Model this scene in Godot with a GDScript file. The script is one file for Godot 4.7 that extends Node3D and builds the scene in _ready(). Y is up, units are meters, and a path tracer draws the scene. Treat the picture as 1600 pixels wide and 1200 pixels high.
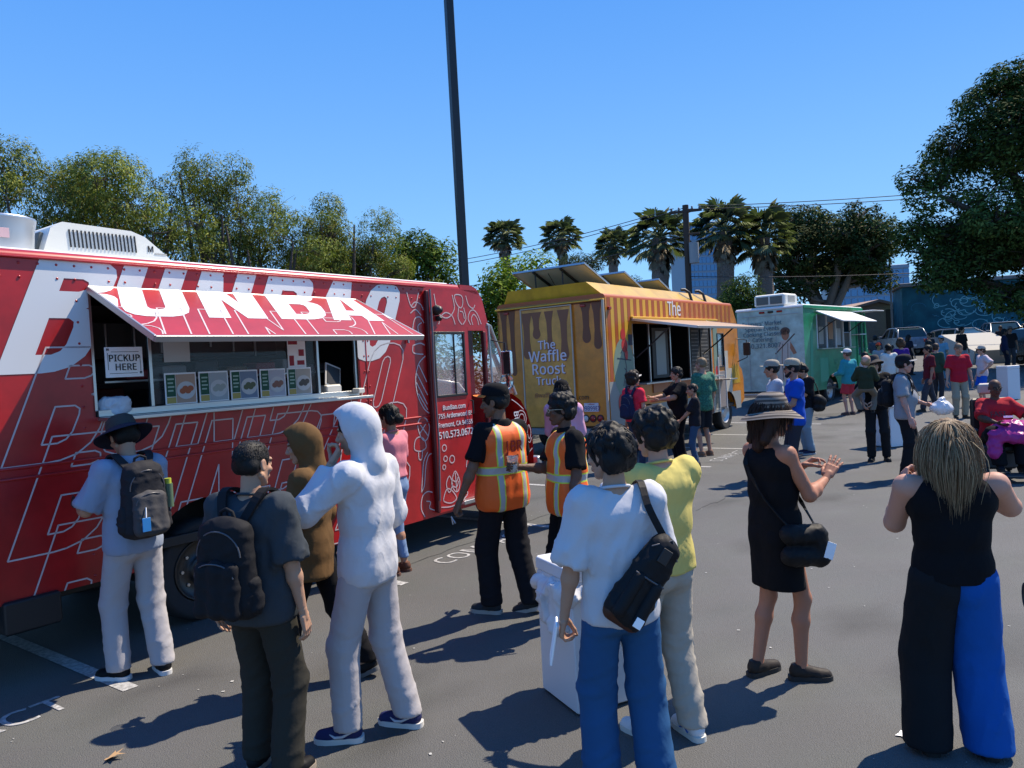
extends Node3D
# A row of food trucks on a sunny car park with people queueing in front of them.


func _ready() -> void:
	# camera
	var cam := Camera3D.new()
	cam.name = "camera"
	cam.position = Vector3(0, 1.93, 0)
	cam.rotation = Vector3(deg_to_rad(-1.4), 0, deg_to_rad(-3.15))
	cam.fov = 53.13
	cam.near = 0.05
	cam.far = 1500.0
	add_child(cam)
	# sky
	var sky_m := ProceduralSkyMaterial.new()
	sky_m.sky_top_color = Color(0.19, 0.46, 0.8)
	sky_m.sky_horizon_color = Color(0.58, 0.78, 0.92)
	sky_m.sky_curve = 0.2
	sky_m.sky_energy_multiplier = 1.0
	sky_m.ground_horizon_color = Color(0.42, 0.5, 0.56)
	sky_m.ground_bottom_color = Color(0.2, 0.2, 0.2)
	sky_m.sun_angle_max = 1.0
	var sky := Sky.new()
	sky.sky_material = sky_m
	var env := Environment.new()
	env.background_mode = Environment.BG_SKY
	env.sky = sky
	env.tonemap_mode = Environment.TONE_MAPPER_LINEAR
	env.tonemap_exposure = 1.5
	env.sdfgi_enabled = true
	env.ssao_enabled = true
	env.ssil_enabled = true
	var we := WorldEnvironment.new()
	we.name = "world_environment"
	we.environment = env
	add_child(we)
	# sun
	var sun := DirectionalLight3D.new()
	sun.name = "sun"
	sun.light_energy = 1.6
	sun.light_color = Color(1.0, 0.945, 0.86)
	sun.light_angular_distance = 0.5
	sun.shadow_enabled = true
	var el := deg_to_rad(54.0)
	var to_sun := Vector3(0.84 * cos(el), sin(el), -0.54 * cos(el))
	sun.basis = Basis.looking_at(-to_sun, Vector3.UP)
	add_child(sun)
	# large structure
	make_ground()
	markings()
	buildings()
	# objects
	red_truck()
	orange_truck()
	green_truck()
	utilities()
	vegetation()
	parked_cars()
	if PEOPLE:
		make_templates()
		crowd()
	small_things()


const PEOPLE := true


func parked_cars() -> void:
	var y := ground_height(-46.0)
	car("suv", "silver grey sport utility car parked nearest the green truck", Vector3(24.6, y, -48.4), -100.0, Color(0.22, 0.25, 0.3))
	car("sedan", "white saloon car parked behind the standing crowd", Vector3(26.2, y, -46.0), -75.0, Color(0.4, 0.4, 0.4))
	car("sedan", "dark blue car in the second row by the mural", Vector3(27.6, y, -48.2), -112.0, Color(0.05, 0.09, 0.2))
	car("suv", "pale blue grey car at the right end of the second row", Vector3(30.0, y, -46.8), 70.0, Color(0.2, 0.24, 0.29))
	car("suv", "silver car glimpsed through the red truck cab window", Vector3(-3.2, 0, -16.6), 25.0, Color(0.4, 0.42, 0.44), "")
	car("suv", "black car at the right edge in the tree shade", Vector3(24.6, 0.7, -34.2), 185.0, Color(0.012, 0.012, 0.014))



# ------------------------------------------------------------------ mesh building
class MB:
	var v := PackedVector3Array()
	var n := PackedVector3Array()
	var c := PackedColorArray()
	var uv := PackedVector2Array()
	var ix := PackedInt32Array()
	var col := Color.WHITE

	func vert(p: Vector3, nn: Vector3, t := Vector2.ZERO) -> int:
		v.push_back(p)
		n.push_back(nn)
		c.push_back(col)
		uv.push_back(t)
		return v.size() - 1

	# corners counter-clockwise seen from the front
	func quad(a: Vector3, b: Vector3, d: Vector3, e: Vector3, t := Rect2(0, 0, 1, 1)) -> void:
		var nn := (b - a).cross(e - a)
		if nn.length_squared() < 1e-14:
			nn = (d - b).cross(e - b)
		nn = nn.normalized()
		var i := vert(a, nn, Vector2(t.position.x, t.end.y))
		vert(b, nn, t.end)
		vert(d, nn, Vector2(t.end.x, t.position.y))
		vert(e, nn, t.position)
		ix.append_array([i, i + 2, i + 1, i, i + 3, i + 2])

	func tri(a: Vector3, b: Vector3, d: Vector3) -> void:
		var nn := (b - a).cross(d - a).normalized()
		var i := vert(a, nn)
		vert(b, nn)
		vert(d, nn)
		ix.append_array([i, i + 2, i + 1])

	# box with a chamfer; shading runs smoothly over the chamfer
	func box(at: Vector3, size: Vector3, bev := 0.01, b := Basis.IDENTITY) -> void:
		var h := size * 0.5
		var e: float = minf(bev, minf(h.x, minf(h.y, h.z)) * 0.9)
		var id := {}
		for axis in 3:
			for s in [-1, 1]:
				for p in [-1, 1]:
					for q in [-1, 1]:
						var sg := Vector3.ZERO
						sg[axis] = s
						sg[(axis + 1) % 3] = p
						sg[(axis + 2) % 3] = q
						var inn := h - Vector3(e, e, e)
						inn[axis] = h[axis]
						var nn := Vector3.ZERO
						nn[axis] = s
						id[[axis, int(sg.x), int(sg.y), int(sg.z)]] = vert(at + b * (sg * inn), b * nn)
		for axis in 3:
			var u := (axis + 1) % 3
			var w := (axis + 2) % 3
			for s in [-1, 1]:
				var k := []
				for pq in [[-1, -1], [1, -1], [1, 1], [-1, 1]]:
					var sg := [axis, 0, 0, 0]
					sg[1 + axis] = s
					sg[1 + u] = pq[0]
					sg[1 + w] = pq[1]
					k.append(id[sg])
				face(k, s < 0)
			# edges along this axis
			for p in [-1, 1]:
				for q in [-1, 1]:
					var k := []
					for z in [[u, -1], [w, -1], [w, 1], [u, 1]]:
						var sg := [z[0], 0, 0, 0]
						sg[1 + axis] = z[1]
						sg[1 + u] = p
						sg[1 + w] = q
						k.append(id[sg])
					face_out(k, at)
		for p in [-1, 1]:
			for q in [-1, 1]:
				for s in [-1, 1]:
					face_out([id[[0, p, q, s]], id[[1, p, q, s]], id[[2, p, q, s]]], at)

	func face(k: Array, flip: bool) -> void:
		if flip:
			k.reverse()
		for i in range(1, k.size() - 1):
			ix.append_array([k[0], k[i + 1], k[i]])

	func face_out(k: Array, centre: Vector3) -> void:
		var a: Vector3 = v[k[0]]
		var nn := (v[k[1]] - a).cross(v[k[2]] - a)
		face(k, nn.dot(n[k[0]] + n[k[1]] + n[k[2]]) < 0.0)

	# round bar through points, radius per point
	func tube(p: Array, r: Array, seg := 8, caps := true) -> void:
		var cnt := p.size()
		var up := Vector3.UP
		var first := v.size()
		var d0: Vector3 = (p[1] - p[0]).normalized()
		if absf(d0.dot(up)) > 0.9:
			up = Vector3.RIGHT
		var side: Vector3 = up.cross(d0).normalized()
		for i in cnt:
			var d: Vector3 = (p[mini(i + 1, cnt - 1)] - p[maxi(i - 1, 0)]).normalized()
			side = (side - d * side.dot(d)).normalized()
			var other := d.cross(side)
			for j in seg:
				var a := TAU * j / seg
				var nn := side * cos(a) + other * sin(a)
				vert(p[i] + nn * r[mini(i, r.size() - 1)], nn, Vector2(float(j) / seg, float(i) / maxf(cnt - 1, 1)))
		for i in cnt - 1:
			for j in seg:
				var a := first + i * seg + j
				var b := first + i * seg + (j + 1) % seg
				ix.append_array([a, b + seg, b, a, a + seg, b + seg])
		if caps:
			for e in 2:
				var at: int = 0 if e == 0 else cnt - 1
				var d: Vector3 = (p[0] - p[1]).normalized() if e == 0 else (p[cnt - 1] - p[cnt - 2]).normalized()
				var k := []
				for j in seg:
					k.append(vert(v[first + at * seg + j], d))
				face(k, e == 0)

	func cyl(a: Vector3, b: Vector3, r: float, seg := 16, r2 := -1.0) -> void:
		tube([a, b], [r, r if r2 < 0.0 else r2], seg)

	# profile of (radius, height) turned about +Y through at
	func lathe(prof: Array, seg := 24, xf := Transform3D.IDENTITY, squash := Vector2.ONE) -> void:
		var first := v.size()
		var m := prof.size()
		for i in m:
			var t: Vector2 = prof[mini(i + 1, m - 1)] - prof[maxi(i - 1, 0)]
			var nr := Vector2(t.y, -t.x).normalized()
			for j in seg:
				var a := TAU * j / seg
				vert(xf * Vector3(prof[i].x * cos(a) * squash.x, prof[i].y, prof[i].x * sin(a) * squash.y), (xf.basis * Vector3(nr.x * cos(a) / squash.x, nr.y, nr.x * sin(a) / squash.y)).normalized(), Vector2(float(j) / seg, float(i) / m))
		for i in m - 1:
			for j in seg:
				var a := first + i * seg + j
				var b := first + i * seg + (j + 1) % seg
				ix.append_array([a, b, b + seg, a, b + seg, a + seg])

	# flat polygon (2D, any winding) laid out by a transform: x, y in its plane, front along +z
	func poly(p: PackedVector2Array, xf: Transform3D, back := false, scale_uv := 1.0) -> void:
		var t := Geometry2D.triangulate_polygon(p)
		if t.is_empty():
			return
		var first := v.size()
		var nn: Vector3 = xf.basis.z.normalized() * (-1.0 if back else 1.0)
		for q in p:
			vert(xf * Vector3(q.x, q.y, 0), nn, Vector2(q.x, -q.y) * scale_uv)
		for i in range(0, t.size(), 3):
			var a := p[t[i]]
			var w := (p[t[i + 1]] - a).cross(p[t[i + 2]] - a)
			if (w > 0.0) == (not back):
				ix.append_array([first + t[i], first + t[i + 2], first + t[i + 1]])
			else:
				ix.append_array([first + t[i], first + t[i + 1], first + t[i + 2]])

	# solid prism of a polygon, from z = z0 to z = z1 in the frame of xf
	func prism(p: PackedVector2Array, z0: float, z1: float, xf := Transform3D.IDENTITY, smooth := false) -> void:
		poly(p, xf * Transform3D(Basis.IDENTITY, Vector3(0, 0, z1)))
		poly(p, xf * Transform3D(Basis.IDENTITY, Vector3(0, 0, z0)), true)
		var m := p.size()
		var sgn := -1.0 if Geometry2D.is_polygon_clockwise(p) else 1.0
		for i in m:
			var a := p[i]
			var b := p[(i + 1) % m]
			var nn := [Vector2.ZERO, Vector2.ZERO]
			var e := (b - a).normalized()
			for w in 2:
				nn[w] = Vector2(e.y, -e.x) * sgn
				if smooth:
					var o: Vector2 = ((p[i] - p[(i + m - 1) % m]) if w == 0 else (p[(i + 2) % m] - p[(i + 1) % m])).normalized()
					if o.dot(e) > 0.6:
						nn[w] = (nn[w] + Vector2(o.y, -o.x) * sgn).normalized()
			var n0 := (xf.basis * Vector3(nn[0].x, nn[0].y, 0)).normalized()
			var n1 := (xf.basis * Vector3(nn[1].x, nn[1].y, 0)).normalized()
			var k := [vert(xf * Vector3(a.x, a.y, z0), n0), vert(xf * Vector3(b.x, b.y, z0), n1), vert(xf * Vector3(b.x, b.y, z1), n1), vert(xf * Vector3(a.x, a.y, z1), n0)]
			face(k, sgn < 0.0)

	func join(o: MB, xf := Transform3D.IDENTITY, tint := Color.WHITE) -> void:
		var first := v.size()
		var flip := xf.basis.determinant() < 0.0
		var nb := xf.basis.inverse().transposed()
		for i in o.v.size():
			v.push_back(xf * o.v[i])
			n.push_back((nb * o.n[i]).normalized())
			c.push_back(o.c[i] * tint)
			uv.push_back(o.uv[i])
		for i in range(0, o.ix.size(), 3):
			if flip:
				ix.append_array([first + o.ix[i], first + o.ix[i + 2], first + o.ix[i + 1]])
			else:
				ix.append_array([first + o.ix[i], first + o.ix[i + 1], first + o.ix[i + 2]])

	func mesh() -> ArrayMesh:
		var a := []
		a.resize(Mesh.ARRAY_MAX)
		a[Mesh.ARRAY_VERTEX] = v
		a[Mesh.ARRAY_NORMAL] = n
		a[Mesh.ARRAY_COLOR] = c
		a[Mesh.ARRAY_TEX_UV] = uv
		a[Mesh.ARRAY_INDEX] = ix
		var m := ArrayMesh.new()
		m.add_surface_from_arrays(Mesh.PRIMITIVE_TRIANGLES, a)
		return m


func add(mb: MB, called: String, m: Material, parent: Node3D = null) -> MeshInstance3D:
	var o := MeshInstance3D.new()
	o.name = called
	if mb.v.size() == 0:
		mb.box(Vector3.ZERO, Vector3(0.001, 0.001, 0.001))
	o.mesh = mb.mesh()
	o.material_override = m
	if parent == null:
		o.name = numbered(called)
		add_child(o, true)
	else:
		parent.add_child(o, true)
	return o


var taken := {}
func numbered(called: String) -> String:
	taken[called] = taken.get(called, -1) + 1
	return called if taken[called] == 0 else "%s_%03d" % [called, taken[called]]


func thing(called: String, label: String, category: String, at := Vector3.ZERO, turn := 0.0, group := "") -> Node3D:
	var o := Node3D.new()
	o.name = numbered(called)
	add_child(o, true)
	o.position = at
	o.rotation.y = turn
	return tag(o, label, category, group)


func tag(o: Node3D, label: String, category: String, group := "") -> Node3D:
	o.set_meta("label", label)
	o.set_meta("category", category)
	if group != "":
		o.set_meta("group", group)
	return o


func struct(mb: MB, called: String, m: Material) -> MeshInstance3D:
	var o := add(mb, called, m)
	o.set_meta("kind", "structure")
	return o


func lin(r: float, g: float, b: float) -> Color:
	return Color(r, g, b).linear_to_srgb()


var mats := {}
func mat(key: String, col: Color, rough := 0.6, metal := 0.0) -> StandardMaterial3D:
	if mats.has(key):
		return mats[key]
	var m := StandardMaterial3D.new()
	m.albedo_color = col.linear_to_srgb()
	m.roughness = rough
	m.metallic = metal
	mats[key] = m
	return m


# vertex colours hold the base colour
func vmat(key: String, rough := 0.6, metal := 0.0) -> StandardMaterial3D:
	var m := mat(key, Color.WHITE, rough, metal)
	m.vertex_color_use_as_albedo = true
	return m


func noise(seed_no: int, freq: float, kind := FastNoiseLite.TYPE_SIMPLEX_SMOOTH, octaves := 3) -> FastNoiseLite:
	var f := FastNoiseLite.new()
	f.seed = seed_no
	f.frequency = freq
	f.noise_type = kind
	f.fractal_octaves = octaves
	return f


# grey-to-colour ramp over seamless noise
func noise_tex(seed_no: int, freq: float, lo: Color, hi: Color, size := 256, octaves := 4, gain := 0.6) -> ImageTexture:
	var f := noise(seed_no, freq, FastNoiseLite.TYPE_SIMPLEX, octaves)
	f.fractal_gain = gain
	var g := f.get_seamless_image(size, size)
	var im := Image.create(size, size, false, Image.FORMAT_RGB8)
	for y in size:
		for x in size:
			im.set_pixel(x, y, lo.lerp(hi, g.get_pixel(x, y).r))
	return ImageTexture.create_from_image(im)


var normal_cache := {}
func normal_tex(seed_no: int, freq: float, strength: float, size := 256, octaves := 4) -> ImageTexture:
	var key := [seed_no, freq, strength, size]
	if not normal_cache.has(key):
		var f := noise(seed_no, freq, FastNoiseLite.TYPE_SIMPLEX, octaves)
		var g := f.get_seamless_image(size, size)
		g.convert(Image.FORMAT_RGBA8)
		var e := 8      # margin that wraps round, so that the tile has no seam
		var wide := Image.create(size + e * 2, size + e * 2, false, Image.FORMAT_RGBA8)
		for y in [-1, 0, 1]:
			for x in [-1, 0, 1]:
				wide.blit_rect(g, Rect2i(0, 0, size, size), Vector2i(e + x * size, e + y * size))
		wide.bump_map_to_normal_map(strength)
		g = wide.get_region(Rect2i(e, e, size, size))
		normal_cache[key] = ImageTexture.create_from_image(g)
	return normal_cache[key]


func crease_tex() -> ImageTexture:
	if not normal_cache.has("crease"):
		var f := noise(23, 0.009, FastNoiseLite.TYPE_SIMPLEX_SMOOTH, 2)
		f.fractal_type = FastNoiseLite.FRACTAL_RIDGED
		f.fractal_gain = 0.3
		f.domain_warp_enabled = true
		f.domain_warp_amplitude = 26.0
		f.domain_warp_frequency = 0.012
		var g := f.get_seamless_image(512, 512)
		g.convert(Image.FORMAT_RGBA8)
		var e := 8
		var wide := Image.create(528, 528, false, Image.FORMAT_RGBA8)
		for y in [-1, 0, 1]:
			for x in [-1, 0, 1]:
				wide.blit_rect(g, Rect2i(0, 0, 512, 512), Vector2i(e + x * 512, e + y * 512))
		wide.bump_map_to_normal_map(9.0)
		normal_cache["crease"] = ImageTexture.create_from_image(wide.get_region(Rect2i(e, e, 512, 512)))
	return normal_cache["crease"]


func rough_up(m: StandardMaterial3D, tex: Texture2D, amount: float, scale: float, world := false) -> StandardMaterial3D:
	m.normal_enabled = true
	m.normal_texture = tex
	m.normal_scale = amount
	m.uv1_triplanar = true
	m.uv1_world_triplanar = world
	m.uv1_scale = Vector3(scale, scale, scale)
	return m


# ------------------------------------------------------------------ signed distance fields, meshed with surface nets
# capsule: cap(a, b, ra, rb, [cut normal, cut point]); ellipsoid: ell(centre, radii); carve: ell(..., true)
func cap(a: Vector3, b: Vector3, ra: float, rb: float, cn := Vector3.ZERO, cp := Vector3.ZERO) -> PackedFloat32Array:
	return PackedFloat32Array([0, a.x, a.y, a.z, b.x, b.y, b.z, ra, rb, cn.x, cn.y, cn.z, cn.dot(cp)])


func ell(p: Vector3, r: Vector3, carve := false) -> PackedFloat32Array:
	return PackedFloat32Array([2 if carve else 1, p.x, p.y, p.z, r.x, r.y, r.z])


func nets(prims: Array, cell: float, k: float, wr := {}) -> MB:
	var lo := Vector3(1e9, 1e9, 1e9)
	var hi := -lo
	for q: PackedFloat32Array in prims:
		var p := Vector3(q[1], q[2], q[3])
		if q[0] < 0.5:
			var b := Vector3(q[4], q[5], q[6])
			lo = lo.min(p - Vector3.ONE * q[7]).min(b - Vector3.ONE * q[8])
			hi = hi.max(p + Vector3.ONE * q[7]).max(b + Vector3.ONE * q[8])
		elif q[0] < 1.5:
			var r := Vector3(q[4], q[5], q[6])
			lo = lo.min(p - r)
			hi = hi.max(p + r)
	var pad := cell * 3.0 + k * 0.4
	lo -= Vector3.ONE * pad
	hi += Vector3.ONE * pad
	var nx := int((hi.x - lo.x) / cell) + 2
	var ny := int((hi.y - lo.y) / cell) + 2
	var nz := int((hi.z - lo.z) / cell) + 2
	var f := PackedFloat32Array()
	f.resize(nx * ny * nz)
	f.fill(1000.0)
	var m := cell * 2.0 + k
	for q: PackedFloat32Array in prims:
		var ax := q[1]
		var ay := q[2]
		var az := q[3]
		if q[0] < 0.5:
			var dx := q[4] - ax
			var dy := q[5] - ay
			var dz := q[6] - az
			var ra := q[7]
			var rd := q[8] - ra
			var inv := 1.0 / maxf(dx * dx + dy * dy + dz * dz, 1e-9)
			var cut := absf(q[9]) + absf(q[10]) + absf(q[11]) > 0.5
			var cx := q[9]
			var cy := q[10]
			var cz := q[11]
			var cd := q[12]
			var rm := maxf(q[7], q[8]) + m
			var x0 := maxi(int((minf(ax, q[4]) - rm - lo.x) / cell), 0)
			var x1 := mini(int((maxf(ax, q[4]) + rm - lo.x) / cell) + 1, nx - 1)
			var y0 := maxi(int((minf(ay, q[5]) - rm - lo.y) / cell), 0)
			var y1 := mini(int((maxf(ay, q[5]) + rm - lo.y) / cell) + 1, ny - 1)
			var z0 := maxi(int((minf(az, q[6]) - rm - lo.z) / cell), 0)
			var z1 := mini(int((maxf(az, q[6]) + rm - lo.z) / cell) + 1, nz - 1)
			for z in range(z0, z1 + 1):
				var wz := lo.z + z * cell
				var pz := wz - az
				for y in range(y0, y1 + 1):
					var wy := lo.y + y * cell
					var py := wy - ay
					var i := (z * ny + y) * nx + x0
					var tb := py * dy + pz * dz
					for x in range(x0, x1 + 1):
						var wx := lo.x + x * cell
						var px := wx - ax
						var t := (px * dx + tb) * inv
						if t < 0.0:
							t = 0.0
						elif t > 1.0:
							t = 1.0
						var ex := px - dx * t
						var ey := py - dy * t
						var ez := pz - dz * t
						var d := sqrt(ex * ex + ey * ey + ez * ez) - ra - rd * t
						if cut:
							var e := cx * wx + cy * wy + cz * wz - cd
							if e > d:
								d = e
						var o := f[i]
						var df := d - o
						if df < k:
							if df <= -k:
								f[i] = d
							else:
								var h := (k - absf(df))
								f[i] = (d if df < 0.0 else o) - h * h * 0.25 / k
						i += 1
		else:
			var carve := q[0] > 1.5
			var rx := q[4]
			var ry := q[5]
			var rz := q[6]
			var x0 := maxi(int((ax - rx - m - lo.x) / cell), 0)
			var x1 := mini(int((ax + rx + m - lo.x) / cell) + 1, nx - 1)
			var y0 := maxi(int((ay - ry - m - lo.y) / cell), 0)
			var y1 := mini(int((ay + ry + m - lo.y) / cell) + 1, ny - 1)
			var z0 := maxi(int((az - rz - m - lo.z) / cell), 0)
			var z1 := mini(int((az + rz + m - lo.z) / cell) + 1, nz - 1)
			for z in range(z0, z1 + 1):
				var pz := (lo.z + z * cell - az) / rz
				for y in range(y0, y1 + 1):
					var py := (lo.y + y * cell - ay) / ry
					var i := (z * ny + y) * nx + x0
					for x in range(x0, x1 + 1):
						var px := (lo.x + x * cell - ax) / rx
						var k0 := sqrt(px * px + py * py + pz * pz)
						var ex := px / rx
						var ey := py / ry
						var ez := pz / rz
						var k1 := sqrt(ex * ex + ey * ey + ez * ez)
						var d := k0 * (k0 - 1.0) / maxf(k1, 1e-6) if k0 > 1e-4 else -minf(rx, minf(ry, rz))
						var o := f[i]
						if carve:
							d = -d
							var df := d - o
							if df > -k:
								if df >= k:
									f[i] = d
								else:
									var h := k - absf(df)
									f[i] = (d if df > 0.0 else o) + h * h * 0.25 / k
						else:
							var df := d - o
							if df < k:
								if df <= -k:
									f[i] = d
								else:
									var h := k - absf(df)
									f[i] = (d if df < 0.0 else o) - h * h * 0.25 / k
						i += 1
	# vertices
	var sy := nx
	var sz := nx * ny
	var off := PackedInt32Array([0, 1, sy, sy + 1, sz, sz + 1, sz + sy, sz + sy + 1])
	var ea := PackedInt32Array([0, 2, 4, 6, 0, 1, 4, 5, 0, 1, 2, 3])
	var eb := PackedInt32Array([1, 3, 5, 7, 2, 3, 6, 7, 4, 5, 6, 7])
	var at := PackedInt32Array()
	at.resize(f.size())
	at.fill(-1)
	var cells := PackedInt32Array()
	var mb := MB.new()
	var lim := cell * 1.9
	var w := PackedFloat32Array()
	w.resize(8)
	for z in nz - 1:
		for y in ny - 1:
			var i := (z * ny + y) * nx - 1
			for x in nx - 1:
				i += 1
				var v0 := f[i]
				if v0 > lim or v0 < -lim:
					continue
				var neg := 0
				for j in 8:
					var g := f[i + off[j]]
					w[j] = g
					if g < 0.0:
						neg += 1
				if neg == 0 or neg == 8:
					continue
				var s := Vector3.ZERO
				var cnt := 0
				for e in 12:
					var a := ea[e]
					var b := eb[e]
					var ga := w[a]
					var gb := w[b]
					if (ga < 0.0) != (gb < 0.0):
						var t := ga / (ga - gb)
						var p := Vector3(a & 1, (a >> 1) & 1, a >> 2)
						if e < 4:
							p.x = t
						elif e < 8:
							p.y = t
						else:
							p.z = t
						s += p
						cnt += 1
				at[i] = mb.v.size()
				cells.push_back(i)
				mb.v.push_back(lo + (Vector3(x, y, z) + s / cnt) * cell)
	var st := PackedInt32Array([1, sy, sz])
	for i in cells:
		var neg := f[i] < 0.0
		for a in 3:
			var g := f[i + st[a]]
			if (g < 0.0) == neg:
				continue
			var s1 := st[(a + 1) % 3]
			var s2 := st[(a + 2) % 3]
			var p0 := at[i]
			var p1 := at[i - s1]
			var p2 := at[i - s1 - s2]
			var p3 := at[i - s2]
			if p1 < 0 or p2 < 0 or p3 < 0:
				continue
			if neg:
				mb.ix.append_array([p0, p2, p1, p0, p3, p2])
			else:
				mb.ix.append_array([p0, p1, p2, p0, p2, p3])
	renormal(mb)
	if wr.has("amp"):
		var fr: Vector3 = wr.get("freq", Vector3(5, 14, 5))
		var ns := noise(wr.get("seed", 1), 1.0, FastNoiseLite.TYPE_SIMPLEX_SMOOTH, 2)
		ns.fractal_type = FastNoiseLite.FRACTAL_RIDGED
		var amp: float = wr.amp
		var sk: float = wr.get("skew", 0.0)
		for i in mb.v.size():
			var p := mb.v[i]
			var s := 1.0
			if wr.has("at"):
				s = 0.45
				for q: Vector4 in wr.at:
					s = maxf(s, q.w * exp(-pow((p - Vector3(q.x, q.y, q.z)).length() / 0.16, 2)))
			var g := ns.get_noise_3d(p.x * fr.x + p.y * sk * fr.x * 0.4, (p.y + p.x * sk * 0.5) * fr.y, p.z * fr.z)
			g = maxf(g + 0.25, 0.0)
			mb.v[i] = p + mb.n[i] * (g * g * amp * s * 1.3)
		renormal(mb)
	mb.c.resize(mb.v.size())
	mb.c.fill(Color.WHITE)
	mb.uv.resize(mb.v.size())
	for i in mb.v.size():
		mb.uv[i] = Vector2(mb.v[i].x, -mb.v[i].y)
	return mb


func renormal(mb: MB) -> void:
	mb.n.resize(mb.v.size())
	mb.n.fill(Vector3.ZERO)
	for i in range(0, mb.ix.size(), 3):
		var a := mb.ix[i]
		var b := mb.ix[i + 1]
		var d := mb.ix[i + 2]
		var nn := (mb.v[d] - mb.v[a]).cross(mb.v[b] - mb.v[a])
		mb.n[a] += nn
		mb.n[b] += nn
		mb.n[d] += nn
	for i in mb.n.size():
		mb.n[i] = mb.n[i].normalized()


# lettering
var fonts := {}
func text_mesh(words: String, height: float, bold := 0.0, face := "Droid Sans", thick := 0.003) -> TextMesh:
	var key := face + str(bold)
	if not fonts.has(key):
		var sf := SystemFont.new()
		sf.font_names = PackedStringArray([face])
		var fv := FontVariation.new()
		fv.base_font = sf
		fv.variation_embolden = minf(bold, 0.28)
		fonts[key] = fv
	var t := TextMesh.new()
	t.font = fonts[key]
	t.text = words
	t.font_size = 64
	t.pixel_size = height / 46.0
	t.depth = thick
	t.curve_step = 3.0
	t.horizontal_alignment = HORIZONTAL_ALIGNMENT_CENTER
	t.vertical_alignment = VERTICAL_ALIGNMENT_CENTER
	return t


func letter(words: String, height: float, at: Vector3, b: Basis, m: Material, parent: Node3D, called := "lettering", bold := 0.0, face := "Droid Sans", wide := 1.0) -> MeshInstance3D:
	var o := MeshInstance3D.new()
	o.name = called
	o.mesh = text_mesh(words, height, bold, face)
	o.material_override = m
	parent.add_child(o, true)
	o.transform = Transform3D(b * Basis.from_scale(Vector3(wide, 1, 1)), at)
	return o

# ------------------------------------------------------------------ people
var head_near: MB
var head_far: MB
var hand_near := {}
var hand_far := {}
var shoe_upper: MB
var shoe_sole: MB
var fronts := {}
var sks := {}


func head_template(cell: float) -> MB:
	var p := [
		ell(Vector3(0, 0.03, -0.014), Vector3(0.076, 0.09, 0.098)), ell(Vector3(0, -0.03, 0.024), Vector3(0.06, 0.088, 0.068)),
		cap(Vector3(-0.054, -0.055, 0.0), Vector3(-0.016, -0.098, 0.058), 0.017, 0.016), cap(Vector3(0.054, -0.055, 0.0), Vector3(0.016, -0.098, 0.058), 0.017, 0.016),
		ell(Vector3(0, -0.098, 0.064), Vector3(0.024, 0.02, 0.022)), ell(Vector3(-0.042, -0.026, 0.06), Vector3(0.022, 0.018, 0.022)), ell(Vector3(0.042, -0.026, 0.06), Vector3(0.022, 0.018, 0.022)),
		cap(Vector3(-0.04, 0.024, 0.076), Vector3(0.04, 0.024, 0.076), 0.012, 0.012),
		ell(Vector3(-0.031, 0.0, 0.103), Vector3(0.018, 0.013, 0.017), true), ell(Vector3(0.031, 0.0, 0.103), Vector3(0.018, 0.013, 0.017), true),
		cap(Vector3(0, 0.01, 0.09), Vector3(0, -0.03, 0.111), 0.0085, 0.0125), cap(Vector3(-0.011, -0.035, 0.1), Vector3(0.011, -0.035, 0.1), 0.009, 0.009)]
	var q := [
		cap(Vector3(-0.019, -0.063, 0.088), Vector3(0.019, -0.063, 0.088), 0.006, 0.006), cap(Vector3(-0.015, -0.073, 0.087), Vector3(0.015, -0.073, 0.087), 0.0068, 0.0068),
		ell(Vector3(-0.031, 0.0, 0.079), Vector3(0.0125, 0.0125, 0.0125)), ell(Vector3(0.031, 0.0, 0.079), Vector3(0.0125, 0.0125, 0.0125)),
		ell(Vector3(-0.08, -0.003, -0.008), Vector3(0.01, 0.032, 0.02)), ell(Vector3(0.08, -0.003, -0.008), Vector3(0.01, 0.032, 0.02)),
		ell(Vector3(-0.089, 0.0, -0.003), Vector3(0.006, 0.018, 0.009), true), ell(Vector3(0.089, 0.0, -0.003), Vector3(0.006, 0.018, 0.009), true)]
	p.append_array(q)
	var mb := nets(p, cell, 0.011)
	for i in mb.v.size():
		var v := mb.v[i]
		var c := Color(1, 1, 1)
		if v.z > 0.07 and absf(v.x) < 0.024 and v.y < -0.057 and v.y > -0.081:
			c = Color(0.82, 0.5, 0.5)
		for s in [-1.0, 1.0]:
			var e := v - Vector3(0.031 * s, 0.0, 0.079)
			if e.length() < 0.0142 and absf(e.y) < 0.008 and v.z > 0.08:
				c = Color(1.3, 1.5, 1.6) if Vector2(e.x, e.y).length() > 0.006 else Color(0.06, 0.05, 0.04)
			var b := v - Vector3(0.034 * s, 0.023 - absf(v.x * s - 0.034) * 0.15, v.z)
			if v.z > 0.06 and absf(b.x) < 0.021 and absf(b.y) < 0.0055:
				c = Color(0.2, 0.17, 0.15)
			c = c.lerp(Color(1.05, 0.82, 0.78), 0.5 * exp(-(v - Vector3(0.042 * s, -0.03, 0.075)).length_squared() / 0.0005))
		mb.c[i] = c
	return mb


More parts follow.
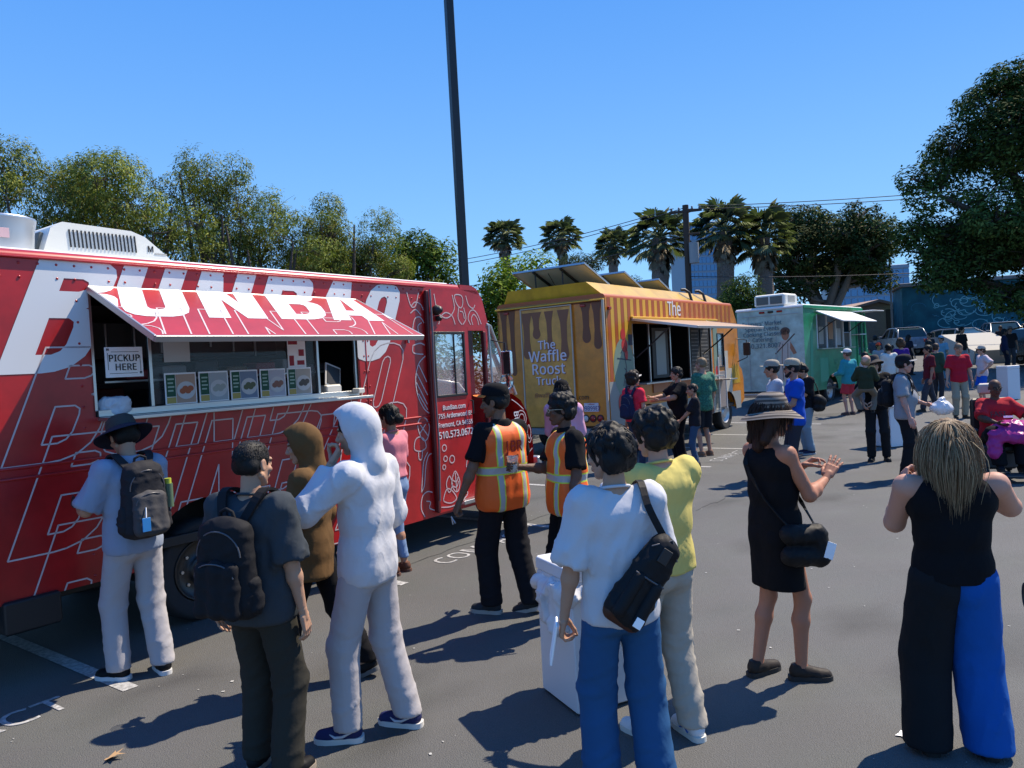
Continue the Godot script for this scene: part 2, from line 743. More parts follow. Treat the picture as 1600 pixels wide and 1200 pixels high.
# right hand, fingers down -y, thumb towards +z, palm towards +x; curl per finger
func hand_template(cell: float, curl: Array, thumb: float, spread := 0.0) -> MB:
	var p := []
	p.append(cap(Vector3(0, 0.02, 0), Vector3(0, -0.03, 0), 0.024, 0.022))
	for j in 4:
		var z := 0.029 - j * 0.019
		p.append(cap(Vector3(0, -0.02, z * 0.7), Vector3(-0.002, -0.085, z), 0.0145, 0.0115))
		var at := Vector3(-0.002, -0.088, z)
		var ln: float = [0.078, 0.086, 0.079, 0.062][j]
		var a := 0.0
		var r := 0.0092 - (0.001 if j == 3 else 0.0)
		for s in 3:
			a += curl[j] * [0.9, 1.1, 0.7][s]
			var l: float = ln * [0.46, 0.3, 0.24][s]
			var to := at + Vector3(sin(a), -cos(a), (1.5 - j) * spread) * l
			p.append(cap(at, to, r, r * 0.9))
			at = to
			r *= 0.9
	var t0 := Vector3(0.004, -0.018, 0.026)
	var t1 := t0 + Vector3(0.012 + 0.02 * thumb, -0.034, 0.022 - 0.008 * thumb)
	var t2 := t1 + Vector3(0.006 + 0.022 * thumb, -0.03, 0.008 - 0.012 * thumb)
	var t3 := t2 + Vector3(0.004 + 0.012 * thumb, -0.024, -0.004 * thumb)
	p.append_array([cap(t0, t1, 0.017, 0.0125), cap(t1, t2, 0.0115, 0.0105), cap(t2, t3, 0.0105, 0.0085)])
	return nets(p, cell, 0.006)


func make_templates() -> void:
	head_near = head_template(0.0046)
	head_far = head_template(0.009)
	var poses := {"rest": [[0.28, 0.34, 0.4, 0.46], 0.35, 0.0], "grip": [[0.85, 0.9, 0.92, 0.95], 0.9, 0.0], "open": [[0.08, 0.05, 0.08, 0.12], 0.15, 0.12], "pinch": [[0.95, 0.5, 0.3, 0.2], 1.0, 0.1]}
	for key in poses:
		hand_near[key] = hand_template(0.0036, poses[key][0], poses[key][1], poses[key][2])
		hand_far[key] = hand_template(0.0075, poses[key][0], poses[key][1], poses[key][2])
	var bottom := Vector3(0, -1, 0)
	var lim := Vector3(0, 0.022, 0)
	shoe_upper = nets([cap(Vector3(0, 0.05, -0.035), Vector3(0, 0.05, 0.02), 0.041, 0.043, bottom, lim), cap(Vector3(0, 0.05, 0.02), Vector3(-0.005, 0.03, 0.14), 0.043, 0.034, bottom, lim),
		cap(Vector3(0.012, 0.03, 0.1), Vector3(0.004, 0.028, 0.145), 0.036, 0.032, bottom, lim), cap(Vector3(0, 0.06, -0.03), Vector3(0, 0.098, -0.025), 0.038, 0.036, Vector3.UP, Vector3(0, 0.1, 0))], 0.008, 0.02)
	shoe_sole = MB.new()
	var out := PackedVector2Array()
	for q in [[-0.03, -0.078], [0.0, -0.086], [0.03, -0.078], [0.042, -0.05], [0.04, 0.0], [0.048, 0.06], [0.05, 0.11], [0.042, 0.155], [0.02, 0.182], [-0.01, 0.185], [-0.034, 0.165], [-0.044, 0.12], [-0.044, 0.06], [-0.04, 0.0], [-0.042, -0.05]]:
		out.push_back(Vector2(q[0], q[1]))
	shoe_sole.prism(out, -0.03, -0.001, Transform3D(Basis(Vector3(1, 0, 0), Vector3(0, 0, 1), Vector3(0, -1, 0)), Vector3.ZERO), true)


func ik(a: Vector3, b: Vector3, l1: float, l2: float, pole: Vector3) -> Array:
	var d := b - a
	var ln := d.length()
	var mx := (l1 + l2) * 0.995
	if ln > mx:
		b = a + d / ln * mx
		d = b - a
		ln = mx
	var x := (ln * ln + l1 * l1 - l2 * l2) / (2.0 * ln)
	var u := d / ln
	var w := (pole - u * pole.dot(u)).normalized()
	return [a + u * x + w * sqrt(maxf(l1 * l1 - x * x, 0.0)), b]


func v3(a: Array) -> Vector3:
	return Vector3(a[0], a[1], a[2])


func cloth(key: String, col: Color, rough := 0.9, weave := 0.35) -> StandardMaterial3D:
	if mats.has(key):
		return mats[key]
	var m := mat(key, col, rough)
	rough_up(m, crease_tex(), weave * 0.8, 2.0)
	m.uv1_scale = Vector3(1.6, 0.95, 1.6)
	m.metallic_specular = 0.3
	m.rim_enabled = true
	m.rim = 0.04
	m.rim_tint = 0.7
	return m


# one person. everything is laid out for a body 1.75 m tall that faces +z, then scaled
func person(s: Dictionary) -> Node3D:
	var t := thing("person", s.label, "person", v3(s.at), deg_to_rad(s.yaw), s.get("group", ""))
	var sc: float = s.h / 1.75
	t.scale = Vector3(sc, sc, sc)
	var near: bool = s.get("near", false)
	var far: bool = s.get("far", false)
	var cell := 0.0125 if near else (0.03 if far else 0.019)
	var bw: float = s.get("build", 1.0)
	var sw: float = s.get("shoulders", 1.0)
	var lean: Vector3 = v3(s.get("lean", [0, 0, 0]))
	var seat: float = s.get("seat", 0.0)
	var pel := Vector3(0, 0.95 - seat, 0)
	var neck := Vector3(0, 1.475 - seat, -0.015) + lean
	var tw := Basis(Vector3.UP, deg_to_rad(s.get("twist", 0.0)))
	var hips := [pel + Vector3(-0.088, -0.02, 0), pel + Vector3(0.088, -0.02, 0)]
	var sho := [neck + tw * Vector3(-0.168 * sw, -0.05, -0.005), neck + tw * Vector3(0.168 * sw, -0.05, -0.005)]
	var turn: Array = s.get("head", [0, 0, 0])
	var hb := Basis(Vector3.UP, deg_to_rad(turn[0])) * Basis(Vector3.RIGHT, deg_to_rad(turn[1])) * Basis(Vector3.BACK, deg_to_rad(turn[2]))
	var hc := neck + Vector3(0, 0.075, 0.005) + hb * Vector3(0, 0.093, 0.024)
	var wrist := [v3(s.get("rh", [-0.27, 0.84, 0.05])), v3(s.get("lh", [0.27, 0.84, 0.05]))]
	var pole := [v3(s.get("rp", [-0.3, -0.2, -1])), v3(s.get("lp", [0.3, -0.2, -1]))]
	var foot := [v3(s.get("rf", [-0.1, 0, 0])), v3(s.get("lf", [0.1, 0, 0]))]
	var toe := [s.get("rt", -10.0), s.get("lt", 10.0)]
	var kp := [v3(s.get("rk", [-0.1, 0, 1])), v3(s.get("lk", [0.1, 0, 1]))]
	var elb := []
	var wri := []
	var knee := []
	var ank := []
	for i in 2:
		var r := ik(sho[i], wrist[i], 0.285, 0.258, pole[i])
		elb.append(r[0])
		wri.append(r[1])
		r = ik(hips[i], foot[i] + Vector3(0, 0.085, 0), 0.435, 0.425, kp[i])
		knee.append(r[0])
		ank.append(r[1])
	# levels of the trunk: left and right point, radius
	var chest := pel.lerp(neck, 0.76)
	var mid := pel.lerp(neck, 0.44)
	var belly: float = s.get("belly", 0.0)
	var lv := [[pel + Vector3(0, -0.03, 0), 0.06 * bw, 0.083 * sqrt(bw)], [pel + Vector3(0, 0.06, 0), 0.056 * bw, 0.08 * sqrt(bw)], [mid, 0.052 * bw, 0.075 * sqrt(bw)], [chest, 0.074 * sw * sqrt(bw), 0.086 * sqrt(bw)]]
	var skin: Color = s.get("skin", Color(0.42, 0.24, 0.16))
	# --- the body: one continuous surface
	var bp := []
	var shrink := 0.012
	for j in 4:
		var a: Array = lv[j]
		var x: Vector3 = (tw if j == 3 else Basis.IDENTITY) * Vector3(a[1], 0, 0)
		bp.append(cap(a[0] - x, a[0] + x, a[2] - shrink, a[2] - shrink))
		if j < 3:
			for sd in [-1, 1]:
				bp.append(cap(a[0] + Vector3(a[1] * sd, 0, 0), lv[j + 1][0] + Vector3(lv[j + 1][1] * sd, 0, 0), a[2] - shrink, lv[j + 1][2] - shrink))
	bp.append(cap(neck + Vector3(0, -0.06, 0), hc + hb * Vector3(0, -0.06, -0.02), 0.056, 0.05))
	var limb: float = s.get("limb", 1.0)
	for i in 2:
		bp.append(cap(neck + Vector3(0, -0.03, 0), sho[i], 0.05, 0.05))
		bp.append(cap(chest, sho[i], 0.07, 0.05))
		bp.append(cap(sho[i], elb[i], 0.046 * limb, 0.037 * limb))
		bp.append(cap(elb[i], elb[i].lerp(wri[i], 0.3), 0.036 * limb, 0.038 * limb))
		bp.append(cap(elb[i].lerp(wri[i], 0.3), wri[i], 0.038 * limb, 0.024))
		bp.append(cap(hips[i], knee[i], 0.072 * limb, 0.046 * limb))
		var back: Vector3 = (knee[i] - (hips[i] + ank[i]) * 0.5)
		var cb: Vector3 = Vector3(0, 0, -0.012) if back.length() < 0.01 else -back.normalized() * 0.012
		bp.append(cap(knee[i], knee[i].lerp(ank[i], 0.32) + cb, 0.045 * limb, 0.047 * limb))
		bp.append(cap(knee[i].lerp(ank[i], 0.32) + cb, ank[i], 0.047 * limb, 0.034))
		var fd := Basis(Vector3.UP, deg_to_rad(toe[i]))
		bp.append(cap(ank[i] + Vector3(0, -0.03, 0), ank[i] + Vector3(0, -0.052, 0) + fd * Vector3(0, 0, 0.11), 0.034, 0.026))
	var body := nets(bp, cell, 0.03)
	body.join(head_near if near else head_far, Transform3D(hb * Basis.from_scale(Vector3(1, 1, 1) * s.get("head_size", 1.0)), hc))
	var poses := [s.get("rpose", "rest"), s.get("lpose", "rest")]
	var th := [v3(s.get("rthumb", [0.15, 0, 1])), v3(s.get("lthumb", [-0.15, 0, 1]))]
	var palm := []
	for i in 2:
		var dn: Vector3 = (wri[i] - elb[i]).normalized()
		if s.has("hd"):
			dn = (dn + v3(s.hd[i])).normalized()
		var z: Vector3 = (th[i] - dn * th[i].dot(dn)).normalized()
		var y := -dn
		var x := y.cross(z)
		var hx := Basis(x if i == 0 else -x, y, z)
		# right: palm along +x = towards the body when thumb is forward
		body.join((hand_near if near else hand_far)[poses[i]], Transform3D(hx, wri[i] + dn * 0.02))
		palm.append(Transform3D(hx, wri[i] + dn * 0.09))
	for i in body.c.size():
		body.c[i] = Color(skin.r * body.c[i].r, skin.g * body.c[i].g, skin.b * body.c[i].b)
	var sm := vmat("skin", 0.58)
	sm.metallic_specular = 0.35
	if not sm.subsurf_scatter_enabled:
		sm.subsurf_scatter_enabled = true
		sm.subsurf_scatter_strength = 0.06
		rough_up(sm, normal_tex(9, 0.05, 3.0), 0.12, 9.0)
	add(body, "body", sm, t)
	# --- top
	for top: Dictionary in [s.get("top", {}), s.get("over", {})]:
		if not top.has("col"):
			continue
		var ease: float = top.get("ease", 0.022)
		var hem: float = pel.y + top.get("hem", -0.06)
		var flare: float = top.get("flare", 0.0)
		var tp := []
		var cn := Vector3.DOWN
		var cp := Vector3(0, hem, 0)
		var low := [Vector3(0, hem - 0.1, 0) + (pel - Vector3(0, pel.y, 0)), (0.062 + flare) * bw, (0.083 + flare * 0.4) * sqrt(bw)]
		var lev := [low] + lv
		for j in 5:
			var a: Array = lev[j]
			var rot: Basis = tw if j == 4 else Basis.IDENTITY
			var r: float = a[2] + ease * (0.95 if j < 4 else 0.6)
			tp.append(cap(a[0] - rot * Vector3(a[1], 0, 0), a[0] + rot * Vector3(a[1], 0, 0), r, r, cn, cp))
			if j < 4:
				var b: Array = lev[j + 1]
				var rb: float = b[2] + ease * (0.95 if j < 3 else 0.6)
				for sd in [-1, 0, 1]:
					tp.append(cap(a[0] + Vector3(a[1] * sd, 0, 0), b[0] + Vector3(b[1] * sd, 0, 0), r, rb, cn, cp))
		if belly > 0.0:
			tp.append(ell(mid + Vector3(0, -0.04, 0.04), Vector3(0.14 * bw, 0.16, 0.1 + belly)))
		if s.get("bust", 0.0) > 0.0:
			for sd in [-1, 1]:
				tp.append(ell(chest + Vector3(0.07 * sd, -0.04, 0.07), Vector3(0.065, 0.065, 0.05 + s.bust)))
		var kind: String = top.get("kind", "tee")
		for i in 2:
			tp.append(cap(neck + Vector3(0, -0.045, 0), sho[i] + (Vector3(0.05 * (1 if i == 0 else -1), -0.005, 0) if kind == "tank" else Vector3.ZERO), 0.052, 0.045 if kind == "tank" else 0.05 + ease * 0.6))
			if kind == "tee":
				var e: Vector3 = sho[i].lerp(elb[i], top.get("sleeve", 0.72))
				var dr: Vector3 = (elb[i] - sho[i]).normalized()
				tp.append(cap(sho[i], e + dr * 0.06, 0.047 + ease * 0.8, 0.054 + ease * top.get("wide", 1.2), dr, e))
			elif kind == "long":
				var e: Vector3 = wri[i]
				var dr: Vector3 = (wri[i] - elb[i]).normalized()
				tp.append(cap(sho[i], elb[i], 0.047 + ease * 0.85, 0.041 + ease * 0.85))
				tp.append(cap(elb[i], e + dr * 0.02, 0.042 + ease * 0.85, 0.031 + ease * 0.55, dr, e))
		if top.get("collar", false):
			tp.append(cap(neck + Vector3(0, -0.01, -0.01), neck + Vector3(0, 0.035, 0.0), 0.07, 0.064, Vector3.UP, neck + Vector3(0, 0.03, 0)))
		if top.get("hood", "") == "up":
			tp.append(ell(hc + hb * Vector3(0, 0.02, -0.015), Vector3(0.106, 0.138, 0.132)))
			tp.append(cap(neck + Vector3(0, 0.0, -0.03), hc + hb * Vector3(0, -0.07, -0.045), 0.095, 0.085))
			tp.append(cap(hc + hb * Vector3(0, 0.09, 0.02), hc + hb * Vector3(0, 0.085, 0.085), 0.06, 0.045))
			tp.append(ell(hc + hb * Vector3(0, -0.02, 0.135), Vector3(0.088, 0.128, 0.135), true))
		elif top.get("hood", "") == "down":
			tp.append(cap(neck + Vector3(-0.06, 0.02, -0.07), neck + Vector3(0.06, 0.02, -0.07), 0.05, 0.05))
			tp.append(cap(neck + Vector3(0, -0.05, -0.1), neck + Vector3(0, 0.0, -0.08), 0.05, 0.055))
		var joint := []
		for i in 2:
			joint.append(Vector4(elb[i].x, elb[i].y, elb[i].z, 1.6))
			joint.append(Vector4(sho[i].x, sho[i].y - 0.06, sho[i].z, 1.2))
		joint.append(Vector4(pel.x, hem + 0.1, pel.z, 1.3))
		joint.append(Vector4(mid.x, mid.y, mid.z - 0.1, 1.0))
		var wr := {} if far else {"amp": top.get("wrinkle", 0.011) * 0.62, "freq": top.get("freq", Vector3(6.5, 2.6, 6.5)), "seed": s.get("seed", 3), "at": joint, "skew": 0.9}
		var mb := nets(tp, cell, 0.035, wr)
		var tm: Material = top.get("mat", null)
		if tm == null:
			tm = cloth("cloth" + str(top.col), top.col)
		var garment := add(mb, top.get("name", "shirt"), tm, t)
		if near and kind == "tee" and not top.get("collar", false):
			var rib := MB.new()
			var ring := []
			for i in 25:
				var q := TAU * i / 24.0
				ring.append(neck + Vector3(sin(q) * 0.07, 0.012 - cos(q) * 0.016, cos(q) * 0.066 + 0.006))
			rib.tube(ring, [0.0075], 6, false)
			add(rib, "neck_rib", tm, garment)
		fronts[t.name] = mb
	# --- bottom
	var bot: Dictionary = s.get("bottom", {})
	if bot.has("col"):
		var kind: String = bot.get("kind", "trousers")
		var ease: float = bot.get("ease", 0.018)
		var wide: float = bot.get("wide", 0.0)
		var pp := [[], []]
		var hip0: Array = lv[0]
		var r0: float = hip0[2] + ease
		var up := Vector3.UP
		var waist := pel + Vector3(0, bot.get("waist", 0.09), 0)
		var two: bool = bot.has("col2")
		for g in (2 if two else 1):
			var legs: Array = [0, 1] if not two else [g]
			for i in legs:
				var sx := -1.0 if i == 0 else 1.0
				var list: Array = pp[g]
				var c0: Vector3 = pel + Vector3(0.054 * sx * bw, -0.03, -0.006)
				list.append(cap(c0, waist + Vector3(0.05 * sx * bw, 0.02, 0), r0, r0 - 0.01, up, waist))
				list.append(cap(pel + Vector3(0.06 * sx * bw, -0.06, -0.035), pel + Vector3(0.055 * sx * bw, -0.07, -0.04), 0.07 + ease * 0.4, 0.07 + ease * 0.4))
				if not two:
					list.append(cap(pel + Vector3(0, -0.03, 0), waist + Vector3(0, 0.02, 0), r0, r0 - 0.01, up, waist))
				if kind == "skirt":
					var hm: float = bot.get("hem", 0.5)
					var low := Vector3(0.07 * sx, hm - 0.08, 0.01)
					list.append(cap(c0, low, r0, 0.105 + wide, Vector3.DOWN, Vector3(0, hm, 0)))
					if i == 0:
						list.append(cap(pel, Vector3(0, hm - 0.08, 0.01), r0, 0.105 + wide, Vector3.DOWN, Vector3(0, hm, 0)))
					continue
				var k: Vector3 = knee[i]
				var th_r: float = 0.074 * limb + ease * 0.9
				if kind == "shorts":
					var e: Vector3 = hips[i].lerp(k, bot.get("len", 0.85))
					var d: Vector3 = (k - hips[i]).normalized()
					list.append(cap(hips[i], e + d * 0.08, th_r, 0.078 * limb + ease + wide, d, e))
				else:
					var e: Vector3 = ank[i] + Vector3(0, bot.get("cuff", -0.015), 0)
					var d: Vector3 = (ank[i] - k).normalized()
					list.append(cap(hips[i], k, th_r, 0.052 * limb + ease * 0.9 + wide * 0.8))
					list.append(cap(k, e + d * 0.06, 0.051 * limb + ease * 0.9 + wide * 0.8, 0.037 + ease * 0.9 + wide * bot.get("taper", 1.2), Vector3.DOWN, e))
		for g in (2 if two else 1):
			var joint := []
			for i in 2:
				joint.append(Vector4(knee[i].x, knee[i].y, knee[i].z, 1.2))
				joint.append(Vector4(ank[i].x, ank[i].y + 0.09, ank[i].z, 1.1))
				joint.append(Vector4(hips[i].x, hips[i].y - 0.04, hips[i].z, 1.0))
			var wr := {} if far else {"amp": bot.get("wrinkle", 0.012) * 0.5, "freq": bot.get("freq", Vector3(3.0, 7.5, 3.0)), "seed": s.get("seed", 3) + 7, "at": joint, "skew": 0.8}
			var mb := nets(pp[g], cell, 0.03, wr)
			var col: Color = bot.col if g == 0 else bot.col2
			var bm: Material = bot.get("mat", null)
			if bm == null:
				bm = cloth("cloth" + str(col), col)
			add(mb, kind if not two else "trouser_leg", bm, t)
	# --- shoes
	if s.has("shoe"):
		for i in 2:
			var fd := Basis(Vector3.UP, deg_to_rad(toe[i])) * Basis(Vector3.RIGHT, deg_to_rad(s.get("heel", [0, 0])[i]))
			var xf := Transform3D(fd * Basis.from_scale(Vector3(-1 if i == 0 else 1, 1, 1)), foot[i])
			var u := MB.new()
			u.join(shoe_upper, xf)
			var sh := add(u, "shoe", cloth("shoe" + str(s.shoe), s.shoe, 0.6, 0.2), t)
			if not far:
				var so := MB.new()
				so.join(shoe_sole, xf)
				add(so, "sole", mat("sole" + str(s.get("sole", s.shoe)), s.get("sole", s.shoe), 0.7), sh)
	# --- hair and headwear
	if s.has("hair"):
		hair(t, s.hair, Transform3D(hb, hc), near, far, s.get("seed", 1))
	if s.has("hat"):
		hat(t, s.hat, Transform3D(hb, hc))
	if s.has("glasses"):
		var g := MB.new()
		for sd in [-1.0, 1.0]:
			g.tube([Vector3(0.048 * sd, 0.012, 0.096), Vector3(0.034 * sd, 0.016, 0.103), Vector3(0.016 * sd, 0.01, 0.105), Vector3(0.02 * sd, -0.012, 0.103), Vector3(0.042 * sd, -0.014, 0.1), Vector3(0.05 * sd, 0.0, 0.095), Vector3(0.048 * sd, 0.012, 0.096)], [0.0026], 5)
			g.tube([Vector3(0.05 * sd, 0.008, 0.095), Vector3(0.083 * sd, 0.01, 0.05), Vector3(0.084 * sd, 0.006, -0.01)], [0.0024], 5)
			if s.glasses == "dark":
				g.box(Vector3(0.033 * sd, 0.0, 0.102), Vector3(0.032, 0.025, 0.003), 0.001)
		g.tube([Vector3(-0.016, 0.01, 0.105), Vector3(0.016, 0.01, 0.105)], [0.0024], 5)
		var gm := MB.new()
		gm.join(g, Transform3D(hb, hc))
		add(gm, "glasses", mat("glasses" + s.glasses, Color(0.02, 0.02, 0.02) if s.glasses == "dark" else Color(0.5, 0.42, 0.3), 0.25), t)
	sks[t.name] = {"neck": neck, "sho": sho, "elb": elb, "wri": wri, "knee": knee, "ank": ank, "pel": pel, "palm": palm, "head": Transform3D(hb, hc), "chest": chest, "mid": mid, "lv": lv, "sc": sc}
	return t


# hair in the head's own frame
func hair(t: Node3D, s: Dictionary, xf: Transform3D, near: bool, far: bool, seed_no: int) -> void:
	var r := RandomNumberGenerator.new()
	r.seed = 100 + seed_no
	var style: String = s.get("style", "short")
	var th: float = s.get("thick", 0.01)
	var cell := 0.0065 if near else (0.016 if far else 0.01)
	var p := [ell(Vector3(0, 0.034, -0.016), Vector3(0.077, 0.09, 0.098) + Vector3.ONE * th)]
	if style != "crop":
		p.append(cap(Vector3(-0.036, -0.02, -0.05), Vector3(0.036, -0.02, -0.05), 0.05 + th, 0.05 + th))
	else:
		p.append(cap(Vector3(-0.036, -0.005, -0.052), Vector3(0.036, -0.005, -0.052), 0.044 + th, 0.044 + th))
		p.append(ell(Vector3(0.1, -0.035, 0.0), Vector3(0.032, 0.05, 0.045), true))
		p.append(ell(Vector3(-0.1, -0.035, 0.0), Vector3(0.032, 0.05, 0.045), true))
	if style == "bun":
		p.append(ell(Vector3(0, 0.03, -0.145), Vector3(0.05, 0.05, 0.045)))
	if style == "low_bun":
		p.append(ell(Vector3(0, -0.03, -0.13), Vector3(0.055, 0.05, 0.045)))
	if style == "long":
		var ln: float = s.get("length", 0.3)
		for sd in [-1, 0, 1]:
			p.append(cap(Vector3(0.055 * sd, 0.0, -0.06 + 0.01 * absi(sd)), Vector3(0.07 * sd * s.get("spread", 1.0), -ln * 0.92 + 0.05 * absi(sd), -0.1), 0.058, 0.03))
	if style == "curly" or style == "mop":
		for j in (60 if near else 20):
			var a := r.randf() * TAU
			var e := r.randf_range(-0.25, 1.0)
			var d := Vector3(cos(a) * sqrt(1 - e * e), e, sin(a) * sqrt(1 - e * e))
			if d.z > 0.35 and d.y < 0.55:
				continue
			var big: float = s.get("curl", 0.022)
			p.append(ell(Vector3(0, 0.034, -0.016) + d * Vector3(0.08, 0.092, 0.1) * (1.0 + th * 5.0), Vector3.ONE * r.randf_range(big * 0.7, big * 1.25)))
	p.append(ell(Vector3(0, -0.048, 0.092), Vector3(0.064, 0.095, 0.075), true))
	for sd in [-1, 1]:
		if style != "long" and style != "curly":
			p.append(ell(Vector3(0.09 * sd, -0.03, 0.012), Vector3(0.03, 0.042, 0.03), true))
	var mb := nets(p, cell, 0.014, {"amp": 0.0015 if style == "crop" else (0.006 if near else 0.004), "freq": Vector3(14, 6, 14) if style != "long" else Vector3(16, 2.2, 16), "seed": seed_no + 3})
	var c: Color = s.get("col", Color(0.012, 0.01, 0.009))
	var c2: Color = s.get("col2", c * 1.8)
	for i in mb.c.size():
		mb.c[i] = c
	# loose locks
	var locks: int = s.get("locks", 500 if near else (0 if far else 70))
	var base := Vector3(0, 0.034, -0.016)
	for j in locks:
		var a := r.randf() * TAU
		var e := r.randf_range(-0.1 if style == "crop" else -0.3, 0.98)
		var q := sqrt(1.0 - e * e)
		var d := Vector3(cos(a) * q, e, sin(a) * q)
		if d.z > 0.5 and e < 0.45 or (absf(d.x) > 0.75 and e < -0.05 and style != "long"):
			continue
		var at := base + d * (Vector3(0.077, 0.09, 0.098) + Vector3.ONE * (th * 0.9))
		var flow := (Vector3(d.x, -0.25, d.z - 0.15) - d * d.dot(Vector3(d.x, -0.25, d.z - 0.15))).normalized()
		var ln: float = s.get("lock", 0.05) * r.randf_range(0.6, 1.3)
		var pts := []
		var dir: Vector3 = (flow + d * r.randf_range(0.1, 0.5) * s.get("lift", 1.0) + Vector3(r.randf() - 0.5, r.randf() - 0.5, r.randf() - 0.5) * 0.5).normalized()
		var steps := 4
		if style == "long":
			dir = (flow + Vector3(r.randf() - 0.5, 0, r.randf() - 0.5) * 0.25).normalized()
			ln = s.get("length", 0.3) * (r.randf_range(0.62, 1.0) + 0.22 * maxf(-d.z, 0.0) * r.randf()) + 0.05 * e
			steps = 9
		var wav: Vector3 = Vector3(r.randf() - 0.5, 0, r.randf() - 0.5) * s.get("wave", 0.3)
		var ph := r.randf() * TAU
		for k in steps:
			pts.append(at)
			at += dir * (ln / steps)
			if style == "long":
				var rel := at - base
				var sh := Vector3(rel.x / 0.092, rel.y / 0.106, rel.z / 0.115).length()
				dir = (dir + Vector3(0, -0.9, 0) + wav * sin(ph + k * 1.3) + (rel.normalized() * 0.8 if sh < 1.03 else Vector3.ZERO)).normalized()
				if at.y < -0.1:
					dir = (dir + Vector3(-at.x * 3.2, -1.0, (-0.11 - at.z) * 2.0)).normalized()
			else:
				dir = (dir + Vector3(0, -0.22, 0) - (at - base).normalized() * 0.28 + wav * sin(ph + k)).normalized()
		var w: float = s.get("lock_width", 0.0036) * r.randf_range(0.7, 1.3)
		mb.col = c.lerp(c2, r.randf() * r.randf())
		var rr := []
		for k in steps:
			rr.append(w * (1.0 - pow(float(k) / (steps - 1), 2.0) * 0.85))
		mb.tube(pts, rr, 4, false)
	var o := MB.new()
	mb.c.resize(mb.v.size())
	o.join(mb, xf)
	var hm := vmat("hair", 0.55)
	hm.metallic_specular = 0.35
	if not hm.normal_enabled:
		rough_up(hm, normal_tex(14, 0.12, 6.0), 0.5, 9.0)
	add(o, "hair", hm, t)


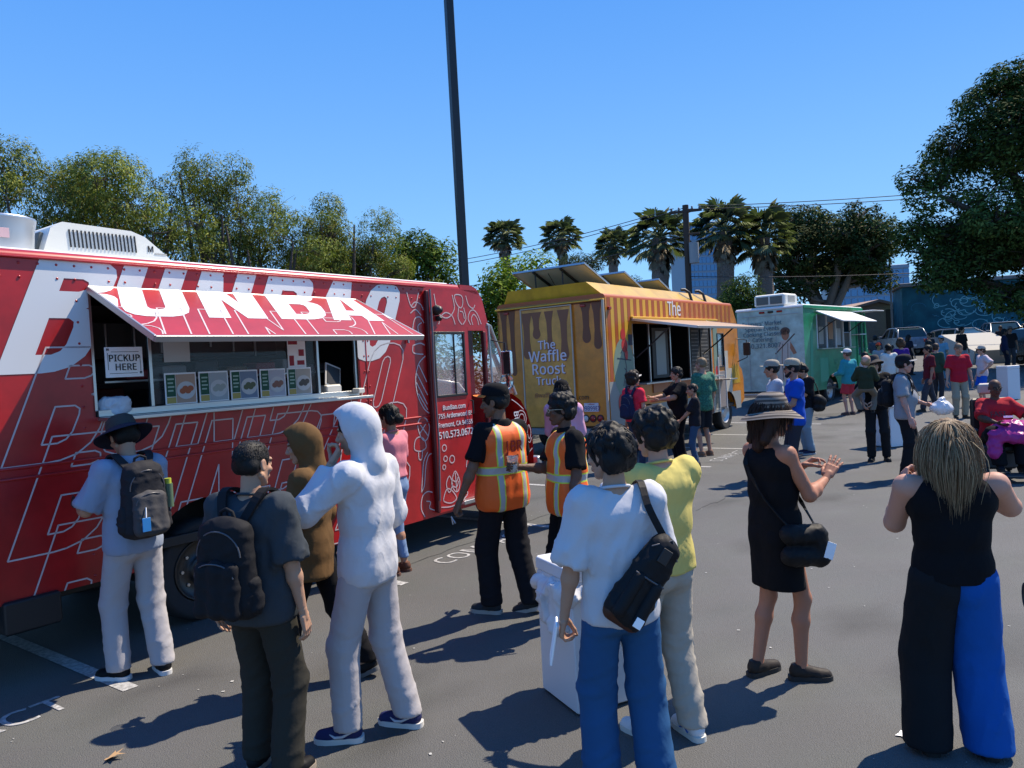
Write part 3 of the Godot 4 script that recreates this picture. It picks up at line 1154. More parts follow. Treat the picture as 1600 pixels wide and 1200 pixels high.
func hat(t: Node3D, s: Dictionary, xf: Transform3D) -> void:
	var kind: String = s.kind
	var c: Color = s.col
	var mb := MB.new()
	var tilt := Transform3D(Basis(Vector3.RIGHT, deg_to_rad(s.get("tilt", -8.0))), Vector3(0, s.get("lift", 0.06), -0.012))
	if kind == "cap":
		mb.lathe([Vector2(0.103, -0.01), Vector2(0.104, 0.01), Vector2(0.101, 0.035), Vector2(0.09, 0.062), Vector2(0.068, 0.08), Vector2(0.035, 0.089), Vector2(0.001, 0.091)], 28, tilt, Vector2(0.93, 1.08))
		mb.lathe([Vector2(0.001, 0.097), Vector2(0.008, 0.096), Vector2(0.009, 0.09)], 8, tilt)
		var br := MB.new()
		var nseg := 14
		for layer in 2:
			var pr := []
			for i in nseg + 1:
				var a := lerpf(-1.15, 1.15, float(i) / nseg)
				pr.append([Vector3(sin(a) * 0.094, -0.006, cos(a) * 0.108), Vector3(sin(a) * 0.093, -0.012 - 0.012 * absf(sin(a)), cos(a) * 0.105 + 0.075 * pow(cos(a * 1.25), 0.6)) if cos(a * 1.25) > 0.0 else Vector3(sin(a) * 0.093, -0.02, cos(a) * 0.105)])
			for i in nseg:
				var dy := Vector3(0, -0.004 * layer, 0)
				var q := [pr[i][0] + dy, pr[i][1] + dy, pr[i + 1][1] + dy, pr[i + 1][0] + dy]
				if layer == 1:
					q.reverse()
				br.quad(tilt * q[0], tilt * q[1], tilt * q[2], tilt * q[3])
		var o := MB.new()
		o.join(mb, xf)
		var cap_node := add(o, "cap", cloth("hat" + str(c), c), t)
		var o2 := MB.new()
		o2.join(br, xf)
		add(o2, "brim", cloth("hat" + str(s.get("brim", c)), s.get("brim", c)), cap_node)
	elif kind == "bucket":
		var w: float = s.get("brim_width", 0.075)
		var dr: float = s.get("droop", 0.03)
		var prof := [Vector2(0.1 + w, -0.012 - dr), Vector2(0.1 + w, -0.006 - dr), Vector2(0.1 + w * 0.55, -0.004 - dr * 0.45), Vector2(0.108, 0.002), Vector2(0.104, 0.012), Vector2(0.1, 0.045), Vector2(0.092, 0.075), Vector2(0.075, 0.092), Vector2(0.04, 0.098), Vector2(0.001, 0.1)]
		if s.has("stripe"):
			prof = []
			for i in 9:
				var f := i / 8.0
				prof.append(Vector2(0.1 + w * (1 - f), -0.01 - dr * (1 - f) * (1 - f)))
				prof.append(Vector2(0.1 + w * (1 - f) - w * 0.05, -0.005 - dr * (1 - f) * (1 - f)))
			for i in 8:
				var f := i / 7.0
				prof.append(Vector2(0.101 - 0.026 * pow(f, 3.0) + 0.0022, 0.003 + f * 0.088))
				prof.append(Vector2(0.1 - 0.026 * pow(f + 0.06, 3.0), 0.009 + f * 0.088))
			prof.append_array([Vector2(0.05, 0.105), Vector2(0.03, 0.107), Vector2(0.001, 0.108)])
		mb.lathe(prof, 36, tilt, Vector2(0.94, 1.06))
		var rr := RandomNumberGenerator.new()
		rr.seed = 5
		for i in mb.v.size():
			var ring := i / 36
			mb.c[i] = c
			if s.has("stripe"):
				mb.c[i] = c.lerp(s.stripe, 0.85 if (ring / 2) % 2 == 0 else 0.0)
			elif s.has("crown") and ring > 3:
				mb.c[i] = s.crown
			var p: Vector3 = mb.v[i]
			mb.v[i] = p + Vector3(0, 0.012 * sin(atan2(p.z, p.x) * 2.0 + 0.6) * clampf((Vector2(p.x, p.z).length() - 0.1) / 0.06, 0.0, 1.0), 0)
		var o := MB.new()
		o.join(mb, xf)
		add(o, "hat", rough_up(vmat("hatcloth", 0.9), normal_tex(5, 0.02, 9.0, 256, 5), 0.3, 3.0), t)
	elif kind == "beanie":
		mb.lathe([Vector2(0.096, -0.03), Vector2(0.104, -0.025), Vector2(0.105, 0.01), Vector2(0.101, 0.015), Vector2(0.097, 0.05), Vector2(0.075, 0.083), Vector2(0.04, 0.1), Vector2(0.001, 0.105)], 24, tilt, Vector2(0.92, 1.08))
		var o := MB.new()
		o.join(mb, xf)
		add(o, "beanie", cloth("hat" + str(c), c), t)


# a point given in a person's own frame, in the world
func on(t: Node3D, p: Vector3) -> Vector3:
	return t.transform * p


# pack worn on a back: a thing of its own that sits on the wearer
func backpack(t: Node3D, s: Dictionary) -> Node3D:
	var sk: Dictionary = sks[t.name]
	var o := thing("backpack", s.label, "backpack", t.position, t.rotation.y)
	o.scale = t.scale
	var c: Color = s.col
	var w: float = s.get("width", 0.13)
	var y0: float = s.get("low", 0.98)
	var y1: float = s.get("high", 1.42)
	var zb: float = s.get("back", -0.135)
	var x: float = s.get("shift", 0.0)
	var cell := 0.011 if s.get("near", true) else 0.02
	var d := 0.065
	var p := []
	for sd in [-1, 1]:
		p.append(cap(Vector3(x + (w - d) * sd, y0 + d, zb - d), Vector3(x + (w - d - 0.02) * sd, y1 - d, zb - d), d + 0.012, d))
	p.append(cap(Vector3(x, y0 + d, zb - d), Vector3(x, y1 - d + 0.015, zb - d), d + 0.02, d))
	add(nets(p, cell, 0.05, {"amp": 0.004, "freq": Vector3(5, 8, 5), "seed": 21}), "main_bag", cloth("pack" + str(c), c, 0.75), o)
	var p2 := []
	for sd in [-1, 1]:
		p2.append(cap(Vector3(x + (w - 0.075) * sd, y0 + 0.05, zb - d * 2 - 0.02), Vector3(x + (w - 0.08) * sd, y0 + (y1 - y0) * 0.52, zb - d * 2 - 0.01), 0.042, 0.038))
	p2.append(cap(Vector3(x, y0 + 0.05, zb - d * 2 - 0.025), Vector3(x, y0 + (y1 - y0) * 0.55, zb - d * 2 - 0.012), 0.045, 0.04))
	add(nets(p2, cell, 0.05, {"amp": 0.004, "freq": Vector3(5, 9, 5), "seed": 4}), "front_pocket", cloth("pack" + str(s.get("col2", c)), s.get("col2", c), 0.75), o)
	for sd in [-1, 1]:
		var q := [cap(Vector3(x + (w - 0.01) * sd, y0 + 0.06, zb - d), Vector3(x + (w - 0.015) * sd, y0 + 0.17, zb - d), 0.04, 0.036)]
		add(nets(q, cell, 0.03, {"amp": 0.006, "seed": 8}), "side_pocket", cloth("pack" + str(c), c, 0.75), o)
		var sh: Vector3 = sk.sho[0 if sd < 0 else 1]
		var st := MB.new()
		var g := sh.x * 0.62
		var pts := [Vector3(x + 0.05 * sd, y1 - 0.05, zb - 0.02), Vector3(g, sh.y + 0.075, sh.z - 0.07), Vector3(g, sh.y + 0.098, sh.z + 0.0), Vector3(g, sh.y + 0.045, sh.z + 0.09), Vector3(g * 1.05, sh.y - 0.12, sh.z + 0.145), Vector3(g * 1.15, sh.y - 0.24, sh.z + 0.13)]
		strap(st, pts, 0.05, 0.014)
		add(st, "strap", cloth("pack" + str(c), c, 0.75), o)
	var z := MB.new()
	var arc := []
	for i in 17:
		var a := PI * i / 16.0
		arc.append(Vector3(x + cos(a) * (w - 0.035), y1 - 0.17 + sin(a) * 0.125, zb - d * 2.0 - 0.008 + 0.012 * absf(cos(a))))
	z.tube(arc, [0.0045], 6)
	arc = []
	for i in 13:
		var a := PI * i / 12.0
		arc.append(Vector3(x + cos(a) * (w - 0.05), y0 + (y1 - y0) * 0.45 + sin(a) * 0.07, zb - d * 2 - 0.05 + 0.012 * absf(cos(a))))
	z.tube(arc, [0.004], 6)
	add(z, "zip", mat("zip", Color(0.09, 0.09, 0.1), 0.35, 0.3), o)
	var lp := MB.new()
	lp.tube([Vector3(x - 0.045, y1 - 0.02, zb - 0.04), Vector3(x - 0.035, y1 + 0.035, zb - 0.05), Vector3(x, y1 + 0.05, zb - 0.05), Vector3(x + 0.035, y1 + 0.035, zb - 0.05), Vector3(x + 0.045, y1 - 0.02, zb - 0.04)], [0.009], 8)
	add(lp, "grab_loop", cloth("pack" + str(c), c, 0.75), o)
	return o


# flat band through points, lying across the direction x mostly
func strap(mb: MB, pts: Array, width: float, thick: float, across := Vector3(1, 0, 0)) -> void:
	var cur := Curve3D.new()
	for i in pts.size():
		var tg: Vector3 = (pts[mini(i + 1, pts.size() - 1)] - pts[maxi(i - 1, 0)]) / 6.0
		cur.add_point(pts[i], -tg, tg)
	var n := pts.size() * 4
	var ring := []
	for i in n + 1:
		var f := cur.get_baked_length() * i / n
		var p := cur.sample_baked(f, true)
		var q := cur.sample_baked(minf(f + 0.005, cur.get_baked_length()), true) - cur.sample_baked(maxf(f - 0.005, 0.0), true)
		q = q.normalized()
		var a := (across - q * across.dot(q)).normalized()
		var b := q.cross(a)
		ring.append([p - a * width * 0.5 - b * thick * 0.5, p + a * width * 0.5 - b * thick * 0.5, p + a * width * 0.5 + b * thick * 0.5, p - a * width * 0.5 + b * thick * 0.5])
	for i in n:
		for j in 4:
			mb.quad(ring[i][j], ring[i][(j + 1) % 4], ring[i + 1][(j + 1) % 4], ring[i + 1][j])

# ------------------------------------------------------------------ food trucks
func pv(a: Array) -> PackedVector2Array:
	var p := PackedVector2Array()
	for i in range(0, a.size(), 2):
		p.push_back(Vector2(a[i], a[i + 1]))
	return p


func rect(x0: float, y0: float, x1: float, y1: float) -> PackedVector2Array:
	return pv([x0, y0, x1, y0, x1, y1, x0, y1])


func circle(x: float, y: float, rx: float, ry: float, n := 20, a0 := 0.0, a1 := TAU) -> PackedVector2Array:
	var p := PackedVector2Array()
	for i in n:
		var a := a0 + (a1 - a0) * i / (n if a1 - a0 > 6.2 else n - 1)
		p.push_back(Vector2(x + cos(a) * rx, y + sin(a) * ry))
	return p


# polygon with holes, in pieces without holes
func pieces(outer: PackedVector2Array, holes: Array) -> Array:
	if holes.is_empty():
		return [outer]
	var xs := [-1e3]
	for h: PackedVector2Array in holes:
		var c := 0.0
		for q in h:
			c += q.x
		xs.append(c / h.size())
	xs.append(1e3)
	xs.sort()
	var out := []
	for i in xs.size() - 1:
		var cur: Array = Geometry2D.intersect_polygons(outer, rect(xs[i], -1e3, xs[i + 1], 1e3))
		for h: PackedVector2Array in holes:
			var nxt := []
			for q: PackedVector2Array in cur:
				nxt.append_array(Geometry2D.clip_polygons(q, h))
			cur = nxt
		out.append_array(cur)
	return out


func sheet(mb: MB, outer: PackedVector2Array, holes: Array, xf: Transform3D, back := false) -> void:
	for q: PackedVector2Array in pieces(outer, holes):
		mb.poly(q, xf, back)


# flat print cut to the regions that carry it; region = [polygon, transform]
func print_poly(mb: MB, polys: Array, regions: Array) -> void:
	for rg in regions:
		for q: PackedVector2Array in polys:
			for z: PackedVector2Array in Geometry2D.intersect_polygons(q, rg[0]):
				if not Geometry2D.is_polygon_clockwise(z):
					mb.poly(z, rg[1])


func print_line(mb: MB, pts: PackedVector2Array, w: float, regions: Array, closed := true) -> void:
	var m := pts.size()
	var polys := []
	for i in (m if closed else m - 1):
		var a := pts[i]
		var b := pts[(i + 1) % m]
		var d := (b - a)
		if d.length() < 0.0005:
			continue
		d = d.normalized() * w * 0.5
		var n := Vector2(-d.y, d.x)
		a -= d * 0.4
		b += d * 0.4
		polys.append(PackedVector2Array([a - n, b - n, b + n, a + n]))
	print_poly(mb, polys, regions)


# smooth open line through points
func smooth(a: Array, closed := false) -> PackedVector2Array:
	var p := pv(a)
	var m := p.size()
	var out := PackedVector2Array()
	for i in (m if closed else m - 1):
		var p0 := p[(i + m - 1) % m] if closed or i > 0 else p[i]
		var p3 := p[(i + 2) % m] if closed or i < m - 2 else p[(i + 1) % m]
		for k in 5:
			out.push_back(p[i].cubic_interpolate(p[(i + 1) % m], p0, p3, k / 5.0))
	if not closed:
		out.push_back(p[m - 1])
	return out


func glyph(ch: String) -> Dictionary:
	match ch:
		"B":
			return {"o": pv([0, 0, 0, 1, 0.4, 1, 0.48, 0.985, 0.535, 0.94, 0.56, 0.87, 0.555, 0.74, 0.53, 0.66, 0.48, 0.6, 0.42, 0.57, 0.5, 0.545, 0.545, 0.5, 0.565, 0.43, 0.56, 0.26, 0.53, 0.14, 0.46, 0.05, 0.36, 0.01, 0.28, 0]), "h": [pv([0.2, 0.72, 0.2, 0.835, 0.33, 0.835, 0.375, 0.81, 0.385, 0.775, 0.37, 0.74, 0.33, 0.72]), pv([0.2, 0.16, 0.2, 0.48, 0.33, 0.48, 0.37, 0.45, 0.38, 0.4, 0.375, 0.25, 0.35, 0.19, 0.3, 0.16])]}
		"U":
			return {"o": pv([0, 1, 0, 0.24, 0.02, 0.12, 0.08, 0.04, 0.16, 0.005, 0.24, 0, 0.36, 0.005, 0.44, 0.04, 0.5, 0.12, 0.52, 0.24, 0.52, 1, 0.33, 1, 0.33, 0.25, 0.31, 0.2, 0.26, 0.18, 0.21, 0.2, 0.19, 0.25, 0.19, 1]), "h": []}
		"N":
			return {"o": pv([0, 0, 0, 1, 0.2, 1, 0.34, 0.46, 0.34, 1, 0.53, 1, 0.53, 0, 0.34, 0, 0.19, 0.54, 0.19, 0]), "h": []}
		"A":
			return {"o": pv([0, 0, 0.19, 1, 0.42, 1, 0.6, 0, 0.4, 0, 0.375, 0.16, 0.22, 0.16, 0.2, 0]), "h": [pv([0.245, 0.32, 0.3, 0.74, 0.35, 0.32])]}
	return {"o": pv([0, 0.24, 0, 0.78, 0.03, 0.9, 0.1, 0.97, 0.2, 1, 0.3, 1, 0.4, 0.97, 0.47, 0.9, 0.5, 0.78, 0.5, 0.24, 0.47, 0.11, 0.4, 0.03, 0.3, 0, 0.2, 0, 0.1, 0.03, 0.03, 0.11]), "h": [pv([0.19, 0.26, 0.19, 0.76, 0.21, 0.81, 0.25, 0.83, 0.29, 0.81, 0.31, 0.76, 0.31, 0.26, 0.29, 0.2, 0.25, 0.18, 0.21, 0.2])]}


func lean_poly(p: PackedVector2Array, x: float, base: float, size: float, shear: float, wide := 1.0) -> PackedVector2Array:
	var o := PackedVector2Array()
	for q in p:
		var h := base + q.y * size
		o.push_back(Vector2(x + q.x * wide - shear * (1.0 - q.y) * size, h))
	return o


func wheel(parent: Node3D, at: Vector3, r: float, w: float, rim_col: Color, called := "wheel") -> void:
	var o := Node3D.new()
	o.name = called
	parent.add_child(o, true)
	o.position = at
	var xf := Transform3D(Basis(Vector3.RIGHT, PI / 2), Vector3.ZERO)
	var ty := MB.new()
	ty.lathe([Vector2(r * 0.62, w * 0.36), Vector2(r * 0.7, w * 0.47), Vector2(r * 0.88, w * 0.5), Vector2(r * 0.965, w * 0.42), Vector2(r * 0.975, w * 0.3), Vector2(r, w * 0.27), Vector2(r, w * 0.05), Vector2(r * 0.985, w * 0.03), Vector2(r * 0.985, -w * 0.03), Vector2(r, -w * 0.05), Vector2(r, -w * 0.27), Vector2(r * 0.97, -w * 0.42), Vector2(r * 0.88, -w * 0.5), Vector2(r * 0.62, -w * 0.36)].map(func(q): return Vector2(q.x, -q.y)), 32, xf)
	add(ty, "tyre", mat("tyre", Color(0.022, 0.022, 0.023), 0.85), o)
	var rm := MB.new()
	rm.lathe([Vector2(r * 0.64, -w * 0.4), Vector2(r * 0.63, -w * 0.1), Vector2(r * 0.63, w * 0.38), Vector2(r * 0.58, w * 0.4), Vector2(r * 0.52, w * 0.2), Vector2(r * 0.3, w * 0.12), Vector2(r * 0.26, w * 0.3), Vector2(r * 0.2, w * 0.34), Vector2(0.001, w * 0.34)], 28, xf)
	add(rm, "rim", mat("rim" + str(rim_col), rim_col, 0.35, 0.6), o)
	var nt := MB.new()
	for i in 8:
		var a := TAU * i / 8
		nt.cyl(Vector3(cos(a) * r * 0.38, sin(a) * r * 0.38, w * 0.1), Vector3(cos(a) * r * 0.38, sin(a) * r * 0.38, w * 0.2), 0.014, 6)
	add(nt, "wheel_nuts", mat("steel", Color(0.5, 0.5, 0.5), 0.35, 0.9), o)


func glass_mat() -> StandardMaterial3D:
	if mats.has("glass"):
		return mats["glass"]
	var m := mat("glass", Color(0.55, 0.65, 0.62), 0.02)
	m.transparency = BaseMaterial3D.TRANSPARENCY_ALPHA
	m.albedo_color.a = 0.16
	m.metallic_specular = 0.6
	return m


func clear_pane() -> StandardMaterial3D:
	var m := mat("clear_pane", Color(0.5, 0.5, 0.5), 0.02)
	m.transparency = BaseMaterial3D.TRANSPARENCY_ALPHA
	m.albedo_color.a = 0.05
	m.metallic_specular = 0.25
	return m


func box_part(parent: Node3D, called: String, at: Vector3, size: Vector3, m: Material, bev := 0.008, b := Basis.IDENTITY) -> MeshInstance3D:
	var mb := MB.new()
	mb.box(at, size, bev, b)
	return add(mb, called, m, parent)


func bar_part(parent: Node3D, called: String, pts: Array, r: float, m: Material, seg := 8) -> MeshInstance3D:
	var mb := MB.new()
	mb.tube(pts, [r], seg)
	return add(mb, called, m, parent)


func paint(key: String, col: Color, rough := 0.32) -> StandardMaterial3D:
	if mats.has(key):
		return mats[key]
	var m := mat(key, col, rough)
	m.clearcoat_enabled = true
	m.clearcoat = 0.2
	m.clearcoat_roughness = 0.15
	rough_up(m, normal_tex(31, 0.006, 5.0, 256, 2), 0.2, 0.45)
	if not normal_cache.has("wear"):
		normal_cache["wear"] = noise_tex(33, 0.013, Color(0.8, 0.79, 0.77), Color(1, 1, 1), 256, 5, 0.65)
	m.albedo_texture = normal_cache["wear"]
	return m


func red_truck() -> void:
	var a := deg_to_rad(90.0 - 36.09)
	var t := thing("food_truck", "red food truck with huge white slanted BUNBAO lettering and raised awning", "food truck", Vector3(-0.4815, 0, -8.924), a)
	var red := paint("red_paint", Color(0.52, 0.013, 0.014))
	var wht := mat("white_print", Color(0.7, 0.71, 0.72), 0.45)
	var steel := mat("stainless", Color(0.55, 0.55, 0.54), 0.28, 0.9)
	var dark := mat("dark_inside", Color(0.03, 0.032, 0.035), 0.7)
	var blk := mat("black_trim", Color(0.015, 0.015, 0.016), 0.5)
	var xr := -6.4
	var top := 2.86
	var w := -2.35
	var id := Transform3D.IDENTITY
	# side
	var arch := circle(-3.42, 0.45, 0.56, 0.56, 16, 0.0, PI)
	var side := PackedVector2Array([Vector2(xr, 0.55), Vector2(xr, 2.83), Vector2(-0.71, 2.83), Vector2(-0.71, 0.33), Vector2(-1.5, 0.33)])
	side.append_array(PackedVector2Array([Vector2(-2.4, 0.33), Vector2(-2.86, 0.45)]))
	for q in arch:
		side.push_back(q)
	side.push_back(Vector2(-3.98, 0.55))
	var open := rect(-4.25, 1.72, -1.72, 2.64)
	var mb := MB.new()
	sheet(mb, side, [open], id)
	add(mb, "side_panel", red, t)
	mb = MB.new()
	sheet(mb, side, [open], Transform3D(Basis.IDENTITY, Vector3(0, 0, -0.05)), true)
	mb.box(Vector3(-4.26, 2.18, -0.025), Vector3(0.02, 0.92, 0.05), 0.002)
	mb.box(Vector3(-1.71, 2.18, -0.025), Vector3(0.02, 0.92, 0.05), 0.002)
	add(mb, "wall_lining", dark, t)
	# wheel housing
	mb = MB.new()
	for i in arch.size() - 1:
		mb.quad(Vector3(arch[i + 1].x, arch[i + 1].y, 0), Vector3(arch[i].x, arch[i].y, 0), Vector3(arch[i].x, arch[i].y, -0.5), Vector3(arch[i + 1].x, arch[i + 1].y, -0.5))
	mb.box(Vector3(-3.42, 0.75, -0.55), Vector3(1.3, 0.7, 0.05))
	add(mb, "wheel_housing", blk, t)
	# roof with rounded edge, front cap rounded over the windscreen
	var sec := PackedVector2Array()
	for i in 7:
		var q := PI * 0.5 * i / 6.0
		sec.push_back(Vector2(-0.06 + 0.06 * cos(q), 2.831 + 0.06 * sin(q)))
	for i in 7:
		var q := PI * 0.5 + PI * 0.5 * i / 6.0
		sec.push_back(Vector2(w + 0.06 + 0.06 * cos(q), 2.831 + 0.06 * sin(q)))
	var rx := Transform3D(Basis(Vector3(0, 0, 1), Vector3(0, 1, 0), Vector3(-1, 0, 0)), Vector3.ZERO)
	mb = MB.new()
	mb.prism(sec, 0.1, -xr, rx, true)
	add(mb, "roof_edge", red, t)
	mb = MB.new()
	mb.box(Vector3((xr - 0.2) * 0.5, 2.9, w * 0.5), Vector3(-xr - 0.1, 0.03, -w - 0.26), 0.012)
	add(mb, "roof_deck", mat("white_roof", Color(0.72, 0.72, 0.7), 0.5), t)
	# rear, far side, floor, interior walls
	box_part(t, "rear_wall", Vector3(xr + 0.03, 1.66, w * 0.5), Vector3(0.06, 2.2, -w), red)
	box_part(t, "floor_pan", Vector3((xr + 0.2) * 0.5, 0.7, w * 0.5), Vector3(-xr + 0.2, 0.08, -w - 0.12), blk)
	mb = MB.new()
	sheet(mb, rect(xr, 0.5, 0.3, 2.83), [rect(-0.7, 1.55, 0.3, 2.36)], Transform3D(Basis.IDENTITY, Vector3(0, 0, w)), true)
	sheet(mb, rect(xr, 0.5, 0.3, 2.83), [rect(-0.7, 1.55, 0.3, 2.36)], Transform3D(Basis.IDENTITY, Vector3(0, 0, w + 0.04)))
	add(mb, "far_wall", red, t)
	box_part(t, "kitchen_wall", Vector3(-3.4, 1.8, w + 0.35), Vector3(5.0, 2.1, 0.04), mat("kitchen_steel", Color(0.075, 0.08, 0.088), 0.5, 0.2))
	box_part(t, "partition", Vector3(-0.86, 1.75, w * 0.5), Vector3(0.05, 2.1, -w - 0.14), mat("kitchen_steel", Color.WHITE))
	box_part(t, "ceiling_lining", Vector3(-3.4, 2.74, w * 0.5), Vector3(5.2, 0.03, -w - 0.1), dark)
	box_part(t, "extractor_hood", Vector3(-3.0, 2.35, -1.75), Vector3(2.8, 0.35, 0.7), mat("kitchen_steel", Color.WHITE), 0.02)
	box_part(t, "back_counter", Vector3(-3.0, 1.2, -1.75), Vector3(3.6, 0.9, 0.6), mat("kitchen_steel", Color.WHITE), 0.02)
	for i in 9:
		bar_part(t, "hanging_ladle", [Vector3(-4.0 + i * 0.26, 2.5, -1.35), Vector3(-4.0 + i * 0.26, 2.28 - 0.05 * (i % 3), -1.35)], 0.012, steel, 6)
	for i in 7:
		box_part(t, "shelf_tray", Vector3(-3.7 + i * 0.3, 2.02, -0.5), Vector3(0.22, 0.08 + 0.05 * (i % 3), 0.22), mat("tray" + str(i % 4), [Color(0.25, 0.02, 0.03), Color(0.3, 0.3, 0.3), Color(0.03, 0.03, 0.04), Color(0.2, 0.12, 0.05)][i % 4], 0.5), 0.015)
	box_part(t, "inner_shelf", Vector3(-2.9, 1.97, -0.5), Vector3(2.2, 0.02, 0.3), steel, 0.004)
	for x in [-1.61, -5.5]:
		box_part(t, "panel_seam", Vector3(x, 1.6, 0.002), Vector3(0.014, 2.1, 0.01), red, 0.003)
	for i in 4:
		box_part(t, "shelf_box", Vector3(-3.9 + i * 0.52, 1.78, -1.7), Vector3(0.3, 0.22 + 0.06 * (i % 2), 0.3), mat("box" + str(i), [Color(0.3, 0.3, 0.3), Color(0.25, 0.05, 0.05), Color(0.12, 0.14, 0.2), Color(0.35, 0.3, 0.22)][i], 0.6), 0.02)
	# belt rails and riveted seam strip
	for h in [1.43, 1.36]:
		bar_part(t, "rub_rail", [Vector3(xr, h, 0.004), Vector3(-0.71, h, 0.004)], 0.011, red)
	box_part(t, "gutter", Vector3((xr - 0.7) * 0.5, 2.832, 0.012), Vector3(-xr - 0.7, 0.016, 0.022), red, 0.005)
	mb = MB.new()
	for i in 46:
		for h in [2.795, 2.70]:
			if h < 2.75 and i % 3 == 1:
				continue
			mb.lathe([Vector2(0.011, 0.0), Vector2(0.009, 0.005), Vector2(0.004, 0.007), Vector2(0.0005, 0.008)], 6, Transform3D(Basis(Vector3.RIGHT, PI / 2), Vector3(xr + 0.3 + i * 0.118, h, 0.0)))
	for i in 14:
		for x in [-1.64, -1.58, -4.33, -5.4]:
			mb.lathe([Vector2(0.011, 0.0), Vector2(0.009, 0.005), Vector2(0.0005, 0.008)], 6, Transform3D(Basis(Vector3.RIGHT, PI / 2), Vector3(x, 0.6 + i * 0.15, 0.0)))
	var rv := add(mb, "rivets", red, t)
	rv.set_meta("kind", "stuff")
	# --- awning
	var ad := Vector3(0, -0.405, 0.85).normalized()
	var an := Vector3(1, 0, 0).cross(-ad)
	var ab := Basis(Vector3(1, 0, 0), -ad, an)
	var aw := Node3D.new()
	aw.name = "awning"
	t.add_child(aw, true)
	mb = MB.new()
	mb.box(Vector3(-2.985, 2.64, 0.02) + ad * 0.47, Vector3(2.53, 0.94, 0.028), 0.004, ab)
	add(mb, "awning_panel", paint("awning_red", Color(0.47, 0.012, 0.02), 0.5), aw)
	mb = MB.new()
	mb.box(Vector3(-2.985, 2.64, 0.02) + ad * 0.945 - an * 0.006, Vector3(2.55, 0.02, 0.045), 0.004, ab)
	for x in [-4.255, -1.715]:
		mb.box(Vector3(x, 2.64, 0.02) + ad * 0.47 - an * 0.006, Vector3(0.02, 0.94, 0.045), 0.004, ab)
	add(mb, "awning_frame", mat("alu", Color(0.5, 0.5, 0.5), 0.4, 0.8), aw)
	bar_part(aw, "hinge", [Vector3(-4.25, 2.65, 0.012), Vector3(-1.72, 2.65, 0.012)], 0.012, mat("alu", Color.WHITE))
	# print: the big letters and their echoes
	var r_side := [side, Transform3D(Basis.IDENTITY, Vector3(0, 0, 0.003))]
	var y_ax := -ad
	var r_awn := [open, Transform3D(Basis(Vector3(1, 0, 0), y_ax, an), Vector3(0, 2.64, 0.02) - y_ax * 2.64 + an * 0.0165)]
	var regions := []
	for q: PackedVector2Array in pieces(side, [open]):
		regions.append([q, r_side[1]])
	regions.append(r_awn)
	var word := [["B", -4.55, 1.0], ["U", -3.97, 0.97], ["N", -3.34, 0.97], ["B", -2.7, 0.93], ["A", -2.16, 1.0], ["O", -1.49, 0.93]]
	for g in word:
		var lt := MB.new()
		var ol := MB.new()
		var gl := glyph(g[0])
		var hs := []
		for h: PackedVector2Array in gl.h:
			hs.append(lean_poly(h, g[1], 2.05, 0.785, 0.41, g[2]))
		print_poly(lt, pieces(lean_poly(gl.o, g[1], 2.05, 0.785, 0.41, g[2]), hs), regions)
		for e in range(1, 4):
			print_line(ol, lean_poly(gl.o, g[1], 2.05 - 0.61 * e, 0.785, 0.41, g[2]), 0.011, regions)
			for h: PackedVector2Array in gl.h:
				print_line(ol, lean_poly(h, g[1], 2.05 - 0.61 * e, 0.785, 0.41, g[2]), 0.011, regions)
		add(lt, "big_letter", wht, t)
		add(ol, "outline_letter", mat("line_print", Color(0.6, 0.5, 0.5), 0.5), t)
	# --- service window
	box_part(t, "counter_ledge", Vector3(-2.985, 1.705, 0.08), Vector3(2.5, 0.03, 0.26), steel, 0.006)
	box_part(t, "window_sill", Vector3(-2.985, 1.745, -0.01), Vector3(2.5, 0.05, 0.05), steel, 0.005)
	for x in [-4.235, -3.81, -2.2, -1.735]:
		box_part(t, "window_post", Vector3(x, 2.2, -0.03), Vector3(0.028, 0.88, 0.03), steel, 0.004)
	box_part(t, "window_head", Vector3(-2.985, 2.62, -0.03), Vector3(2.5, 0.04, 0.03), steel, 0.004)
	box_part(t, "window_pane", Vector3(-3.0, 2.18, -0.04), Vector3(1.6, 0.8, 0.006), clear_pane(), 0.001)
	# menu cards
	for i in 5:
		menu_card(t, Vector3(-3.585 + i * 0.2875, 1.89, -0.005), i)
	# notices
	var n1 := Node3D.new()
	n1.name = "pickup_notice"
	t.add_child(n1, true)
	n1.position = Vector3(-4.03, 2.11, 0.02)
	n1.scale = Vector3(0.82, 0.82, 0.82)
	box_part(n1, "paper", Vector3.ZERO, Vector3(0.34, 0.27, 0.006), mat("paper", Color(0.72, 0.72, 0.72), 0.8), 0.001)
	var ink := mat("ink", Color(0.01, 0.01, 0.012), 0.8)
	letter("PICKUP", 0.058, Vector3(0, 0.035, 0.006), Basis.IDENTITY, ink, n1, "lettering", 0.7, "Droid Sans", 1.05)
	letter("HERE", 0.058, Vector3(0.01, -0.045, 0.006), Basis.IDENTITY, ink, n1, "lettering", 0.7, "Droid Sans", 1.05)
	letter("\"", 0.05, Vector3(-0.145, 0.095, 0.006), Basis.IDENTITY, ink, n1, "lettering", 0.7)
	letter("\"", 0.05, Vector3(0.145, -0.115, 0.006), Basis.IDENTITY, ink, n1, "lettering", 0.7)
	mb = MB.new()
	mb.box(Vector3(0.01, 0.092, 0.004), Vector3(0.25, 0.004, 0.001), 0.0003)
	mb.box(Vector3(-0.01, -0.1, 0.004), Vector3(0.25, 0.004, 0.001), 0.0003)
	for sd in [-1, 1]:
		mb.box(Vector3(0.145 * sd, -0.004 - 0.012 * sd, 0.004), Vector3(0.004, 0.15, 0.001), 0.0003)
	add(mb, "printed_rule", ink, n1)
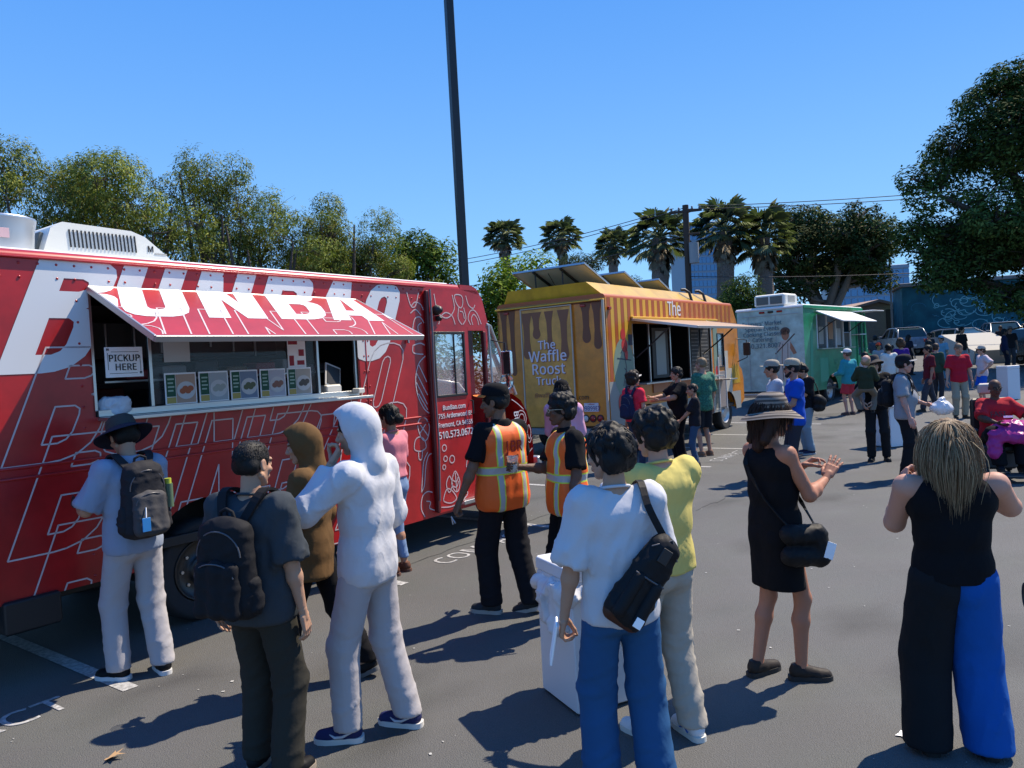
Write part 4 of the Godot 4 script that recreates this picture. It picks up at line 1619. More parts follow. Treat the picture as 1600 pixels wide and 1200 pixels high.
	box_part(t, "notice_sheet", Vector3(-3.585, 2.24, -0.03), Vector3(0.22, 0.28, 0.004), mat("paper2", Color(0.6, 0.6, 0.56), 0.8), 0.001)
	var po := box_part(t, "poster", Vector3(-2.43, 2.18, -0.03), Vector3(0.2, 0.34, 0.004), mat("paper", Color.WHITE), 0.001)
	for q in [[-0.04, 0.08, 0.1, 0.07], [0.05, -0.03, 0.06, 0.06], [-0.06, -0.1, 0.05, 0.09], [0.04, -0.12, 0.08, 0.04]]:
		mb = MB.new()
		mb.box(Vector3(-2.43 + q[0], 2.18 + q[1], -0.027), Vector3(q[2], q[3], 0.002), 0.0005)
		add(mb, "poster_print", mat("poster_red", Color(0.35, 0.03, 0.05), 0.7), po)
	# till screen on its stand, in the right-hand opening
	var scr := box_part(t, "till_screen", Vector3(-1.95, 1.92, -0.12), Vector3(0.2, 0.24, 0.02), mat("white_plastic", Color(0.6, 0.6, 0.58), 0.5), 0.008, Basis(Vector3.BACK, -0.35) * Basis(Vector3.RIGHT, -0.3))
	box_part(t, "till_stand", Vector3(-2.0, 1.79, -0.12), Vector3(0.2, 0.1, 0.16), mat("white_plastic", Color.WHITE), 0.02)
	mb = MB.new()
	mb.box(Vector3(-1.95, 1.92, -0.106) , Vector3(0.165, 0.2, 0.006), 0.002, Basis(Vector3.BACK, -0.35) * Basis(Vector3.RIGHT, -0.3))
	add(mb, "till_glass", blk, scr)
	box_part(t, "card_reader", Vector3(-1.79, 1.765, 0.06), Vector3(0.09, 0.05, 0.1), mat("white_plastic", Color.WHITE), 0.012)
	# --- cab
	var cab := pv([-0.71, 0.33, 0.3, 0.33, 0.34, 2.0, 0.4, 2.42, 0.3, 2.74, 0.2, 2.83, -0.71, 2.83])
	var dw := rect(-0.64, 1.62, -0.11, 2.34)
	var dr := rect(-0.04, 0.5, 0.29, 2.34)
	mb = MB.new()
	sheet(mb, cab, [rect(-0.66, 0.42, 0.29, 2.36)], id)
	add(mb, "cab_side", red, t)
	var front := [Vector2(0.1, 2.89), Vector2(0.2, 2.855), Vector2(0.29, 2.74), Vector2(0.4, 2.42)]
	mb = MB.new()
	for i in 3:
		mb.quad(Vector3(front[i + 1].x, front[i + 1].y, 0), Vector3(front[i + 1].x, front[i + 1].y, w), Vector3(front[i].x, front[i].y, w), Vector3(front[i].x, front[i].y, 0))
	mb.prism(PackedVector2Array([Vector2(-0.1, 2.832), Vector2(0.27, 2.78), Vector2(0.2, 2.853), Vector2(0.1, 2.885), Vector2(-0.1, 2.885)]), -0.12, 0.0)
	add(mb, "front_cap", red, t)
	# door, slid a little back
	var door := Node3D.new()
	door.name = "cab_door"
	t.add_child(door, true)
	mb = MB.new()
	sheet(mb, rect(-0.69, 0.36, -0.03, 2.4), [dw], Transform3D(Basis.IDENTITY, Vector3(0, 0, 0.03)))
	sheet(mb, rect(-0.69, 0.36, -0.03, 2.4), [dw], Transform3D(Basis.IDENTITY, Vector3(0, 0, 0.0)), true)
	mb.box(Vector3(-0.035, 1.38, 0.015), Vector3(0.012, 2.04, 0.03), 0.002)
	add(mb, "door_panel", red, door)
	mb = MB.new()
	for q in [[-0.375, 2.33, 0.55, 0.03], [-0.375, 1.63, 0.55, 0.03], [-0.63, 1.98, 0.03, 0.72], [-0.12, 1.98, 0.03, 0.72], [-0.3, 1.98, 0.022, 0.7]]:
		mb.box(Vector3(q[0], q[1], 0.033), Vector3(q[2], q[3], 0.02), 0.006)
	add(mb, "door_window_frame", blk, door)
	box_part(door, "door_window", Vector3(-0.375, 1.98, 0.02), Vector3(0.52, 0.7, 0.005), glass_mat(), 0.001)
	bar_part(door, "door_handle", [Vector3(-0.06, 1.4, 0.04), Vector3(-0.06, 1.4, 0.07), Vector3(-0.06, 1.55, 0.07), Vector3(-0.06, 1.55, 0.04)], 0.009, blk)
	letter("BunBao.com", 0.05, Vector3(-0.35, 1.5, 0.034), Basis.IDENTITY, wht, door, "lettering", 0.6)
	letter("755 Ardenwood Bl", 0.05, Vector3(-0.34, 1.41, 0.034), Basis.IDENTITY, wht, door, "lettering", 0.6)
	letter("Fremont, CA 94555", 0.05, Vector3(-0.34, 1.31, 0.034), Basis.IDENTITY, wht, door, "lettering", 0.6)
	letter("510.573.0672", 0.075, Vector3(-0.34, 1.2, 0.034), Basis.IDENTITY, wht, door, "lettering", 0.8, "Droid Sans", 0.95)
	# line drawings of vegetables
	var rs := []
	for q: PackedVector2Array in pieces(side, [open]):
		rs.append([q, r_side[1]])
	rs.append([pv([-0.71, 2.42, 0.4, 2.42, 0.2, 2.83, -0.71, 2.83]), r_side[1]])
	rs.append([rect(-0.69, 0.36, -0.03, 1.16), Transform3D(Basis.IDENTITY, Vector3(0, 0, 0.034))])
	sketch(t, rs)
	# post between body and cab, pillars, seat, far window, dashboard, steering wheel
	box_part(t, "corner_post", Vector3(-0.71, 1.58, 0.03), Vector3(0.05, 2.42, 0.05), mat("dark_red", Color(0.1, 0.012, 0.014), 0.4), 0.012)
	bar_part(t, "hose", [Vector3(-0.68, 2.8, 0.06), Vector3(-0.69, 2.4, 0.075), Vector3(-0.7, 1.9, 0.07), Vector3(-0.69, 1.1, 0.075), Vector3(-0.72, 0.5, 0.07)], 0.011, mat("hose_grey", Color(0.16, 0.13, 0.14), 0.6))
	box_part(t, "pillar", Vector3(0.315, 1.35, -0.02), Vector3(0.05, 2.0, 0.06), mat("dark_red", Color.WHITE), 0.012)
	box_part(t, "seat", Vector3(-0.35, 1.25, -1.6), Vector3(0.5, 0.14, 0.5), blk, 0.05)
	box_part(t, "seat_back", Vector3(-0.62, 1.65, -1.6), Vector3(0.13, 0.75, 0.46), blk, 0.05)
	box_part(t, "cab_floor", Vector3(0.2, 0.72, w * 0.5), Vector3(1.9, 0.06, -w - 0.1), blk)
	box_part(t, "dashboard", Vector3(0.62, 1.42, w * 0.5), Vector3(0.4, 0.3, -w - 0.2), dark, 0.04)
	mb = MB.new()
	var ring := []
	for i in 21:
		var q := TAU * i / 20.0
		ring.append(Vector3(0.28 - 0.1 * sin(q), 1.62 + 0.2 * sin(q), -1.6 + 0.22 * cos(q)))
	mb.tube(ring, [0.014], 8, false)
	mb.tube([Vector3(0.28, 1.62, -1.6), Vector3(0.6, 1.4, -1.6)], [0.03], 8)
	add(mb, "steering_wheel", blk, t)
	for q in [[-0.7, 2.36], [-0.7, 1.55]]:
		box_part(t, "far_window_frame", Vector3(-0.2, q[1], w + 0.02), Vector3(1.0, 0.03, 0.05), blk)
	# windscreen side: quarter glass, pillar trim, windscreen, nose
	mb = MB.new()
	mb.poly(pv([0.36, 1.6, 0.86, 1.58, 0.44, 2.38, 0.38, 2.38]), Transform3D(Basis.IDENTITY, Vector3(0, 0, -0.02)))
	add(mb, "quarter_window", glass_mat(), t)
	mb = MB.new()
	mb.tube([Vector3(0.36, 2.44, -0.01), Vector3(0.44, 2.42, -0.01), Vector3(0.9, 1.56, -0.01)], [0.02], 8)
	mb.tube([Vector3(0.36, 2.44, -0.005), Vector3(0.4, 2.42, 0.0), Vector3(0.42, 1.6, 0.0)], [0.014], 8)
	add(mb, "pillar_trim", mat("alu", Color.WHITE), t)
	mb = MB.new()
	mb.quad(Vector3(0.9, 1.56, -0.04), Vector3(0.9, 1.56, w + 0.04), Vector3(0.42, 2.42, w + 0.04), Vector3(0.42, 2.42, -0.04))
	add(mb, "windscreen", glass_mat(), t)
	mb = MB.new()
	mb.tube([Vector3(0.36, 2.44, w), Vector3(0.44, 2.42, w), Vector3(0.9, 1.56, w)], [0.025], 8)
	add(mb, "far_pillar", red, t)
	var hood := PackedVector2Array([Vector2(0.3, 0.62), Vector2(0.3, 1.6), Vector2(0.88, 1.57), Vector2(1.05, 1.48), Vector2(1.18, 1.32), Vector2(1.26, 1.1), Vector2(1.28, 0.85), Vector2(1.27, 0.62), Vector2(1.06, 0.6)])
	for i in 9:
		var q := PI * i / 8.0
		hood.push_back(Vector2(0.72 + 0.42 * cos(q), 0.55 + 0.4 * sin(q)))
	mb = MB.new()
	mb.prism(hood, w + 0.06, -0.05, id, true)
	add(mb, "hood", paint("hood_red", Color(0.5, 0.02, 0.02), 0.25), t)
	mb = MB.new()
	for i in 6:
		mb.box(Vector3(1.285, 0.95 + i * 0.045, w * 0.5), Vector3(0.02, 0.024, 1.3), 0.004)
	add(mb, "grille", steel, t)
	for z in [-0.28, w + 0.28]:
		var hl := MB.new()
		hl.lathe([Vector2(0.1, 0), Vector2(0.1, 0.03), Vector2(0.07, 0.045), Vector2(0.001, 0.05)], 20, Transform3D(Basis(Vector3.BACK, -PI / 2), Vector3(1.265, 1.02, z)))
		add(hl, "headlight", mat("lens", Color(0.7, 0.72, 0.74), 0.1, 0.3), t)
	box_part(t, "bumper", Vector3(1.36, 0.62, w * 0.5), Vector3(0.1, 0.22, -w), mat("alu", Color.WHITE), 0.03)
	var ln := MB.new()
	for q in [smooth([0.95, 1.25, 1.0, 1.34, 1.1, 1.33, 1.15, 1.24, 1.1, 1.14, 1.0, 1.15], true), smooth([0.99, 1.24, 1.03, 1.3, 1.1, 1.28, 1.1, 1.2, 1.03, 1.19], true), smooth([1.16, 1.05, 1.2, 1.15, 1.24, 1.05, 1.2, 0.97], true), smooth([0.86, 1.5, 0.98, 1.44, 1.1, 1.36]), smooth([1.08, 0.9, 1.12, 0.98, 1.2, 0.92, 1.25, 0.98]), smooth([1.0, 0.8, 1.1, 0.86, 1.16, 0.8, 1.25, 0.84])]:
		print_line(ln, q, 0.012, [[hood, Transform3D(Basis.IDENTITY, Vector3(0, 0, -0.047))]], false)
	add(ln, "hood_drawing", mat("line_print", Color.WHITE), t)
	letter("BUNBAO", 0.09, Vector3(0.93, 1.1, -0.045), Basis(Vector3.BACK, -PI / 2), wht, t, "lettering", 0.8)
	# mirror
	mb = MB.new()
	mb.tube([Vector3(0.42, 2.25, 0.0), Vector3(0.5, 2.2, 0.16), Vector3(0.5, 1.62, 0.16), Vector3(0.42, 1.58, 0.0)], [0.011], 6)
	add(mb, "mirror_bracket", blk, t)
	box_part(t, "mirror", Vector3(0.5, 1.96, 0.17), Vector3(0.05, 0.3, 0.17), mat("chrome", Color(0.75, 0.75, 0.75), 0.1, 1.0), 0.03)
	mb = MB.new()
	mb.lathe([Vector2(0.1, 0.0), Vector2(0.095, 0.03), Vector2(0.06, 0.055), Vector2(0.001, 0.065)], 20, Transform3D(Basis(Vector3.BACK, -PI / 2), Vector3(0.48, 1.73, 0.16)))
	add(mb, "round_mirror", mat("chrome", Color.WHITE), t)
	# extras on the cab side
	mb = MB.new()
	mb.lathe([Vector2(0.05, 0.0), Vector2(0.06, 0.03), Vector2(0.035, 0.09), Vector2(0.001, 0.1)], 14, Transform3D(Basis(Vector3.RIGHT, PI / 2), Vector3(-0.55, 2.58, 0.0)))
	mb.lathe([Vector2(0.03, 0.0), Vector2(0.03, 0.05), Vector2(0.001, 0.07)], 10, Transform3D(Basis(Vector3.RIGHT, PI / 2), Vector3(-0.52, 2.49, 0.0)))
	add(mb, "camera_pod", blk, t)
	box_part(t, "latch", Vector3(-1.02, 2.28, 0.02), Vector3(0.018, 0.12, 0.03), steel, 0.005)
	# below: step, hitch, wheels
	box_part(t, "step", Vector3(-0.1, 0.42, 0.02), Vector3(0.55, 0.05, 0.22), steel, 0.01)
	box_part(t, "jack_box", Vector3(-4.75, 0.46, -0.05), Vector3(0.36, 0.22, 0.18), blk, 0.02)
	box_part(t, "chassis_rail", Vector3(-2.2, 0.5, -0.5), Vector3(7.2, 0.2, 0.12), blk, 0.01)
	box_part(t, "chassis_rail", Vector3(-2.2, 0.5, w + 0.5), Vector3(7.2, 0.2, 0.12), blk, 0.01)
	for x in [-3.42, 0.72]:
		for z in [-0.22, w + 0.22]:
			wheel(t, Vector3(x, 0.41, z), 0.41, 0.26, Color(0.05, 0.05, 0.05))
	# --- roof gear (bolted on)
	var ac := Node3D.new()
	ac.name = "air_conditioner"
	t.add_child(ac, true)
	var cream := mat("cream_plastic", Color(0.72, 0.72, 0.66), 0.45)
	mb = MB.new()
	var sh := pv([-4.2, 2.915, -4.2, 3.02, -4.14, 3.2, -4.05, 3.255, -3.5, 3.24, -3.38, 3.2, -3.2, 3.06, -3.12, 2.98, -3.1, 2.915])
	mb.prism(sh, -1.45, -0.75, id, true)
	add(mb, "housing", cream, ac)
	mb = MB.new()
	var lip := pv([-4.24, 2.912, -4.24, 2.96, -3.1, 2.96, -3.06, 2.912])
	mb.prism(lip, -1.5, -0.7, id)
	add(mb, "base_flange", cream, ac)
	for i in 18:
		box_part(ac, "louvre", Vector3(-4.0 + i * 0.031, 3.13, -0.748), Vector3(0.011, 0.14, 0.012), blk, 0.002, Basis(Vector3.BACK, 0.06))
	box_part(ac, "intake_grille", Vector3(-4.19, 3.08, -1.1), Vector3(0.03, 0.2, 0.5), mat("mesh_grey", Color(0.12, 0.13, 0.12), 0.7), 0.004, Basis(Vector3.BACK, -0.28))
	letter("M", 0.05, Vector3(-3.34, 3.1, -0.747), Basis.IDENTITY, ink, ac, "lettering", 0.6)
	box_part(ac, "printed_rule", Vector3(-3.25, 3.065, -0.748), Vector3(0.11, 0.012, 0.004), mat("faint_ink", Color(0.35, 0.35, 0.34), 0.8), 0.001)
	var fan := Node3D.new()
	fan.name = "exhaust_fan"
	t.add_child(fan, true)
	mb = MB.new()
	mb.lathe([Vector2(0.2, 2.91), Vector2(0.23, 2.93), Vector2(0.245, 3.12), Vector2(0.26, 3.2), Vector2(0.262, 3.215), Vector2(0.25, 3.22), Vector2(0.2, 3.18), Vector2(0.15, 3.16)], 32, Transform3D(Basis.IDENTITY, Vector3(-4.52, 0, -0.75)))
	add(mb, "fan_drum", mat("galvanised", Color(0.6, 0.63, 0.66), 0.35, 0.85), fan)
	mb = MB.new()
	mb.lathe([Vector2(0.15, 3.16), Vector2(0.16, 3.28), Vector2(0.12, 3.33), Vector2(0.001, 3.34)], 24, Transform3D(Basis(Vector3.BACK, 0.08), Vector3(-4.55, 0, -0.75)))
	add(mb, "fan_cap", mat("galvanised", Color.WHITE), fan)
	box_part(fan, "sticker", Vector3(-4.58, 3.08, -0.5), Vector3(0.1, 0.07, 0.004), mat("sticker", Color(0.6, 0.4, 0.42), 0.6), 0.001)
	set_bags(t)


# things lying on the service counter
func set_bags(t: Node3D) -> void:
	var p := []
	for i in 6:
		p.append(ell(Vector3(-0.05 + 0.045 * (i % 3), 0.04 + 0.04 * (i / 3), 0.03 * ((i * 7) % 3)), Vector3(0.05, 0.045, 0.05)))
	var o := add(nets(p, 0.01, 0.02, {"amp": 0.01, "freq": Vector3(10, 10, 10)}), "takeaway_bag", mat("bag_white", Color(0.6, 0.62, 0.66), 0.5))
	o.transform = t.transform * Transform3D(Basis.IDENTITY, Vector3(-4.1, 1.73, -0.05))
	tag(o, "crumpled white bag at the left end of the red truck counter", "bag")


func menu_card(t: Node3D, at: Vector3, i: int) -> void:
	var o := Node3D.new()
	o.name = "menu_card"
	t.add_child(o, true)
	o.position = at
	box_part(o, "card", Vector3.ZERO, Vector3(0.265, 0.25, 0.006), mat("paper", Color.WHITE), 0.001)
	var bx := Transform3D(Basis.IDENTITY, Vector3(0, 0, 0.005))
	var mb := MB.new()
	mb.poly(rect(-0.042, -0.112, 0.122, 0.112), bx)
	add(mb, "photo_ground", mat("card_grey" + str(i), [Color(0.5, 0.33, 0.24), Color(0.42, 0.46, 0.48), Color(0.2, 0.26, 0.36), Color(0.5, 0.5, 0.56), Color(0.46, 0.42, 0.36)][i], 0.6), o)
	mb = MB.new()
	mb.poly(rect(-0.122, -0.06, -0.046, 0.112), bx)
	add(mb, "green_band", mat("card_green", Color(0.01, 0.09, 0.045), 0.6), o)
	mb = MB.new()
	mb.poly(rect(-0.122, -0.112, -0.046, -0.064), bx)
	add(mb, "yellow_band", mat("card_yellow", Color(0.5, 0.38, 0.1), 0.6), o)
	bx.origin.z = 0.007
	mb = MB.new()
	mb.poly(circle(0.04, -0.015, 0.079, 0.07, 20), bx)
	add(mb, "printed_plate", mat("card_plate", Color(0.62, 0.62, 0.62), 0.6), o)
	bx.origin.z = 0.009
	mb = MB.new()
	for k in 4:
		mb.poly(circle(0.01 + 0.022 * k, -0.02 + 0.018 * (k % 2), 0.027, 0.023, 12), Transform3D(Basis.IDENTITY, Vector3(0, 0, 0.009 + 0.0006 * k)))
	add(mb, "printed_food", mat("card_food" + str(i), [Color(0.45, 0.12, 0.05), Color(0.4, 0.42, 0.38), Color(0.12, 0.14, 0.07), Color(0.3, 0.14, 0.1), Color(0.1, 0.09, 0.08)][i], 0.6), o)
	mb = MB.new()
	for k in 4:
		mb.poly(rect(-0.112, 0.07 - k * 0.03, -0.058 - 0.01 * (k % 2), 0.083 - k * 0.03), bx)
	add(mb, "printed_lines", mat("card_text", Color(0.35, 0.5, 0.4), 0.6), o)


func sketch(t: Node3D, rs: Array) -> void:
	var w := 0.012
	# prawn over the door, onion rings, gourd, peapods
	for q in [
		[[-0.98, 2.76, -0.93, 2.62, -0.86, 2.62, -0.8, 2.76], false], [[-0.55, 2.76, -0.5, 2.56, -0.35, 2.5, -0.22, 2.6, -0.24, 2.76], false], [[-0.5, 2.43, -0.45, 2.52, -0.36, 2.56, -0.26, 2.52, -0.22, 2.43], false],
		[[-0.2, 2.76, -0.17, 2.66, -0.1, 2.62, -0.06, 2.68, -0.08, 2.76], true], [[-0.14, 2.62, -0.16, 2.5, -0.1, 2.43], false], [[-0.05, 2.62, -0.02, 2.5, -0.08, 2.43], false], [[-0.12, 2.58, -0.07, 2.57, -0.05, 2.5], false],
		[[0.0, 2.76, 0.04, 2.66, 0.12, 2.62, 0.16, 2.66], false], [[0.06, 2.43, 0.02, 2.5, 0.06, 2.58, 0.13, 2.6, 0.2, 2.55, 0.26, 2.44], false], [[0.1, 2.43, 0.08, 2.5, 0.13, 2.55, 0.19, 2.5, 0.21, 2.43], false],
		[[-0.92, 2.62, -0.86, 2.66, -0.78, 2.64, -0.74, 2.58], false], [[-0.94, 2.54, -0.86, 2.58, -0.78, 2.52], false], [[-0.88, 2.25, -0.92, 2.36, -0.88, 2.48, -0.8, 2.5, -0.74, 2.44], false], [[-0.82, 2.3, -0.84, 2.4, -0.78, 2.44], false],
		# wheat-like leaf below the awning
		[[-0.75, 2.08, -0.86, 2.0, -0.92, 1.84, -0.9, 1.66, -0.82, 1.52, -0.74, 1.46], false], [[-0.9, 1.9, -0.75, 1.66], false], [[-0.91, 1.8, -0.76, 1.56], false], [[-0.86, 1.99, -0.75, 1.8], false], [[-0.89, 1.68, -0.76, 1.5], false],
		[[-0.92, 2.2, -0.82, 2.22, -0.75, 2.2], false], [[-0.93, 2.2, -0.93, 2.12, -0.78, 2.1], false],
		# crossed basket, mushroom, chilli, aubergine
		[[-0.93, 1.34, -0.88, 1.42, -0.79, 1.4, -0.75, 1.3, -0.8, 1.18, -0.88, 1.2], true], [[-0.92, 1.38, -0.78, 1.22], false], [[-0.9, 1.26, -0.77, 1.38], false],
		[[-1.0, 1.1, -0.98, 1.19, -0.91, 1.22, -0.84, 1.18, -0.82, 1.1, -0.88, 1.07, -0.94, 1.07], true], [[-0.94, 1.07, -0.94, 0.99, -0.9, 0.98, -0.88, 1.06], false],
		[[-0.93, 0.63, -0.88, 0.7, -0.84, 0.9, -0.79, 1.0, -0.74, 1.02], false], [[-0.93, 0.63, -0.9, 0.8, -0.87, 0.95, -0.8, 1.04], false],
		[[-0.9, 0.36, -0.95, 0.46, -0.92, 0.58, -0.84, 0.62, -0.76, 0.6], false], [[-0.86, 0.52, -0.8, 0.5, -0.82, 0.44, -0.74, 0.4], false],
		# leaves and rings on the door
		[[-0.42, 0.56, -0.47, 0.66, -0.4, 0.78, -0.33, 0.66, -0.36, 0.56], true], [[-0.4, 0.76, -0.39, 0.56], false], [[-0.52, 0.56, -0.56, 0.66, -0.5, 0.74, -0.46, 0.64], true], [[-0.62, 0.5, -0.56, 0.6, -0.48, 0.58, -0.4, 0.48, -0.48, 0.44, -0.58, 0.46], true], [[-0.34, 0.5, -0.26, 0.56, -0.2, 0.5, -0.28, 0.45], true],
		[[-0.66, 0.42, -0.5, 0.4, -0.3, 0.42, -0.1, 0.44], false], [[-0.47, 0.7, -0.39, 0.66, -0.35, 0.72], false], [[-0.45, 0.62, -0.39, 0.6, -0.35, 0.66], false],
		[[-0.2, 0.8, -0.16, 0.92, -0.08, 0.94, -0.04, 0.86], false], [[-0.16, 0.8, -0.12, 0.88, -0.06, 0.86], false]]:
		var mb := MB.new()
		print_line(mb, smooth(q[0], q[1]), w, rs, q[1])
		add(mb, "line_drawing", mat("line_print", Color.WHITE), t)
	for q in [[-0.56, 1.06, 0.035], [-0.55, 0.94, 0.03], [-0.44, 0.92, 0.042], [-0.58, 0.85, 0.025]]:
		var mb := MB.new()
		print_line(mb, circle(q[0], q[1], q[2], q[2], 14), w, rs)
		add(mb, "line_drawing", mat("line_print", Color.WHITE), t)

func drip(x: float, top: float, w: float, l: float) -> PackedVector2Array:
	var p := PackedVector2Array([Vector2(x - w * 0.75, top), Vector2(x - w * 0.42, top - l * 0.25), Vector2(x - w * 0.36, top - l * 0.6)])
	for i in 9:
		var a := PI + PI * i / 8.0
		p.push_back(Vector2(x + cos(a) * w * 0.52, top - l + w * 0.6 + sin(a) * w * 0.6))
	p.append_array(PackedVector2Array([Vector2(x + w * 0.36, top - l * 0.6), Vector2(x + w * 0.42, top - l * 0.25), Vector2(x + w * 0.75, top)]))
	return p


func orange_truck() -> void:
	var t := thing("food_truck", "orange food truck with brown syrup drips, striped top and tilted solar panels", "food truck", Vector3(1.87, 0, -14.78), deg_to_rad(90.0 - 37.5))
	var org := paint("orange_paint", Color(0.72, 0.25, 0.012))
	var yel := paint("yellow_paint", Color(0.72, 0.42, 0.02))
	var brn := mat("brown_print", Color(0.16, 0.05, 0.018), 0.45)
	var rust := mat("rust_print", Color(0.4, 0.085, 0.014), 0.4)
	var crm := mat("cream_print", Color(0.5, 0.44, 0.34), 0.5)
	var wht := mat("white_print", Color.WHITE)
	var blk := mat("black_trim", Color.WHITE)
	var steel := mat("stainless", Color.WHITE)
	var dark := mat("dark_inside", Color.WHITE)
	var alu := mat("alu", Color.WHITE)
	var w := -2.65
	var id := Transform3D.IDENTITY
	var up := 3.14
	var rear := Transform3D(Basis(Vector3(0, 0, 1), Vector3(0, 1, 0), Vector3(-1, 0, 0)), Vector3.ZERO)   # x of the print runs along +z, front towards -x
	# side
	var side := pv([0, 0.62, 0, up, 6.4, up, 6.7, 2.7, 6.75, 1.6, 6.75, 0.5, 6.4, 0.5])
	for q in circle(5.9, 0.45, 0.52, 0.52, 14, 0.0, PI):
		side.push_back(q)
	side.append_array(pv([5.35, 0.5, 2.1, 0.5]))
	for q in circle(1.55, 0.45, 0.52, 0.52, 14, 0.0, PI):
		side.push_back(q)
	side.push_back(Vector2(1.0, 0.62))
	var open := rect(1.02, 1.42, 5.0, 2.64)
	var win := rect(5.35, 1.62, 5.72, 2.42)
	var mb := MB.new()
	sheet(mb, side, [open, win], id)
	add(mb, "side_panel", org, t)
	mb = MB.new()
	sheet(mb, side, [open, win], Transform3D(Basis.IDENTITY, Vector3(0, 0, -0.05)), true)
	add(mb, "wall_lining", dark, t)
	var rgs := []
	for q: PackedVector2Array in pieces(side, [open, win]):
		rgs.append([q, Transform3D(Basis.IDENTITY, Vector3(0, 0, 0.003))])
	var amber := mat("amber_print", Color(0.7, 0.38, 0.03), 0.4)
	for i in 24:
		var x := 0.06 + i * 0.265
		mb = MB.new()
		print_poly(mb, [rect(x, 2.68 if i > 2 else 1.5, x + 0.12, up)], rgs)
		add(mb, "brown_stripe", rust, t)
		if i < 12:
			mb = MB.new()
			print_poly(mb, [rect(x + 0.13, 2.68 if i > 2 else 1.5, x + 0.255, up)], rgs)
			add(mb, "yellow_stripe", amber, t)
	mb = MB.new()
	print_poly(mb, [rect(0.0, 0.5, 1.0, 1.5), rect(1.0, 0.5, 6.75, 0.95)], rgs)
	add(mb, "grey_print", mat("mural_grey", Color(0.3, 0.3, 0.27), 0.5), t)
	var rg2 := []
	for r in rgs:
		rg2.append([r[0], Transform3D(Basis.IDENTITY, Vector3(0, 0, 0.006))])
	for q in [circle(0.62, 1.75, 0.42, 0.6), rect(5.1, 0.6, 5.35, 2.66)]:
		mb = MB.new()
		print_poly(mb, [q], rg2)
		add(mb, "green_print", mat("mural_green", Color(0.2, 0.27, 0.2), 0.5), t)
	var rg3 := []
	for r in rgs:
		rg3.append([r[0], Transform3D(Basis.IDENTITY, Vector3(0, 0, 0.009))])
	for q in [circle(0.62, 2.42, 0.1, 0.12), circle(0.66, 2.2, 0.12, 0.14), circle(0.72, 2.02, 0.06, 0.12), circle(0.45, 1.05, 0.14, 0.2), circle(5.25, 1.52, 0.1, 0.12)]:
		mb = MB.new()
		print_poly(mb, [q], rg3)
		add(mb, "red_print", mat("mural_red", Color(0.5, 0.03, 0.03), 0.5), t)
	mb = MB.new()
	for q in [[0.35, 1.95, 0.9, 1.9], [0.55, 1.4, 0.7, 1.75, 0.62, 2.1], [0.5, 2.05, 0.6, 2.15], [0.68, 2.18, 0.75, 2.1], [0.62, 1.75, 0.9, 1.5]]:
		print_line(mb, pv(q), 0.025, rg3, false)
	print_poly(mb, [rect(0.82, 2.2, 1.0, 2.42), rect(0.62, 0.62, 1.0, 1.5)], rg3)
	add(mb, "dark_print", mat("mural_dark", Color(0.015, 0.03, 0.06), 0.5), t)
	mb = MB.new()
	print_poly(mb, [rect(5.74, 0.6, 6.2, 1.55), rect(5.74, 1.5, 5.98, 2.0), pv([5.1, 0.55, 5.35, 0.55, 5.35, 1.4, 5.1, 1.3])], rg2)
	add(mb, "cream_panel", crm, t)
	mb = MB.new()
	for i in 7:
		print_poly(mb, [pv([6.2 + i * 0.08, 1.15, 6.27 + i * 0.08, 1.15, 6.24 + i * 0.07, 1.62 + 0.08 * (i % 2), 6.2 + i * 0.07, 1.6])], rg2)
	add(mb, "flame_print", yel, t)
	# sliding cab window in the side, with a pale print seen in it
	box_part(t, "cab_window", Vector3(5.53, 2.02, -0.02), Vector3(0.37, 0.8, 0.006), glass_mat(), 0.001)
	for q in [[5.34, 2.02, 0.03, 0.84], [5.73, 2.02, 0.03, 0.84], [5.53, 2.43, 0.42, 0.03], [5.53, 1.61, 0.42, 0.03]]:
		box_part(t, "window_frame", Vector3(q[0], q[1], 0.005), Vector3(q[2], q[3], 0.03), blk, 0.006)
	letter("The", 0.3, Vector3(3.0, 2.98, 0.008), Basis.IDENTITY, wht, t, "lettering", 0.9)
	letter("FOOD", 0.16, Vector3(5.56, 0.98, 0.01), Basis.IDENTITY, blk, t, "lettering", 0.5, "Droid Sans", 0.9)
	# roof, raised yellow curb, gutter
	var sec := PackedVector2Array()
	for i in 5:
		var q := PI * 0.5 * i / 4.0
		sec.push_back(Vector2(-0.09 + 0.09 * cos(q), up + 0.08 * sin(q)))
	for i in 5:
		var q := PI * 0.5 + PI * 0.5 * i / 4.0
		sec.push_back(Vector2(w + 0.09 + 0.09 * cos(q), up + 0.08 * sin(q)))
	mb = MB.new()
	mb.prism(sec, -6.4, -0.0, rear, true)
	add(mb, "roof_edge", rust, t)
	mb = MB.new()
	var lo := [Vector3(0.1, 3.215, -0.12), Vector3(6.2, 3.215, -0.12), Vector3(6.2, 3.215, w + 0.12), Vector3(0.1, 3.215, w + 0.12)]
	var hi := [Vector3(0.02, 3.48, -0.42), Vector3(5.8, 3.44, -0.42), Vector3(5.8, 3.44, w + 0.3), Vector3(0.02, 3.48, w + 0.3)]
	for i in 4:
		var j := (i + 1) % 4
		mb.quad(lo[i], lo[j], hi[j], hi[i])
	mb.quad(hi[0], hi[1], hi[2], hi[3])
	add(mb, "raised_roof", yel, t)
	for x in [4.3, 5.1]:
		bar_part(t, "roof_pipe", [Vector3(x, 3.2, -0.14), Vector3(x, 3.42, -0.2), Vector3(x - 0.03, 3.5, -0.3), Vector3(x - 0.1, 3.5, -0.36)], 0.035, blk)
	box_part(t, "rain_gutter", Vector3(-0.05, 3.1, w * 0.5), Vector3(0.07, 0.03, -w), mat("amber_print", Color.WHITE), 0.008)
